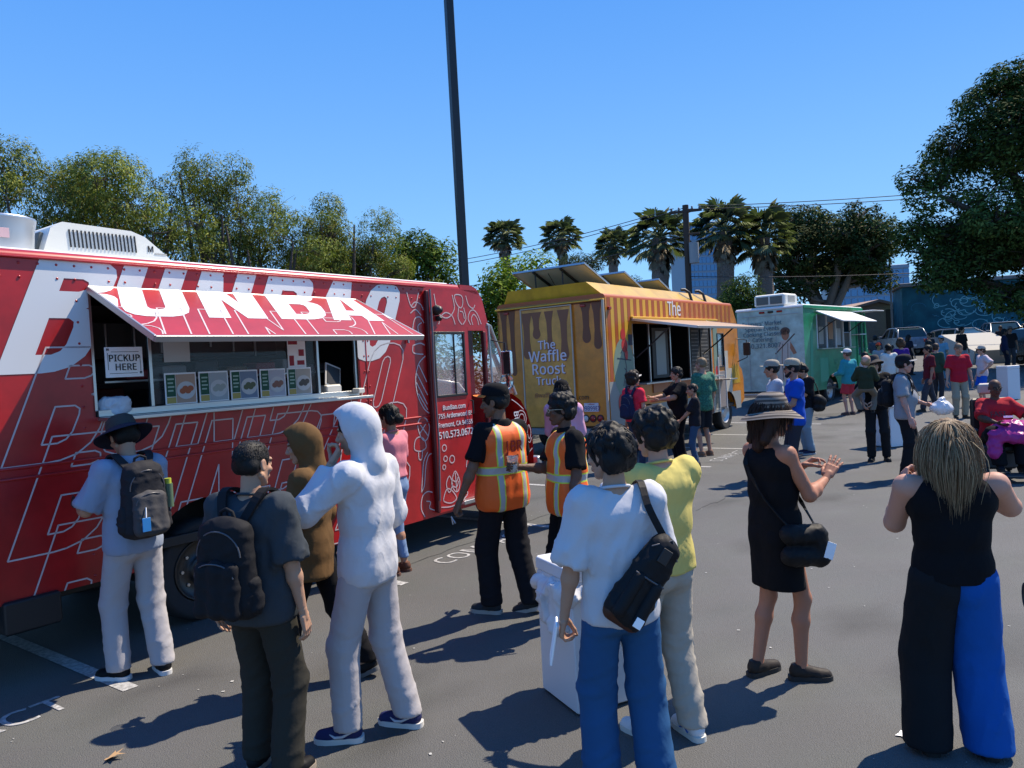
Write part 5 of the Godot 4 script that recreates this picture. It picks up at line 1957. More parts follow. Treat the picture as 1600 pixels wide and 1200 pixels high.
	# solar panels with a light back, propped towards the sun
	for i in 3:
		var x: float = [0.15, 1.75, 3.35][i]
		var pn := Node3D.new()
		pn.name = "solar_panel"
		t.add_child(pn, true)
		pn.position = Vector3(x, 3.86 - i * 0.07, -1.4)
		pn.rotation.z = deg_to_rad(-22.0)
		pn.scale = Vector3(0.86, 0.86, 0.9)
		box_part(pn, "panel_back", Vector3(0.68, 0, 0), Vector3(1.36, 0.012, 1.95), mat("panel_back", Color(0.5, 0.5, 0.46), 0.7), 0.002)
		box_part(pn, "cell_sheet", Vector3(0.68, 0.012, 0), Vector3(1.3, 0.006, 1.9), mat("cells", Color(0.01, 0.012, 0.03), 0.15), 0.001)
		for z in [-0.985, 0.985]:
			box_part(pn, "frame_rail", Vector3(0.68, 0.0, z), Vector3(1.38, 0.05, 0.035), alu, 0.004)
		for q in [0.0, 1.36]:
			box_part(pn, "frame_rail", Vector3(q, 0.0, 0), Vector3(0.035, 0.05, 2.0), alu, 0.004)
		for z in [-0.4, 0.35]:
			box_part(pn, "cross_rail", Vector3(0.68, -0.04, z), Vector3(1.36, 0.05, 0.05), blk, 0.004)
			bar_part(pn, "prop", [Vector3(0.1, -0.04, z), Vector3(0.3, -0.5, z)], 0.018, blk, 6)
		mb = MB.new()
		mb.tube([Vector3(0.2, -0.02, -0.1), Vector3(0.45, -0.2, -0.05), Vector3(0.7, -0.22, 0.02), Vector3(0.9, -0.03, 0.05)], [0.008], 5)
		add(mb, "cable", blk, pn)
	# rear: print on the transform rear, where x is z and y is height
	mb = MB.new()
	mb.poly(rect(w, 0.62, 0, up), rear)
	mb.poly(rect(w, 0.62, 0, up), rear.translated(Vector3(0.05, 0, 0)), true)
	add(mb, "rear_wall", org, t)
	var rr := [[rect(w + 0.01, 0.65, -0.01, up), rear.translated(Vector3(-0.004, 0, 0))]]
	for q in [drip(-0.45, 3.1, 0.19, 0.82), drip(-0.2, 3.1, 0.17, 0.95), drip(-2.48, 3.1, 0.15, 1.0), drip(-2.27, 3.1, 0.14, 1.4), drip(-0.03, 3.1, 0.1, 0.5), rect(w + 0.02, 3.06, -0.01, 3.13)]:
		mb = MB.new()
		print_poly(mb, [q], rr)
		add(mb, "syrup_drip", brn, t)
	var dr := Node3D.new()
	dr.name = "rear_door"
	t.add_child(dr, true)
	box_part(dr, "door_leaf", Vector3(-0.02, 1.83, -1.38), Vector3(0.04, 2.42, 1.2), paint("door_amber", Color(0.8, 0.36, 0.045)), 0.006)
	for q in [[1.83, -0.76, 2.46, 0.025], [1.83, -2.0, 2.46, 0.025]]:
		box_part(dr, "door_frame", Vector3(-0.045, q[0], q[1]), Vector3(0.03, q[2], q[3]), crm, 0.004)
	box_part(dr, "door_frame", Vector3(-0.045, 3.06, -1.38), Vector3(0.03, 0.025, 1.25), crm, 0.004)
	var dl := [[rect(-1.97, 0.64, -0.79, 3.0), rear.translated(Vector3(-0.043, 0, 0))]]
	for q in [drip(-1.87, 2.98, 0.2, 0.95), drip(-1.62, 2.98, 0.19, 0.55), drip(-1.3, 2.98, 0.15, 0.85), drip(-0.95, 2.98, 0.19, 1.0)]:
		mb = MB.new()
		print_poly(mb, [q], dl)
		add(mb, "syrup_drip", mat("plum_print", Color(0.22, 0.075, 0.03), 0.4), dr)
	var rb := Basis(Vector3.UP, -PI / 2)
	var pale := mat("pale_letters", Color(0.68, 0.62, 0.66), 0.5)
	var shade := mat("letter_shadow", Color(0.25, 0.09, 0.05), 0.5)
	for q in [["The", 0.17, 2.3], ["Waffle", 0.21, 2.07], ["Roost", 0.21, 1.81], ["Truck", 0.16, 1.57]]:
		letter(q[0], q[1], Vector3(-0.05, q[2], -1.38), rb, pale, dr, "lettering", 1.3, "Droid Sans", 1.12)
		letter(q[0], q[1], Vector3(-0.046, q[2] - 0.015, -1.365), rb, shade, dr, "letter_shadow", 1.5, "Droid Sans", 1.12)
	letter("@waffleroost", 0.09, Vector3(-0.046, 1.28, -1.38), rb, shade, dr)
	letter(".com", 0.09, Vector3(-0.008, 1.22, -0.6), rb, blk, t)
	box_part(t, "hinge_rail", Vector3(-0.06, 1.9, -0.02), Vector3(0.05, 2.4, 0.05), crm, 0.012)
	var pl := Node3D.new()
	pl.name = "licence_plate"
	t.add_child(pl, true)
	box_part(pl, "plate", Vector3(-0.015, 1.02, -0.42), Vector3(0.014, 0.17, 0.33), mat("plate_white", Color(0.6, 0.58, 0.62), 0.5), 0.004)
	letter("99B99E2", 0.085, Vector3(-0.025, 1.0, -0.42), rb, mat("plate_ink", Color(0.05, 0.06, 0.2), 0.6), pl, "lettering", 0.4, "Droid Sans", 0.9)
	letter("California", 0.026, Vector3(-0.025, 1.082, -0.42), rb, mat("plate_red", Color(0.4, 0.03, 0.05), 0.6), pl)
	for q in [[-0.56, "lamp_clear", Color(0.55, 0.55, 0.5)], [-0.4, "lamp_red", Color(0.3, 0.012, 0.01)], [-0.23, "lamp_red", Color.WHITE], [-2.1, "lamp_clear", Color.WHITE], [-2.26, "lamp_red", Color.WHITE], [-2.42, "lamp_red", Color.WHITE]]:
		var tl := MB.new()
		tl.lathe([Vector2(0.06, 0), Vector2(0.058, 0.02), Vector2(0.035, 0.03), Vector2(0.001, 0.033)], 18, Transform3D(Basis(Vector3.BACK, PI / 2), Vector3(0.0, 0.8, q[0])))
		var lamp := add(tl, "tail_light", mat(q[1], q[2], 0.2), t)
		var rg := MB.new()
		var pts := []
		for i in 19:
			pts.append(Vector3(-0.012, 0.8 + 0.066 * sin(TAU * i / 18), q[0] + 0.066 * cos(TAU * i / 18)))
		rg.tube(pts, [0.012], 6, false)
		add(rg, "rubber_ring", blk, lamp)
	for z in [-0.5, -1.25, -1.4, -1.55, -2.4]:
		box_part(t, "marker_light", Vector3(-0.02, 3.02, z), Vector3(0.03, 0.05, 0.12), mat("lamp_red", Color.WHITE), 0.01)
	box_part(t, "marker_light", Vector3(0.12, 2.93, 0.02), Vector3(0.1, 0.06, 0.05), mat("lamp_red", Color.WHITE), 0.012)
	box_part(t, "rear_bumper", Vector3(-0.16, 0.55, w * 0.5), Vector3(0.22, 0.12, -w), mat("bumper_grey", Color(0.2, 0.2, 0.2), 0.6), 0.02)
	# other walls
	box_part(t, "far_wall", Vector3(3.3, 1.85, w + 0.02), Vector3(6.6, 2.5, 0.05), org)
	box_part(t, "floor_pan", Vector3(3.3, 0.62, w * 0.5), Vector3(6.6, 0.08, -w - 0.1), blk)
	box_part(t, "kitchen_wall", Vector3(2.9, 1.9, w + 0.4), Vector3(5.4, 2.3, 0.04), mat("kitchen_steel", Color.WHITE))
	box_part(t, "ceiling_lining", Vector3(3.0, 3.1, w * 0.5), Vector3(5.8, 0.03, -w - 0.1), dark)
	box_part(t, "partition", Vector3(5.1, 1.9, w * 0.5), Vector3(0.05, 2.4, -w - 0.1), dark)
	box_part(t, "work_bench", Vector3(3.0, 1.15, -0.5), Vector3(4.0, 0.5, 0.5), dark)
	# serving window
	box_part(t, "counter_ledge", Vector3(3.0, 1.41, 0.13), Vector3(4.0, 0.035, 0.32), steel, 0.006)
	box_part(t, "counter_front", Vector3(3.4, 1.28, 0.012), Vector3(3.2, 0.2, 0.02), mat("salmon_print", Color(0.42, 0.16, 0.07), 0.5), 0.004)
	for x in [1.03, 1.75, 2.75, 3.75, 4.98]:
		box_part(t, "window_post", Vector3(x, 2.03, -0.02), Vector3(0.04, 1.22, 0.04), steel, 0.004)
	box_part(t, "screen_frame", Vector3(2.25, 2.02, -0.01), Vector3(0.75, 1.08, 0.02), blk, 0.006)
	box_part(t, "screen_board", Vector3(2.25, 2.02, 0.004), Vector3(0.46, 0.94, 0.014), mat("screen_grey", Color(0.2, 0.23, 0.24), 0.3), 0.004)
	for i in 2:
		var bx := 4.02 + i * 0.55
		var bd := Node3D.new()
		bd.name = "menu_board"
		t.add_child(bd, true)
		bd.position = Vector3(bx, 2.0, 0.0)
		box_part(bd, "board", Vector3.ZERO, Vector3(0.5, 1.15, 0.02), mat("chalkboard", Color(0.018, 0.02, 0.022), 0.7), 0.004)
		var rows := ["WAFFLES", "chicken 12", "classic 9", "berry 10", "SIDES", "fries 5", "slaw 4", "DRINKS", "tea 3", "soda 2"]
		mb = MB.new()
		var r := RandomNumberGenerator.new()
		r.seed = 50 + i
		for k in 12:
			var x := -0.2
			while x < 0.15:
				var l := r.randf_range(0.025, 0.07)
				mb.poly(rect(x, 0.48 - k * 0.085, x + l, 0.48 - k * 0.085 + (0.03 if k % 4 == 0 else 0.02)), Transform3D(Basis.IDENTITY, Vector3(0, 0, 0.012)))
				x += l + 0.018
		add(mb, "chalk_writing", mat("chalk", Color(0.2, 0.2, 0.2), 0.9), bd).set_meta("kind", "stuff")
	for q in [[4.95, 1.47, 0.22, 0.12, "napkin_box", Color(0.45, 0.5, 0.52)], [4.62, 1.48, 0.3, 0.08, "side_shelf", Color(0.05, 0.05, 0.05)]]:
		pass
	box_part(t, "side_shelf", Vector3(5.3, 1.3, 0.2), Vector3(0.5, 0.03, 0.4), steel, 0.006)
	# awning
	var ad := Vector3(0, -0.25, 1.4).normalized()
	var an := Vector3(1, 0, 0).cross(-ad)
	var ab := Basis(Vector3(1, 0, 0), -ad, an)
	var aw := Node3D.new()
	aw.name = "awning"
	t.add_child(aw, true)
	mb = MB.new()
	mb.box(Vector3(2.8, 2.72, 0.02) + ad * 0.71, Vector3(3.6, 1.42, 0.035), 0.004, ab)
	add(mb, "awning_panel", mat("awning_tan", Color(0.4, 0.25, 0.14), 0.5), aw)
	mb = MB.new()
	mb.box(Vector3(2.8, 2.72, 0.02) + ad * 1.425, Vector3(3.62, 0.025, 0.05), 0.004, ab)
	for x in [0.99, 4.61]:
		mb.box(Vector3(x, 2.72, 0.02) + ad * 0.71, Vector3(0.022, 1.42, 0.05), 0.004, ab)
	add(mb, "awning_frame", alu, aw)
	box_part(aw, "awning_rail", Vector3(3.15, 2.76, 0.03), Vector3(4.35, 0.05, 0.05), mat("amber_print", Color.WHITE), 0.01)
	for x in [1.15, 4.5]:
		bar_part(t, "gas_strut", [Vector3(x, 1.95, 0.0), Vector3(x, 2.2, 0.35), Vector3(x, 2.55, 0.8)], 0.018, blk)
	# nose, cab glass, mirrors
	mb = MB.new()
	mb.prism(pv([6.4, 0.55, 6.76, 0.55, 7.05, 0.7, 7.05, 1.25, 6.95, 1.5, 6.74, 1.62, 6.4, 1.62]), w + 0.05, -0.02, id, true)
	add(mb, "nose", org, t)
	mb = MB.new()
	mb.quad(Vector3(6.75, 1.62, -0.02), Vector3(6.75, 1.62, w), Vector3(6.45, 2.8, w), Vector3(6.45, 2.8, -0.02))
	add(mb, "windscreen", glass_mat(), t)
	mb = MB.new()
	mb.tube([Vector3(6.6, 2.3, 0.0), Vector3(6.75, 2.25, 0.22), Vector3(6.75, 1.8, 0.22), Vector3(6.65, 1.7, 0.0)], [0.014], 6)
	add(mb, "mirror_bracket", blk, t)
	box_part(t, "mirror", Vector3(6.75, 2.02, 0.22), Vector3(0.06, 0.34, 0.2), blk, 0.03)
	for x in [1.55, 5.9]:
		for z in [-0.2, w + 0.2]:
			wheel(t, Vector3(x, 0.42, z), 0.42, 0.27, Color(0.5, 0.5, 0.5))
	box_part(t, "entry_door", Vector3(5.53, 1.05, 0.012), Vector3(0.4, 0.9, 0.02), mat("door_taupe", Color(0.26, 0.22, 0.2), 0.5), 0.006)
	for x in [5.31, 5.75]:
		box_part(t, "door_edge", Vector3(x, 1.2, 0.02), Vector3(0.025, 1.3, 0.03), wht, 0.004)


func green_truck() -> void:
	var t := thing("food_truck", "green food truck with pale blue-white rear and white awning, farthest of the row", "food truck", Vector3(8.84, 0.13, -23.09), deg_to_rad(90.0 - 42.0))
	var grn := paint("green_paint", Color(0.012, 0.29, 0.13))
	var pal := paint("pale_rear", Color(0.47, 0.64, 0.59), 0.5)
	var wht := mat("white_print", Color.WHITE)
	var blk := mat("black_trim", Color.WHITE)
	var steel := mat("stainless", Color.WHITE)
	var dark := mat("dark_inside", Color.WHITE)
	var w := -2.15
	var id := Transform3D.IDENTITY
	var up := 3.1
	var side := pv([0, 0.5, 0, up, 5.3, up, 5.75, 2.5, 5.9, 1.5, 5.9, 0.45, 2.75, 0.45])
	for q in circle(2.2, 0.4, 0.54, 0.54, 14, 0.0, PI):
		side.push_back(q)
	side.push_back(Vector2(1.62, 0.5))
	var open := rect(1.05, 1.8, 4.1, 2.86)
	var mb := MB.new()
	sheet(mb, side, [open], id)
	add(mb, "side_panel", grn, t)
	mb = MB.new()
	sheet(mb, side, [open], Transform3D(Basis.IDENTITY, Vector3(0, 0, -0.05)), true)
	add(mb, "wall_lining", dark, t)
	var rear := Transform3D(Basis(Vector3(0, 0, 1), Vector3(0, 1, 0), Vector3(-1, 0, 0)), Vector3.ZERO)
	mb = MB.new()
	mb.poly(rect(w, 0.5, 0, up), rear)
	mb.poly(rect(w, 0.5, 0, up), rear.translated(Vector3(0.05, 0, 0)), true)
	add(mb, "rear_wall", pal, t)
	var rb := Basis(Vector3.UP, -PI / 2)
	var txt := mat("slate_letters", Color(0.06, 0.12, 0.16), 0.6)
	var y := 2.66
	for q in ["Farmers' Market", "Special Events", "Cooking Classes", "Catering"]:
		letter(q, 0.125, Vector3(-0.022, y, -1.3), rb, txt, t, "lettering", 0.1)
		y -= 0.165
	letter("650.321.8007", 0.14, Vector3(-0.022, y - 0.03, -1.3), rb, txt, t, "lettering", 0.1)
	var rr := [[rect(w, 0.5, 0, up), rear.translated(Vector3(-0.006, 0, 0))]]
	var r2 := [[rect(w, 0.5, 0, up), rear.translated(Vector3(-0.009, 0, 0))]]
	mb = MB.new()
	print_poly(mb, [pv([-0.72, 2.1, -0.42, 2.1, -0.34, 1.8, -0.44, 1.75, -0.46, 1.0, -0.42, 0.85, -0.82, 0.85, -0.8, 1.2, -0.7, 1.8, -0.84, 1.75, -0.8, 1.95])], rr)
	add(mb, "printed_figure_coat", mat("print_cream", Color(0.5, 0.46, 0.4), 0.6), t)
	mb = MB.new()
	print_poly(mb, [circle(-0.57, 2.27, 0.12, 0.17), pv([-0.42, 2.05, -0.33, 1.9, -0.24, 1.7, -0.34, 1.66, -0.44, 1.85])], r2)
	add(mb, "printed_figure_skin", mat("print_skin", Color(0.34, 0.16, 0.09), 0.6), t)
	mb = MB.new()
	print_poly(mb, [circle(-0.57, 2.38, 0.15, 0.12)], r2)
	print_line(mb, pv([-0.9, 1.7, -0.28, 2.28]), 0.035, r2, false)
	for q in [[-0.66, 2.0, -0.7, 1.5, -0.68, 0.9], [-0.5, 2.0, -0.52, 1.4, -0.5, 0.9]]:
		print_line(mb, smooth(q), 0.018, r2, false)
	add(mb, "printed_figure_dark", mat("print_dark", Color(0.08, 0.05, 0.04), 0.6), t)
	mb = MB.new()
	print_poly(mb, [pv([-0.4, 0.7, -0.1, 0.7, -0.12, 1.1, -0.2, 1.3, -0.36, 1.1])], rr)
	add(mb, "printed_plant", mat("print_olive", Color(0.12, 0.13, 0.05), 0.6), t)
	for q in [[1.75, -0.86, 2.3, 0.014], [1.75, -1.74, 2.3, 0.014]]:
		box_part(t, "door_joint", Vector3(-0.006, q[0], q[1]), Vector3(0.016, q[2], q[3]), mat("joint_grey", Color(0.35, 0.39, 0.4), 0.6), 0.003)
	box_part(t, "door_head", Vector3(-0.006, 2.9, -1.05), Vector3(0.016, 0.02, 1.8), mat("joint_grey", Color.WHITE), 0.003)
	for z in [-0.72, -1.0, -1.28]:
		box_part(t, "marker_light", Vector3(-0.02, 3.0, z), Vector3(0.03, 0.06, 0.18), mat("lamp_red", Color.WHITE) if z != -1.0 else blk, 0.012)
	box_part(t, "roof_deck", Vector3(2.7, up + 0.03, w * 0.5), Vector3(5.4, 0.06, -w), mat("white_roof", Color.WHITE), 0.025)
	box_part(t, "roof_edge", Vector3(2.7, up - 0.02, 0.01), Vector3(5.4, 0.1, 0.04), grn, 0.02)
	box_part(t, "roof_edge", Vector3(-0.01, up - 0.0, w * 0.5), Vector3(0.04, 0.06, -w), wht, 0.015)
	box_part(t, "far_wall", Vector3(2.7, 1.8, w + 0.02), Vector3(5.4, 2.6, 0.05), grn)
	box_part(t, "floor_pan", Vector3(2.9, 0.52, w * 0.5), Vector3(5.8, 0.08, -w - 0.1), blk)
	box_part(t, "kitchen_wall", Vector3(2.6, 1.85, w + 0.4), Vector3(4.9, 2.3, 0.04), mat("kitchen_steel", Color.WHITE))
	box_part(t, "ceiling_lining", Vector3(2.7, 3.04, w * 0.5), Vector3(5.2, 0.03, -w - 0.1), dark)
	box_part(t, "rear_bumper", Vector3(-0.12, 0.42, w * 0.5), Vector3(0.2, 0.1, -w), steel, 0.02)
	# serving hatch
	box_part(t, "counter_ledge", Vector3(2.55, 1.78, 0.08), Vector3(3.1, 0.03, 0.2), steel, 0.006)
	for x in [1.06, 1.9, 2.7, 3.4, 4.09]:
		box_part(t, "window_post", Vector3(x, 2.33, -0.01), Vector3(0.05, 1.06, 0.05), wht, 0.005)
	for q in [[1.45, 2.2, Color(0.3, 0.3, 0.28)], [2.3, 2.35, Color(0.35, 0.2, 0.12)], [3.0, 2.15, Color(0.35, 0.36, 0.36)]]:
		box_part(t, "menu_sheet", Vector3(q[0], q[1], -0.02), Vector3(0.4, 0.55, 0.01), mat("sheet" + str(q[0]), q[2], 0.7), 0.002)
	box_part(t, "small_shelf", Vector3(4.5, 2.2, 0.15), Vector3(0.6, 0.03, 0.3), wht, 0.006)
	var ad := Vector3(0, -0.36, 0.8).normalized()
	var an := Vector3(1, 0, 0).cross(-ad)
	mb = MB.new()
	mb.box(Vector3(2.55, 2.96, 0.03) + ad * 0.45, Vector3(3.2, 0.9, 0.035), 0.006, Basis(Vector3(1, 0, 0), -ad, an))
	add(mb, "awning", mat("awning_white", Color(0.78, 0.78, 0.76), 0.4), t)
	for x in [1.2, 3.95]:
		bar_part(t, "gas_strut", [Vector3(x, 2.3, 0.0), Vector3(x, 2.55, 0.35), Vector3(x, 2.66, 0.55)], 0.016, blk)
	mb = MB.new()
	mb.box(Vector3(4.9, 2.98, 0.35), Vector3(1.2, 0.03, 0.7), 0.006)
	add(mb, "front_visor", mat("awning_white", Color.WHITE), t)
	# faded tags on the green side
	var gs := []
	for q: PackedVector2Array in pieces(side, [open]):
		gs.append([q, Transform3D(Basis.IDENTITY, Vector3(0, 0, 0.004))])
	mb = MB.new()
	print_poly(mb, [pv([0.35, 0.9, 0.55, 2.6, 0.75, 2.6, 0.6, 0.9]), rect(1.2, 0.75, 1.9, 1.5)], gs)
	add(mb, "pale_print", mat("green_print2", Color(0.05, 0.3, 0.17), 0.5), t)
	letter("FRESH LOCAL", 0.16, Vector3(3.1, 1.35, 0.006), Basis.IDENTITY, mat("green_print3", Color(0.1, 0.33, 0.2), 0.5), t, "lettering", 0.4)
	# cab
	mb = MB.new()
	mb.prism(pv([5.6, 0.5, 6.5, 0.5, 6.75, 0.7, 6.75, 1.2, 6.6, 1.45, 5.9, 1.55, 5.6, 1.55]), w + 0.05, -0.03, id, true)
	add(mb, "nose", grn, t)
	mb = MB.new()
	mb.poly(pv([4.75, 1.5, 5.5, 1.5, 5.5, 2.6, 4.75, 2.6]), Transform3D(Basis.IDENTITY, Vector3(0, 0, 0.006)))
	add(mb, "cab_window", mat("dark_glass", Color(0.02, 0.04, 0.04), 0.05), t)
	mb = MB.new()
	for x in [4.7, 5.2, 5.55]:
		mb.box(Vector3(x, 1.85, 0.02), Vector3(0.05, 2.2, 0.05), 0.01)
	add(mb, "door_frame", grn, t)
	for x in [2.2, 5.5]:
		for z in [-0.2, w + 0.2]:
			wheel(t, Vector3(x, 0.42, z), 0.42, 0.27, Color(0.4, 0.4, 0.4))
	# air conditioner on the roof, at the rear
	var ac := Node3D.new()
	ac.name = "air_conditioner"
	t.add_child(ac, true)
	box_part(ac, "housing", Vector3(0.55, 3.36, -1.05), Vector3(1.0, 0.38, 1.0), mat("cream_plastic", Color.WHITE), 0.06)
	for i in 2:
		box_part(ac, "intake_grille", Vector3(0.04, 3.36, -1.27 + i * 0.44), Vector3(0.02, 0.24, 0.38), mat("mesh_grey", Color.WHITE), 0.004)
	for i in 9:
		box_part(ac, "louvre", Vector3(0.3 + i * 0.06, 3.38, -0.545), Vector3(0.03, 0.2, 0.014), mat("mesh_grey2", Color(0.4, 0.4, 0.37), 0.6), 0.003)


# ------------------------------------------------------------------ parked cars, far off
func car(kind: String, label: String, at: Vector3, yaw: float, body: Color, group := "cars parked in front of the mural wall") -> void:
	var t := thing("parked_car", label, "car", at, deg_to_rad(yaw), group)
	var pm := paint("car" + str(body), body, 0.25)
	var blk := mat("black_trim", Color.WHITE)
	var suv := kind == "suv"
	var ht := 1.72 if suv else 1.45
	var low := pv([-2.3, 0.35, -2.35, 0.62, -2.3, 0.88, -1.95, 0.98, -0.9, 1.02, 1.6, 1.04, 2.15, 1.02, 2.3, 0.85, 2.32, 0.4, 1.85, 0.3])
	if suv:
		low = pv([-2.3, 0.4, -2.34, 0.7, -2.28, 0.98, -1.9, 1.08, -0.95, 1.12, 1.6, 1.14, 2.2, 1.12, 2.32, 0.9, 2.32, 0.45, 1.9, 0.35])
	for q in circle(1.4, 0.34, 0.38, 0.38, 9, 0.0, PI):
		low.push_back(q)
	for q in circle(-1.45, 0.34, 0.38, 0.38, 9, 0.0, PI):
		low.push_back(q)
	var mb := MB.new()
	mb.prism(low, -0.9, 0.9, Transform3D.IDENTITY, true)
	add(mb, "car_body", pm, t)
	var y0: float = low[4].y
	var roof := [Vector2(-1.05, y0 - 0.02), Vector2(-0.35, ht - 0.08), Vector2(0.1, ht), Vector2(1.3, ht - 0.02), Vector2(1.95 if suv else 1.5, ht - 0.14), Vector2(2.2, y0)]
	# greenhouse: glass, then roof and pillars over it
	mb = MB.new()
	for i in roof.size() - 1:
		var a: Vector2 = roof[i]
		var b: Vector2 = roof[i + 1]
		var wa := 0.84 - 0.16 * (a.y - y0) / (ht - y0)
		var wb := 0.84 - 0.16 * (b.y - y0) / (ht - y0)
		mb.quad(Vector3(a.x, a.y, -wa), Vector3(a.x, a.y, wa), Vector3(b.x, b.y, wb), Vector3(b.x, b.y, -wb))
	for sd in [-1, 1]:
		for i in range(0, roof.size() - 1):
			var a: Vector2 = roof[i]
			var b: Vector2 = roof[i + 1]
			var wa: float = (0.84 - 0.16 * (a.y - y0) / (ht - y0)) * sd
			var wb: float = (0.84 - 0.16 * (b.y - y0) / (ht - y0)) * sd
			var q := [Vector3(a.x, y0 - 0.02, 0.84 * sd), Vector3(b.x, y0 - 0.02, 0.84 * sd), Vector3(b.x, b.y, wb), Vector3(a.x, a.y, wa)]
			if sd < 0:
				q.reverse()
			mb.quad(q[0], q[1], q[2], q[3])
	add(mb, "windows", mat("dark_glass", Color(0.02, 0.04, 0.04), 0.05), t)
	mb = MB.new()
	mb.box(Vector3(0.6, ht + 0.005, 0), Vector3(1.6 if suv else 1.2, 0.05, 1.3), 0.02)
	for sd in [-1, 1]:
		mb.tube([Vector3(-1.1, y0, 0.84 * sd), Vector3(-0.35, ht - 0.06, 0.69 * sd), Vector3(0.1, ht, 0.68 * sd), Vector3(1.3, ht - 0.01, 0.68 * sd), Vector3(1.9 if suv else 1.5, ht - 0.13, 0.7 * sd), Vector3(2.2, y0, 0.83 * sd)], [0.045], 6)
		mb.tube([Vector3(0.35, y0, 0.85 * sd), Vector3(0.4, ht, 0.69 * sd)], [0.035], 6)
		mb.tube([Vector3(1.35, y0, 0.85 * sd), Vector3(1.3, ht, 0.69 * sd)], [0.045], 6)
	add(mb, "roof", pm, t)
	for sd in [-1, 1]:
		box_part(t, "headlight", Vector3(-2.27, 0.78, 0.66 * sd), Vector3(0.12, 0.14, 0.36), mat("lens", Color.WHITE), 0.03)
		box_part(t, "tail_light", Vector3(2.27, 0.88, 0.7 * sd), Vector3(0.12, 0.2, 0.28), mat("lamp_red", Color.WHITE), 0.03)
		box_part(t, "side_mirror", Vector3(-0.8, y0 + 0.1, 0.95 * sd), Vector3(0.12, 0.14, 0.2), pm, 0.03)
		for x in [1.4, -1.45]:
			wheel(t, Vector3(x, 0.34, 0.78 * sd), 0.34, 0.2 * sd, Color(0.45, 0.45, 0.45))
	box_part(t, "grille", Vector3(-2.33, 0.6, 0), Vector3(0.06, 0.2, 1.0), blk, 0.02)
	box_part(t, "number_plate", Vector3(2.33, 0.62, 0), Vector3(0.03, 0.12, 0.34), mat("plate_white", Color(0.6, 0.58, 0.62), 0.5), 0.004)

# ------------------------------------------------------------------ ground, buildings, vegetation
func ground_height(z: float) -> float:
	var t := maxf(-z - 17.0, 0.0)
	if t < 6.0:
		return 0.045 * t * t / 12.0
	return 0.045 * (minf(t, 33.0) - 3.0)


func asphalt() -> StandardMaterial3D:
	var m := StandardMaterial3D.new()
	m.vertex_color_use_as_albedo = true
	m.albedo_texture = noise_tex(11, 0.35, Color(0.64, 0.64, 0.64), Color(1.08, 1.08, 1.08), 512, 3, 0.85)
	m.roughness = 0.78
	m.metallic_specular = 0.4
	m.normal_enabled = true
	m.normal_texture = normal_tex(12, 0.22, 8.0, 512, 3)
	m.normal_scale = 0.25
	m.uv1_triplanar = true
	m.uv1_world_triplanar = true
	m.uv1_scale = Vector3(0.83, 0.83, 0.83)
	return m


func make_ground() -> void:
	var mb := MB.new()
	var n1 := noise(3, 0.16, FastNoiseLite.TYPE_SIMPLEX_SMOOTH, 4)
	var n2 := noise(4, 0.9, FastNoiseLite.TYPE_SIMPLEX_SMOOTH, 3)
	var n3 := noise(19, 0.45, FastNoiseLite.TYPE_SIMPLEX_SMOOTH, 3)
	var xs := []
	var zs := []
	var v := -14.0
	while v <= 26.0:
		xs.append(v)
		v += 0.25
	v = 2.0
	while v >= -30.0:
		zs.append(v)
		v -= 0.25
	xs = [-400.0, -120.0, -50.0, -25.0] + xs + [32.0, 40.0, 60.0, 120.0, 400.0]
	zs = [200.0, 40.0, 12.0] + zs + [-33.0, -36.0, -40.0, -45.0, -50.0, -56.0, -75.0, -120.0, -400.0]
	var w: int = xs.size()
	for z: float in zs:
		var nn := Vector3(0, 1, (ground_height(z - 0.1) - ground_height(z + 0.1)) / 0.2 * -1.0).normalized()
		nn = Vector3(0, 1, -(ground_height(z + 0.1) - ground_height(z - 0.1)) / 0.2).normalized()
		for x: float in xs:
			var g := 0.138 + 0.022 * n1.get_noise_2d(x, z) + 0.012 * n2.get_noise_2d(x, z)
			var sp := n3.get_noise_2d(x, z)
			g *= 1.0 - 0.38 * clampf((sp - 0.32) * 5.0, 0.0, 1.0)
			g *= 1.0 + 0.14 * clampf((-sp - 0.35) * 5.0, 0.0, 1.0)
			mb.col = Color(g * 0.99, g * 1.0, g * 0.965)
			mb.vert(Vector3(x, ground_height(z), z), nn)
	for j in zs.size() - 1:
		for i in w - 1:
			var a := j * w + i
			mb.ix.append_array([a, a + w + 1, a + 1, a, a + w, a + w + 1])
	struct(mb, "ground", asphalt())


# painted bar on the ground from a to b
func stripe(a: Vector2, b: Vector2, w: float, called := "parking_line", key := "road_paint", col := Color(0.5, 0.5, 0.49)) -> void:
	var d := (b - a).normalized()
	var n := Vector2(-d.y, d.x) * w * 0.5
	var mb := MB.new()
	var steps := maxi(int((b - a).length() / 0.5), 1)
	for i in steps:
		var p := a.lerp(b, float(i) / steps)
		var q := a.lerp(b, float(i + 1) / steps)
		mb.quad(g3(p + n), g3(q + n), g3(q - n), g3(p - n))
	struct(mb, called, worn(key, col))


func g3(p: Vector2, up := 0.004) -> Vector3:
	return Vector3(p.x, ground_height(p.y) + up, p.y)


func worn(key: String, col: Color) -> StandardMaterial3D:
	if mats.has(key):
		return mats[key]
	var m := mat(key, Color.WHITE, 0.85)
	m.albedo_texture = noise_tex(41, 0.06, (col * 0.35).linear_to_srgb(), (col * 1.2).linear_to_srgb(), 256, 5, 0.7)
	m.uv1_triplanar = true
	m.uv1_world_triplanar = true
	m.uv1_scale = Vector3(1.1, 1.1, 1.1)
	return m


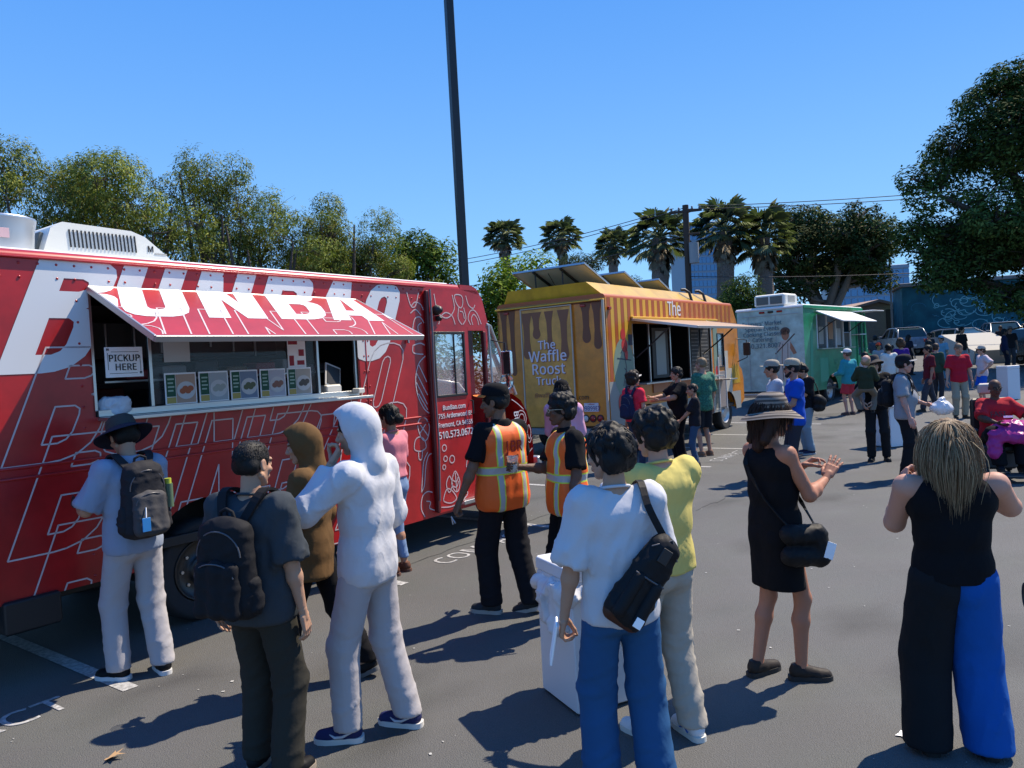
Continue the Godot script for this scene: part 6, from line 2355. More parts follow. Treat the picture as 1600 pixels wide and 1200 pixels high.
func markings() -> void:
	var st := Vector2(1.465, -2.065)
	var into := Vector2(-0.8, -0.6)
	for i in range(-2, 7):
		var e := Vector2(-1.07, -6.92) + st * i
		stripe(e + into * 4.6, e, 0.1)
	var ax := Vector3(0.579, 0, -0.815)
	for i in [-2, 0, 3, 4, 5]:
		var e: Vector2 = Vector2(-1.07, -6.92) + st * (i + 0.575) + into * 0.2
		var y: float = ground_height(e.y) + 0.004
		var o := MeshInstance3D.new()
		o.name = numbered("painted_word")
		o.mesh = text_mesh("COMPACT", 0.3, 0.1, "Droid Sans", 0.002)
		o.material_override = worn("road_paint", Color(0.5, 0.5, 0.49))
		add_child(o, true)
		o.transform = Transform3D(Basis(ax, Vector3(-0.815, 0, -0.579), Vector3.UP) * Basis.from_scale(Vector3(0.82, 0.8, 1)), Vector3(e.x, y, e.y))
		o.set_meta("kind", "structure")
	# cracks and seams in the asphalt
	var r := RandomNumberGenerator.new()
	r.seed = 77
	for q in [[5.41, -16.64, 6.84, -15.31, 0.02], [6.2, -19.5, 9.0, -15.6, 0.02], [3.0, -14.0, 5.4, -12.2, 0.018], [-1.4, -7.2, 0.8, -10.4, 0.018], [2.2, -9.5, 4.0, -11.8, 0.016]]:
		var a := Vector2(q[0], q[1])
		var b := Vector2(q[2], q[3])
		var mb := MB.new()
		var nn := Vector2(-(b - a).normalized().y, (b - a).normalized().x)
		var last := a
		for i in range(1, 25):
			var p := a.lerp(b, i / 24.0) + nn * r.randf_range(-0.03, 0.03)
			var wd: float = q[4] * r.randf_range(0.4, 1.0) * 0.5
			mb.quad(g3(last + nn * wd, 0.003), g3(p + nn * wd, 0.003), g3(p - nn * wd, 0.003), g3(last - nn * wd, 0.003))
			last = p
		struct(mb, "asphalt_crack", mat("crack", Color(0.035, 0.035, 0.036), 0.9))
	# pale bits of litter trodden into the asphalt
	var mb := MB.new()
	for i in 130:
		var p := Vector2(r.randf_range(-3.0, 4.5), r.randf_range(-10.0, -3.0))
		var s := r.randf_range(0.003, 0.011)
		var a := r.randf() * TAU
		var u := Vector2(cos(a), sin(a)) * s
		var w := Vector2(-u.y, u.x) * r.randf_range(0.3, 0.9)
		mb.quad(g3(p - u - w, 0.005), g3(p + u - w, 0.005), g3(p + u + w, 0.005), g3(p - u + w, 0.005))
	var li := add(mb, "ground_litter", mat("litter", Color(0.42, 0.42, 0.4), 0.9))
	li.set_meta("kind", "stuff")


# leaves: flat blades of four corners
func leaf(mb: MB, p: Vector3, d: Vector3, n: Vector3, l: float, w: float) -> void:
	var s := d.cross(n).normalized() * w * 0.5
	var m := p + d * l * 0.45 + n * l * 0.06
	var i := mb.vert(p, n)
	mb.vert(m + s, n)
	mb.vert(p + d * l, n)
	mb.vert(m - s, n)
	mb.ix.append_array([i, i + 2, i + 1, i, i + 3, i + 2])


func leaf_mat(key: String, trans: Color) -> StandardMaterial3D:
	if mats.has(key):
		return mats[key]
	var m := vmat(key, 0.75)
	m.metallic_specular = 0.15
	m.cull_mode = BaseMaterial3D.CULL_DISABLED
	m.backlight_enabled = true
	m.backlight = trans.linear_to_srgb()
	return m


# tree given by clumps [x, y, z, r, ry] in its own frame; the trunk forks to each clump
func tree(s: Dictionary) -> Node3D:
	var t := thing(s.name, s.label, "tree", v3(s.at), 0.0, s.get("group", ""))
	var r := RandomNumberGenerator.new()
	r.seed = s.seed
	var wood := MB.new()
	var leaves := MB.new()
	var gap := noise(s.seed, s.get("gap", 0.9), FastNoiseLite.TYPE_SIMPLEX, 2)
	var stems: Array = s.stems
	var c0: Color = s.col
	var c1: Color = s.col2
	var total: float = 0.0
	for q in s.clumps:
		total += q[3] * q[3]
	for st in stems:
		wood.tube(st.map(func(q): return Vector3(q[0], q[1], q[2])), st.map(func(q): return q[3]), 8, false)
	for q in s.clumps:
		var c := Vector3(q[0], q[1], q[2])
		var ry: float = q[4]
		var rad: float = q[3]
		# limb from the nearest stem point
		var best := Vector3.ZERO
		var bd := 1e9
		var br := 0.05
		for st in stems:
			for k in st:
				var p := Vector3(k[0], k[1], k[2])
				var dd := p.distance_to(c) + maxf(p.y - c.y + 0.3, 0.0) * 2.0
				if dd < bd:
					bd = dd
					best = p
					br = k[3]
		var mid := best.lerp(c, 0.5) + Vector3(r.randf_range(-0.2, 0.2), r.randf_range(-0.3, 0.05) * rad, r.randf_range(-0.2, 0.2))
		var lr := minf(br * 0.65, s.get("limb", 0.07))
		wood.tube([best, best.lerp(mid, 0.5) + Vector3(0, -0.03, 0), mid, mid.lerp(c, 0.5) + Vector3(0, 0.06, 0), c], [lr, lr * 0.85, lr * 0.65, lr * 0.5, lr * 0.35], 6, false)
		for k in int(s.get("twigs", 7)):
			var d := Vector3(r.randf_range(-1, 1), r.randf_range(-0.45, 1), r.randf_range(-1, 1)).normalized()
			var e := c + d * Vector3(rad, ry, rad) * r.randf_range(0.7, 1.08)
			var m2 := c.lerp(e, 0.5) + Vector3(r.randf_range(-0.1, 0.1), r.randf_range(-0.05, 0.12), r.randf_range(-0.1, 0.1)) * rad
			var b2 := mid.lerp(c, r.randf_range(0.3, 1.0))
			wood.tube([b2, m2, e], [lr * 0.42, lr * 0.28, lr * 0.1], 4, false)
		var cnt := int(s.leaves * rad * rad / total)
		var bright: float = r.randf_range(0.62, 1.35)
		var done := 0
		var tries := 0
		while done < cnt and tries < cnt * 6:
			tries += 1
			var d := Vector3(r.randf_range(-1, 1), r.randf_range(-1, 1), r.randf_range(-1, 1))
			var l2 := d.length_squared()
			if l2 > 1.0 or l2 < 0.01:
				continue
			var shell := pow(l2, 0.5)
			if r.randf() > shell * 1.1:
				continue
			var p := c + d * Vector3(rad, ry, rad) * (1.0 + 0.18 * r.randf() * r.randf())
			if gap.get_noise_3dv(p) < s.get("hole", -0.12):
				continue
			done += 1
			var n := (d + Vector3(0, 0.8, 0) + Vector3(r.randf_range(-1, 1), r.randf_range(-1, 1), r.randf_range(-1, 1)) * 0.9).normalized()
			var dir := Vector3(r.randf_range(-1, 1), r.randf_range(-1, 0.3) - s.get("droop", 0.0), r.randf_range(-1, 1)).normalized()
			dir = (dir - n * dir.dot(n) * 0.8).normalized()
			var g := r.randf()
			leaves.col = c0.lerp(c1, g * g) * bright
			if s.has("dead") and r.randf() < s.dead:
				leaves.col = Color(0.11, 0.075, 0.03)
			var sz: float = s.leaf * r.randf_range(0.65, 1.3)
			for k in s.get("per", 1):
				var off: Vector3 = Vector3(r.randf_range(-1, 1), r.randf_range(-1, 1), r.randf_range(-1, 1)) * s.leaf * (0.0 if k == 0 else 0.9)
				leaf(leaves, p + off, (dir + off * 2.0).normalized(), n, sz, sz * s.get("slim", 0.45))
	var bark := mat(s.get("bark_key", "bark"), s.get("bark", Color(0.09, 0.07, 0.055)), 0.9)
	if not bark.normal_enabled:
		rough_up(bark, normal_tex(6, 0.03, 10.0), 0.8, 1.2)
	add(wood, "trunk", bark, t)
	var cr := add(leaves, "crown", leaf_mat(s.get("leaf_key", "leaf"), s.get("trans", Color(0.05, 0.07, 0.012))), t)
	cr.set_meta("kind", "stuff")
	return t


func clump_list(seed_no: int, n: int, at: Vector3, size: Vector3, r0: float, r1: float, flat := 0.8, dome := 0.3) -> Array:
	var r := RandomNumberGenerator.new()
	r.seed = seed_no
	var out := []
	while out.size() < n:
		var d := Vector3(r.randf_range(-1, 1), r.randf_range(-1, 1), r.randf_range(-1, 1))
		if d.length_squared() > 1.0 or d.length_squared() < dome:
			continue
		var rad := r.randf_range(r0, r1)
		out.append([at.x + d.x * size.x, at.y + d.y * size.y, at.z + d.z * size.z, rad, rad * flat])
	return out


func palm(at: Vector3, height: float, s: float, label: String, seed_no: int, skirt: float) -> void:
	var t := thing("palm_tree", label, "palm tree", at, 0.0, "fan palms standing behind the food trucks")
	var r := RandomNumberGenerator.new()
	r.seed = seed_no
	var mb := MB.new()
	var pts := []
	var rr := []
	for i in 22:
		var f := i / 21.0
		pts.append(Vector3(0.15 * sin(f * 2.0 + seed_no), height * f, 0.1 * cos(f * 1.7)))
		rr.append((0.36 + 0.16 * (1.0 - f) * (1.0 - f) + 0.05 * sin(f * 5.0 + seed_no) + 0.02 * (i % 2)) * s)
	mb.tube(pts, rr, 14)
	var bark := mat("palm_bark", Color(0.2, 0.165, 0.14), 0.95)
	if not bark.normal_enabled:
		rough_up(bark, normal_tex(16, 0.05, 14.0), 1.0, 0.7)
	add(mb, "trunk", bark, t)
	var green := MB.new()
	var brown := MB.new()
	var top: Vector3 = pts[21]
	for k in 92:
		var f := k / 91.0
		var dead := f > 1.0 - skirt
		var o := brown if dead else green
		var el := lerpf(1.35, -0.55, pow(f / (1.0 - skirt), 0.8)) if not dead else lerpf(-0.6, -1.2, (f - 1.0 + skirt) / maxf(skirt, 0.01))
		var a := k * 2.399 + r.randf_range(-0.2, 0.2)
		var d := Vector3(cos(a) * cos(el), sin(el), sin(a) * cos(el))
		var ln := r.randf_range(0.85, 1.25) * s * (0.62 if dead else 1.0)
		var base := top + Vector3(0, (-0.1 - 0.8 * (f - 1.0 + skirt) / maxf(skirt, 0.01) if dead else 0.1) * s, 0)
		var hub := base + d * ln + Vector3(0, -0.1 * ln, 0)
		if dead:
			o.col = Color(0.24, 0.2, 0.14).lerp(Color(0.42, 0.36, 0.27), r.randf())
		else:
			o.col = Color(0.085, 0.115, 0.05).lerp(Color(0.26, 0.29, 0.17), r.randf())
		o.tube([base, base.lerp(hub, 0.5) + Vector3(0, 0.05, 0), hub], [0.035 * s, 0.025 * s, 0.02 * s], 4, false)
		var side := d.cross(Vector3.UP).normalized()
		var up := side.cross(d)
		for b in 19:
			var g := lerpf(-1.5, 1.5, b / 18.0)
			var bd := (d * cos(g) + side * sin(g) + Vector3(0, -0.25 - (0.5 if dead else 0.0), 0)).normalized()
			var bl := ln * (0.85 - 0.2 * absf(g) / 1.5) * r.randf_range(0.85, 1.1)
			var m := hub + bd * bl * 0.6
			var e := m + (bd + Vector3(0, -0.75, 0)).normalized() * bl * 0.4
			var nn := (up + side * sin(g) * 0.4).normalized()
			var w := side * 0.034 * s if absf(g) < 0.6 else d * 0.034 * s
			var i := o.vert(hub, nn)
			o.vert(m + w, nn)
			o.vert(e, nn)
			o.vert(m - w, nn)
			o.ix.append_array([i, i + 2, i + 1, i, i + 3, i + 2])
	add(green, "crown", leaf_mat("palm_leaf", Color(0.3, 0.36, 0.14)), t)
	add(brown, "dead_fronds", leaf_mat("palm_dead", Color(0.2, 0.16, 0.1)), t)


func tower(at: Vector3, yaw: float, w: float, d: float, h: float, label: String, cols: int, rows: int) -> void:
	var t := thing("office_tower", label, "building", at, deg_to_rad(yaw))
	box_part(t, "core", Vector3(0, h * 0.5, -d * 0.5), Vector3(w - 0.3, h, d - 0.3), mat("tower_frame", Color(0.2, 0.27, 0.34), 0.5), 0.05)
	var gm := mat("tower_glass", Color(0.08, 0.2, 0.36), 0.12, 0.25)
	var cw := w / cols
	var rh := h / rows
	var pane := MB.new()
	pane.box(Vector3.ZERO, Vector3(cw * 0.86, rh * 0.74, 0.12), 0.02)
	var pm := pane.mesh()
	for i in cols:
		for j in rows:
			var o := MeshInstance3D.new()
			o.name = "window"
			o.mesh = pm
			o.material_override = gm
			t.add_child(o, true)
			o.position = Vector3(-w * 0.5 + (i + 0.5) * cw, (j + 0.5) * rh, -0.12)
	box_part(t, "roof_parapet", Vector3(0, h + 0.4, -d * 0.5), Vector3(w, 0.9, d), mat("tower_frame", Color.WHITE), 0.1)


func buildings() -> void:
	tower(Vector3(50.0, 1.3, -190), 8.0, 9.5, 14, 32.5, "far blue glass office tower between the two large palms", 9, 17)
	tower(Vector3(84.0, 1.3, -178), -12.0, 17.0, 14, 18.0, "low blue glass office block seen through the gap right of the ficus trunk", 12, 9)
	# beige house with a low gable
	var t := thing("beige_house", "beige one storey house with low gable roof beside the mural wall", "house", Vector3(27.4, 1.35, -57.5), 0.0)
	var st := mat("beige_wall", Color(0.34, 0.27, 0.2), 0.9)
	rough_up(st, normal_tex(5, 0.02, 9.0, 256, 5), 0.3, 0.5)
	var mb := MB.new()
	mb.prism(pv([-5.2, 0, 2.2, 0, 2.2, 3.2, 0.2, 3.75, -5.2, 2.6]), -6.0, 0.0)
	add(mb, "wall", st, t)
	mb = MB.new()
	mb.prism(pv([-5.6, 2.5, 0.2, 3.78, 2.7, 3.1, 2.7, 3.28, 0.2, 3.98, -5.6, 2.68]), -6.2, 0.35)
	add(mb, "roof", mat("house_roof", Color(0.3, 0.2, 0.14), 0.9), t)
	var wd := Node3D.new()
	wd.name = "window"
	t.add_child(wd, true)
	box_part(wd, "pane", Vector3(-2.0, 2.1, 0.02), Vector3(0.9, 0.8, 0.05), mat("dark_glass", Color(0.02, 0.04, 0.04), 0.05), 0.01)
	for x in [-2.5, -2.0, -1.5]:
		box_part(wd, "frame", Vector3(x, 2.1, 0.05), Vector3(0.07, 0.95, 0.08), mat("white_trim", Color(0.7, 0.7, 0.68), 0.6), 0.01)
	for y in [1.65, 2.55]:
		box_part(wd, "frame", Vector3(-2.0, y, 0.05), Vector3(1.07, 0.07, 0.08), mat("white_trim", Color.WHITE), 0.01)
	box_part(t, "doorway", Vector3(1.3, 2.2, 0.02), Vector3(1.0, 2.0, 0.06), mat("house_dark", Color(0.06, 0.045, 0.035), 0.9), 0.01)
	var gt := Node3D.new()
	gt.name = "slat_gate"
	t.add_child(gt, true)
	for i in 8:
		box_part(gt, "slat", Vector3(0.9 + i * 0.17, 0.9, 0.4), Vector3(0.13, 1.7, 0.04), mat("pale_wood", Color(0.5, 0.42, 0.26), 0.8), 0.01)
	# mural wall building
	t = thing("mural_building", "low flat building painted with a teal blue mural, white framed entrance", "building", Vector3(32.6, 1.35, -49.8), deg_to_rad(-20.0))
	var teal := mat("mural_wall", Color.WHITE, 0.85)
	teal.albedo_texture = noise_tex(61, 0.02, Color(0.07, 0.26, 0.31), Color(0.13, 0.42, 0.46), 256, 5, 0.6)
	teal.uv1_triplanar = true
	teal.uv1_scale = Vector3(0.12, 0.12, 0.12)
	for q in [[-6.35, 0.75], [3.45, 14.0]]:
		mb = MB.new()
		mb.box(Vector3((q[0] + q[1]) * 0.5 if q[0] < 0 else 8.7, 2.2, -2.5), Vector3(q[1] - q[0] if q[0] < 0 else 10.5, 4.4, 5.0), 0.03)
		add(mb, "wall", teal, t)
	mb = MB.new()
	mb.box(Vector3(2.1, 2.2, -2.8), Vector3(2.68, 4.4, 4.4), 0.02)
	add(mb, "entrance_recess", mat("porch_dark", Color(0.07, 0.055, 0.05), 0.8), t)
	mb = MB.new()
	mb.box(Vector3(3.6, 4.5, -2.5), Vector3(20.4, 0.25, 5.3), 0.04)
	add(mb, "roof", mat("flat_roof", Color(0.2, 0.2, 0.2), 0.9), t)
	var wt := mat("white_trim", Color.WHITE)
	var en := Node3D.new()
	en.name = "entrance_window"
	t.add_child(en, true)
	for x in [0.85, 1.5, 3.35]:
		box_part(en, "frame", Vector3(x, 1.7, -0.5), Vector3(0.12, 3.4, 0.12), wt, 0.01)
	box_part(en, "frame", Vector3(2.4, 1.3, -0.5), Vector3(0.1, 1.8, 0.1), wt, 0.01)
	for y in [0.75, 2.25]:
		box_part(en, "frame", Vector3(2.42, y, -0.46), Vector3(1.85, 0.1, 0.1), wt, 0.01)
	for x in [1.95, 2.9]:
		box_part(en, "pane", Vector3(x, 1.5, -0.55), Vector3(0.85, 1.4, 0.04), mat("dark_glass", Color.WHITE), 0.005)
	mb = MB.new()
	var r := RandomNumberGenerator.new()
	r.seed = 9
	var rg := [[rect(-6.3, 0.1, 0.7, 4.3), Transform3D(Basis.IDENTITY, Vector3(0, 0, 0.012))]]
	for i in 60:
		var c := Vector2(r.randf_range(-4.5, -0.5), r.randf_range(1.6, 4.2))
		var rad := r.randf_range(0.12, 0.55)
		print_line(mb, circle(c.x, c.y, rad, rad * r.randf_range(0.5, 1.0), 12, r.randf() * 6.0, r.randf() * 6.0 + 3.0), 0.045, rg, false)
	add(mb, "mural_lines", mat("mural_pale", Color(0.2, 0.5, 0.54), 0.8), t).set_meta("kind", "stuff")
	mb = MB.new()
	for i in 26:
		var c := Vector2(r.randf_range(-6.0, 0.5), r.randf_range(0.4, 3.5))
		var rad := r.randf_range(0.1, 0.5)
		print_line(mb, circle(c.x, c.y, rad, rad * 0.7, 10, r.randf() * 6.0, r.randf() * 6.0 + 2.0), 0.05, rg, false)
	add(mb, "mural_dark_lines", mat("mural_deep", Color(0.02, 0.16, 0.24), 0.8), t).set_meta("kind", "stuff")
	# low pale kerb-side ramp in the sun, right of the crowd
	mb = MB.new()
	mb.box(Vector3(23.4, ground_height(-37.0) + 0.55, -38.2), Vector3(2.6, 1.1, 3.0), 0.03, Basis(Vector3.RIGHT, 0.3))
	struct(mb, "concrete_ramp", mat("concrete", Color(0.42, 0.41, 0.38), 0.9))


func utilities() -> void:
	# tall dark lamp post behind the red truck
	var t := thing("lamp_post", "tall square black lamp post rising behind the red truck", "lamp post", Vector3(-0.68, 0, -12.5), deg_to_rad(28))
	var blk := mat("post_black", Color(0.012, 0.012, 0.014), 0.4)
	box_part(t, "pole", Vector3(0, 5.6, 0), Vector3(0.125, 10.4, 0.125), blk, 0.012)
	box_part(t, "footing", Vector3(0, 0.3, 0), Vector3(0.5, 0.6, 0.5), mat("concrete", Color.WHITE), 0.03)
	box_part(t, "lamp_head", Vector3(0.4, 10.8, 0), Vector3(0.7, 0.16, 0.35), blk, 0.03)
	# wooden utility pole
	t = thing("utility_pole", "brown wooden utility pole with crossarms between the fan palms", "utility pole", Vector3(9.9, 1.0, -42.0), deg_to_rad(-20))
	var wood := mat("pole_wood", Color(0.06, 0.04, 0.03), 0.9)
	bar_part(t, "pole", [Vector3(0, 0, 0), Vector3(0.05, 9.1, 0)], 0.17, wood, 10)
	box_part(t, "crossarm", Vector3(0.05, 8.75, 0.1), Vector3(1.75, 0.14, 0.12), wood, 0.01)
	box_part(t, "crossarm", Vector3(0.3, 7.5, 0.1), Vector3(0.9, 0.1, 0.1), wood, 0.01)
	for x in [-0.75, -0.35, 0.35, 0.75]:
		var mb := MB.new()
		mb.lathe([Vector2(0.05, 0), Vector2(0.07, 0.06), Vector2(0.04, 0.1), Vector2(0.06, 0.15), Vector2(0.001, 0.19)], 10, Transform3D(Basis.IDENTITY, Vector3(0.05 + x, 8.82, 0.1)))
		add(mb, "insulator", mat("insulator", Color(0.16, 0.14, 0.13), 0.4), t)
	var mb := MB.new()
	mb.cyl(Vector3(0.42, 5.9, 0.25), Vector3(0.42, 7.0, 0.25), 0.26, 14)
	add(mb, "transformer", mat("transformer", Color(0.3, 0.3, 0.3), 0.6), t)
	# overhead wires
	var top := Vector3(9.95, 9.9, -41.9)
	var i := 0
	for q in [[Vector3(9.3, 9.95, -42.0), Vector3(-16, 9.6, -58.0), 0.9], [Vector3(9.9, 9.95, -41.9), Vector3(-16, 9.2, -57.5), 1.0], [Vector3(10.7, 9.95, -41.7), Vector3(40, 10.6, -40.0), 0.4], [Vector3(10.0, 9.85, -41.8), Vector3(40, 10.4, -39.8), 0.5], [Vector3(10.2, 8.5, -41.8), Vector3(-18, 7.6, -58.0), 1.0], [Vector3(10.0, 6.2, -41.8), Vector3(42, 6.6, -41.0), 0.7]]:
		mb = MB.new()
		var p := []
		for k in 17:
			var f := k / 16.0
			p.append(q[0].lerp(q[1], f) + Vector3(0, -q[2] * 4.0 * f * (1.0 - f), 0))
		mb.tube(p, [0.022], 5, false)
		var lab: String = ["upper overhead wire running left from the utility pole", "second overhead wire running left just below the upper one", "upper overhead wire running right over the ficus tree", "second overhead wire running right just below the upper one", "lowest overhead wire running left behind the fan palms", "low overhead wire running right in front of the palm trunks"][i]
		tag(add(mb, "overhead_wire", mat("wire", Color(0.03, 0.03, 0.035), 0.6)), lab, "wire", "overhead wires of the utility pole")
		i += 1
	t = thing("slender_pole", "thin grey pole standing by the beige house", "pole", Vector3(25.9, 1.3, -52.0))
	bar_part(t, "shaft", [Vector3.ZERO, Vector3(0, 7.2, 0)], 0.07, mat("pole_grey", Color(0.16, 0.16, 0.16), 0.5))
	bar_part(t, "arm", [Vector3(0, 7.2, 0), Vector3(0.5, 7.5, 0), Vector3(0.9, 7.5, 0.2)], 0.05, mat("pole_grey", Color.WHITE))


func vegetation() -> void:
	var ol := Color(0.13, 0.165, 0.04)
	var ol2 := Color(0.28, 0.3, 0.085)
	var bark := Color(0.075, 0.06, 0.05)
	# sparse olive-green street trees behind the red truck
	var sp := [
		["sparse olive green tree at the far left behind the roof fan", [-10.0, 0, -17.0], 7.7, 2.0, 34, 101], ["olive green tree behind the air conditioner, full crown of small leaves", [-8.1, 0, -16.6], 7.6, 1.7, 30, 113], ["sparse tree with thin upright stems right of the air conditioner", [-6.75, 0, -18.0], 8.1, 1.2, 20, 102],
		["low sparse tree behind the first letters of the red truck", [-5.6, 0, -17.6], 6.4, 1.5, 24, 103], ["sparse feathery tree with seed pods behind the middle of the red truck", [-4.3, 0, -20.0], 7.1, 1.7, 24, 104], ["slim olive tree left of the bright bushy tree by the lamp post", [-3.5, 0, -21.5], 6.1, 1.5, 20, 115], ["leafy low tree between the sparse trees and the lamp post", [-5.4, 0, -22.5], 6.0, 2.2, 26, 107]]
	for q in sp:
		var h: float = q[2]
		var w: float = q[3]
		var r := RandomNumberGenerator.new()
		r.seed = q[5]
		var stems := []
		for k in 5:
			var a := k * 1.9 + r.randf()
			var e := Vector3(cos(a) * w * 0.55, h * r.randf_range(0.66, 0.84), sin(a) * w * 0.55)
			var m := Vector3(cos(a) * w * 0.25, h * 0.42, sin(a) * w * 0.25)
			stems.append([[cos(a) * 0.08, 0, sin(a) * 0.08, 0.1], [m.x, m.y, m.z, 0.07], [m.x * 0.6 + e.x * 0.5, (m.y + e.y) * 0.5, m.z * 0.5 + e.z * 0.5, 0.05], [e.x, e.y, e.z, 0.02]])
		tree({"name": "street_tree", "label": q[0], "at": q[1], "seed": q[5], "stems": stems, "clumps": clump_list(q[5], q[4], Vector3(0, h * 0.66, 0), Vector3(w * 0.95, h * 0.3, w * 0.85), 0.34, 0.66, 0.95, 0.0), "leaves": 10500 * w, "leaf": 0.085, "slim": 0.3, "per": 2, "twigs": 12, "hole": -0.22, "limb": 0.04,
			"col": ol, "col2": ol2, "bark": bark, "droop": 0.5, "dead": 0.05, "leaf_key": "olive_leaf", "trans": Color(0.3, 0.36, 0.06), "group": "sparse street trees behind the red truck"})
	# bright leafy trees
	var hedge := [[-8.5, -20.5], [-6.2, -21.5], [-3.9, -20.2], [-1.8, -19.2], [0.2, -20.0], [2.2, -24.5]]
	for i in hedge.size():
		tree({"name": "shrub", "label": ["low shrub at the left end of the row behind the red truck", "second shrub from the left behind the red truck", "middle shrub seen behind the red truck cab window", "shrub right of the cab window of the red truck", "shrub behind the nose of the red truck", "shrub behind the rear of the orange truck"][i], "at": [hedge[i][0], 0, hedge[i][1]], "seed": 140 + i, "stems": [[[0, 0, 0, 0.05], [0.1, 0.9, 0, 0.03]]], "clumps": clump_list(140 + i, 14, Vector3(0, 1.6, 0), Vector3(1.3, 1.4, 0.8), 0.45, 0.7, 0.8, 0.0), "leaves": 5000, "leaf": 0.13, "hole": -0.4, "col": Color(0.06, 0.1, 0.02), "col2": Color(0.15, 0.2, 0.045), "leaf_key": "bright_leaf", "trans": Color(0.26, 0.36, 0.04), "group": "shrubs behind the food trucks"})
	var br := [["bright green bushy tree just right of the lamp post", [-0.1, 0, -22.0], 3.7, 1.8, 1.75, 105, Color(0.11, 0.17, 0.022), Color(0.27, 0.34, 0.05)], ["bright green bushy tree left of the lamp post", [-2.75, 0, -24.5], 4.7, 1.6, 1.8, 106, Color(0.07, 0.115, 0.022), Color(0.17, 0.22, 0.045)],
		["small leafy tree under the middle far palm", [4.3, 1.0, -46.0], 5.6, 2.7, 1.9, 108, Color(0.05, 0.065, 0.022), Color(0.1, 0.12, 0.05)], ["green bush between the utility pole and the palm trunks", [12.0, 0.7, -40.0], 4.0, 1.5, 1.3, 109, Color(0.05, 0.085, 0.02), Color(0.12, 0.17, 0.04)],
		["dark hedge-like tree behind the palm trunks", [16.3, 1.0, -53.0], 3.2, 3.6, 2.6, 110, Color(0.025, 0.045, 0.014), Color(0.06, 0.09, 0.025)], ["pale green tree behind the ficus trunk", [22.0, 1.3, -60.0], 2.4, 3.2, 1.8, 111, Color(0.07, 0.1, 0.03), Color(0.15, 0.18, 0.06)],
		["green tree far behind the orange truck roof", [7.6, 0.8, -50.0], 4.6, 2.0, 2.0, 112, Color(0.06, 0.09, 0.022), Color(0.12, 0.16, 0.04)]]
	for q in br:
		var h: float = q[2]
		tree({"name": "leafy_tree", "label": q[0], "at": q[1], "seed": q[5], "stems": [[[0, 0, 0, 0.14], [0.1, h * 0.5, 0, 0.11], [0.05, h * 0.9, 0.1, 0.06]], [[0, h * 0.3, 0, 0.09], [0.5, h * 0.7, 0.2, 0.06]], [[0, h * 0.3, 0, 0.09], [-0.5, h * 0.7, -0.1, 0.06]]],
			"clumps": clump_list(q[5], 20, Vector3(0, h, 0), Vector3(q[3] * 0.8, q[4] * 0.8, q[3] * 0.7), 0.45, 0.8, 0.8, 0.1), "leaves": 9000, "leaf": 0.14, "slim": 0.42, "per": 1, "hole": -0.3, "col": q[6], "col2": q[7], "leaf_key": "bright_leaf", "trans": Color(0.26, 0.36, 0.04)})
	# ficus
	tree({"name": "ficus_tree", "label": "broad dark ficus tree with pale forking trunk behind the green truck", "at": [20.6, 1.3, -50.0], "seed": 120,
		"stems": [[[0, 0, 0, 0.75], [0, 2.6, 0, 0.6], [0.2, 3.6, 0, 0.4]], [[0, 2.2, 0, 0.4], [1.3, 4.8, 0.4, 0.26], [2.2, 6.6, 0.6, 0.16]], [[0, 2.2, 0, 0.4], [-1.4, 5.0, 0.2, 0.26], [-2.6, 6.8, 0.2, 0.16]], [[0, 2.4, 0, 0.35], [0.5, 5.2, 0.9, 0.24], [0.6, 7.2, 1.2, 0.15]], [[0, 2.4, 0, 0.35], [-0.5, 5.2, -0.9, 0.24], [-0.3, 7.5, -1.0, 0.15]], [[0, 2.0, 0.2, 0.3], [0.9, 4.4, 1.0, 0.2], [1.4, 6.0, 1.6, 0.13]]],
		"clumps": clump_list(120, 46, Vector3(0.2, 6.9, 0), Vector3(4.0, 2.6, 3.2), 1.0, 1.6, 0.7, 0.22) + [[-3.4, 4.6, 0.5, 1.2, 0.9], [-2.2, 4.2, 1.2, 1.0, 0.7], [3.6, 4.8, 0, 1.2, 0.8], [-3.0, 3.4, 0, 1.1, 0.8]],
		"leaves": 42000, "leaf": 0.23, "slim": 0.5, "hole": -0.24, "gap": 0.5, "limb": 0.14, "col": Color(0.035, 0.058, 0.018), "col2": Color(0.11, 0.135, 0.045), "dead": 0.03, "bark": Color(0.2, 0.18, 0.15), "bark_key": "ficus_bark", "leaf_key": "ficus_leaf", "trans": Color(0.05, 0.075, 0.012)})
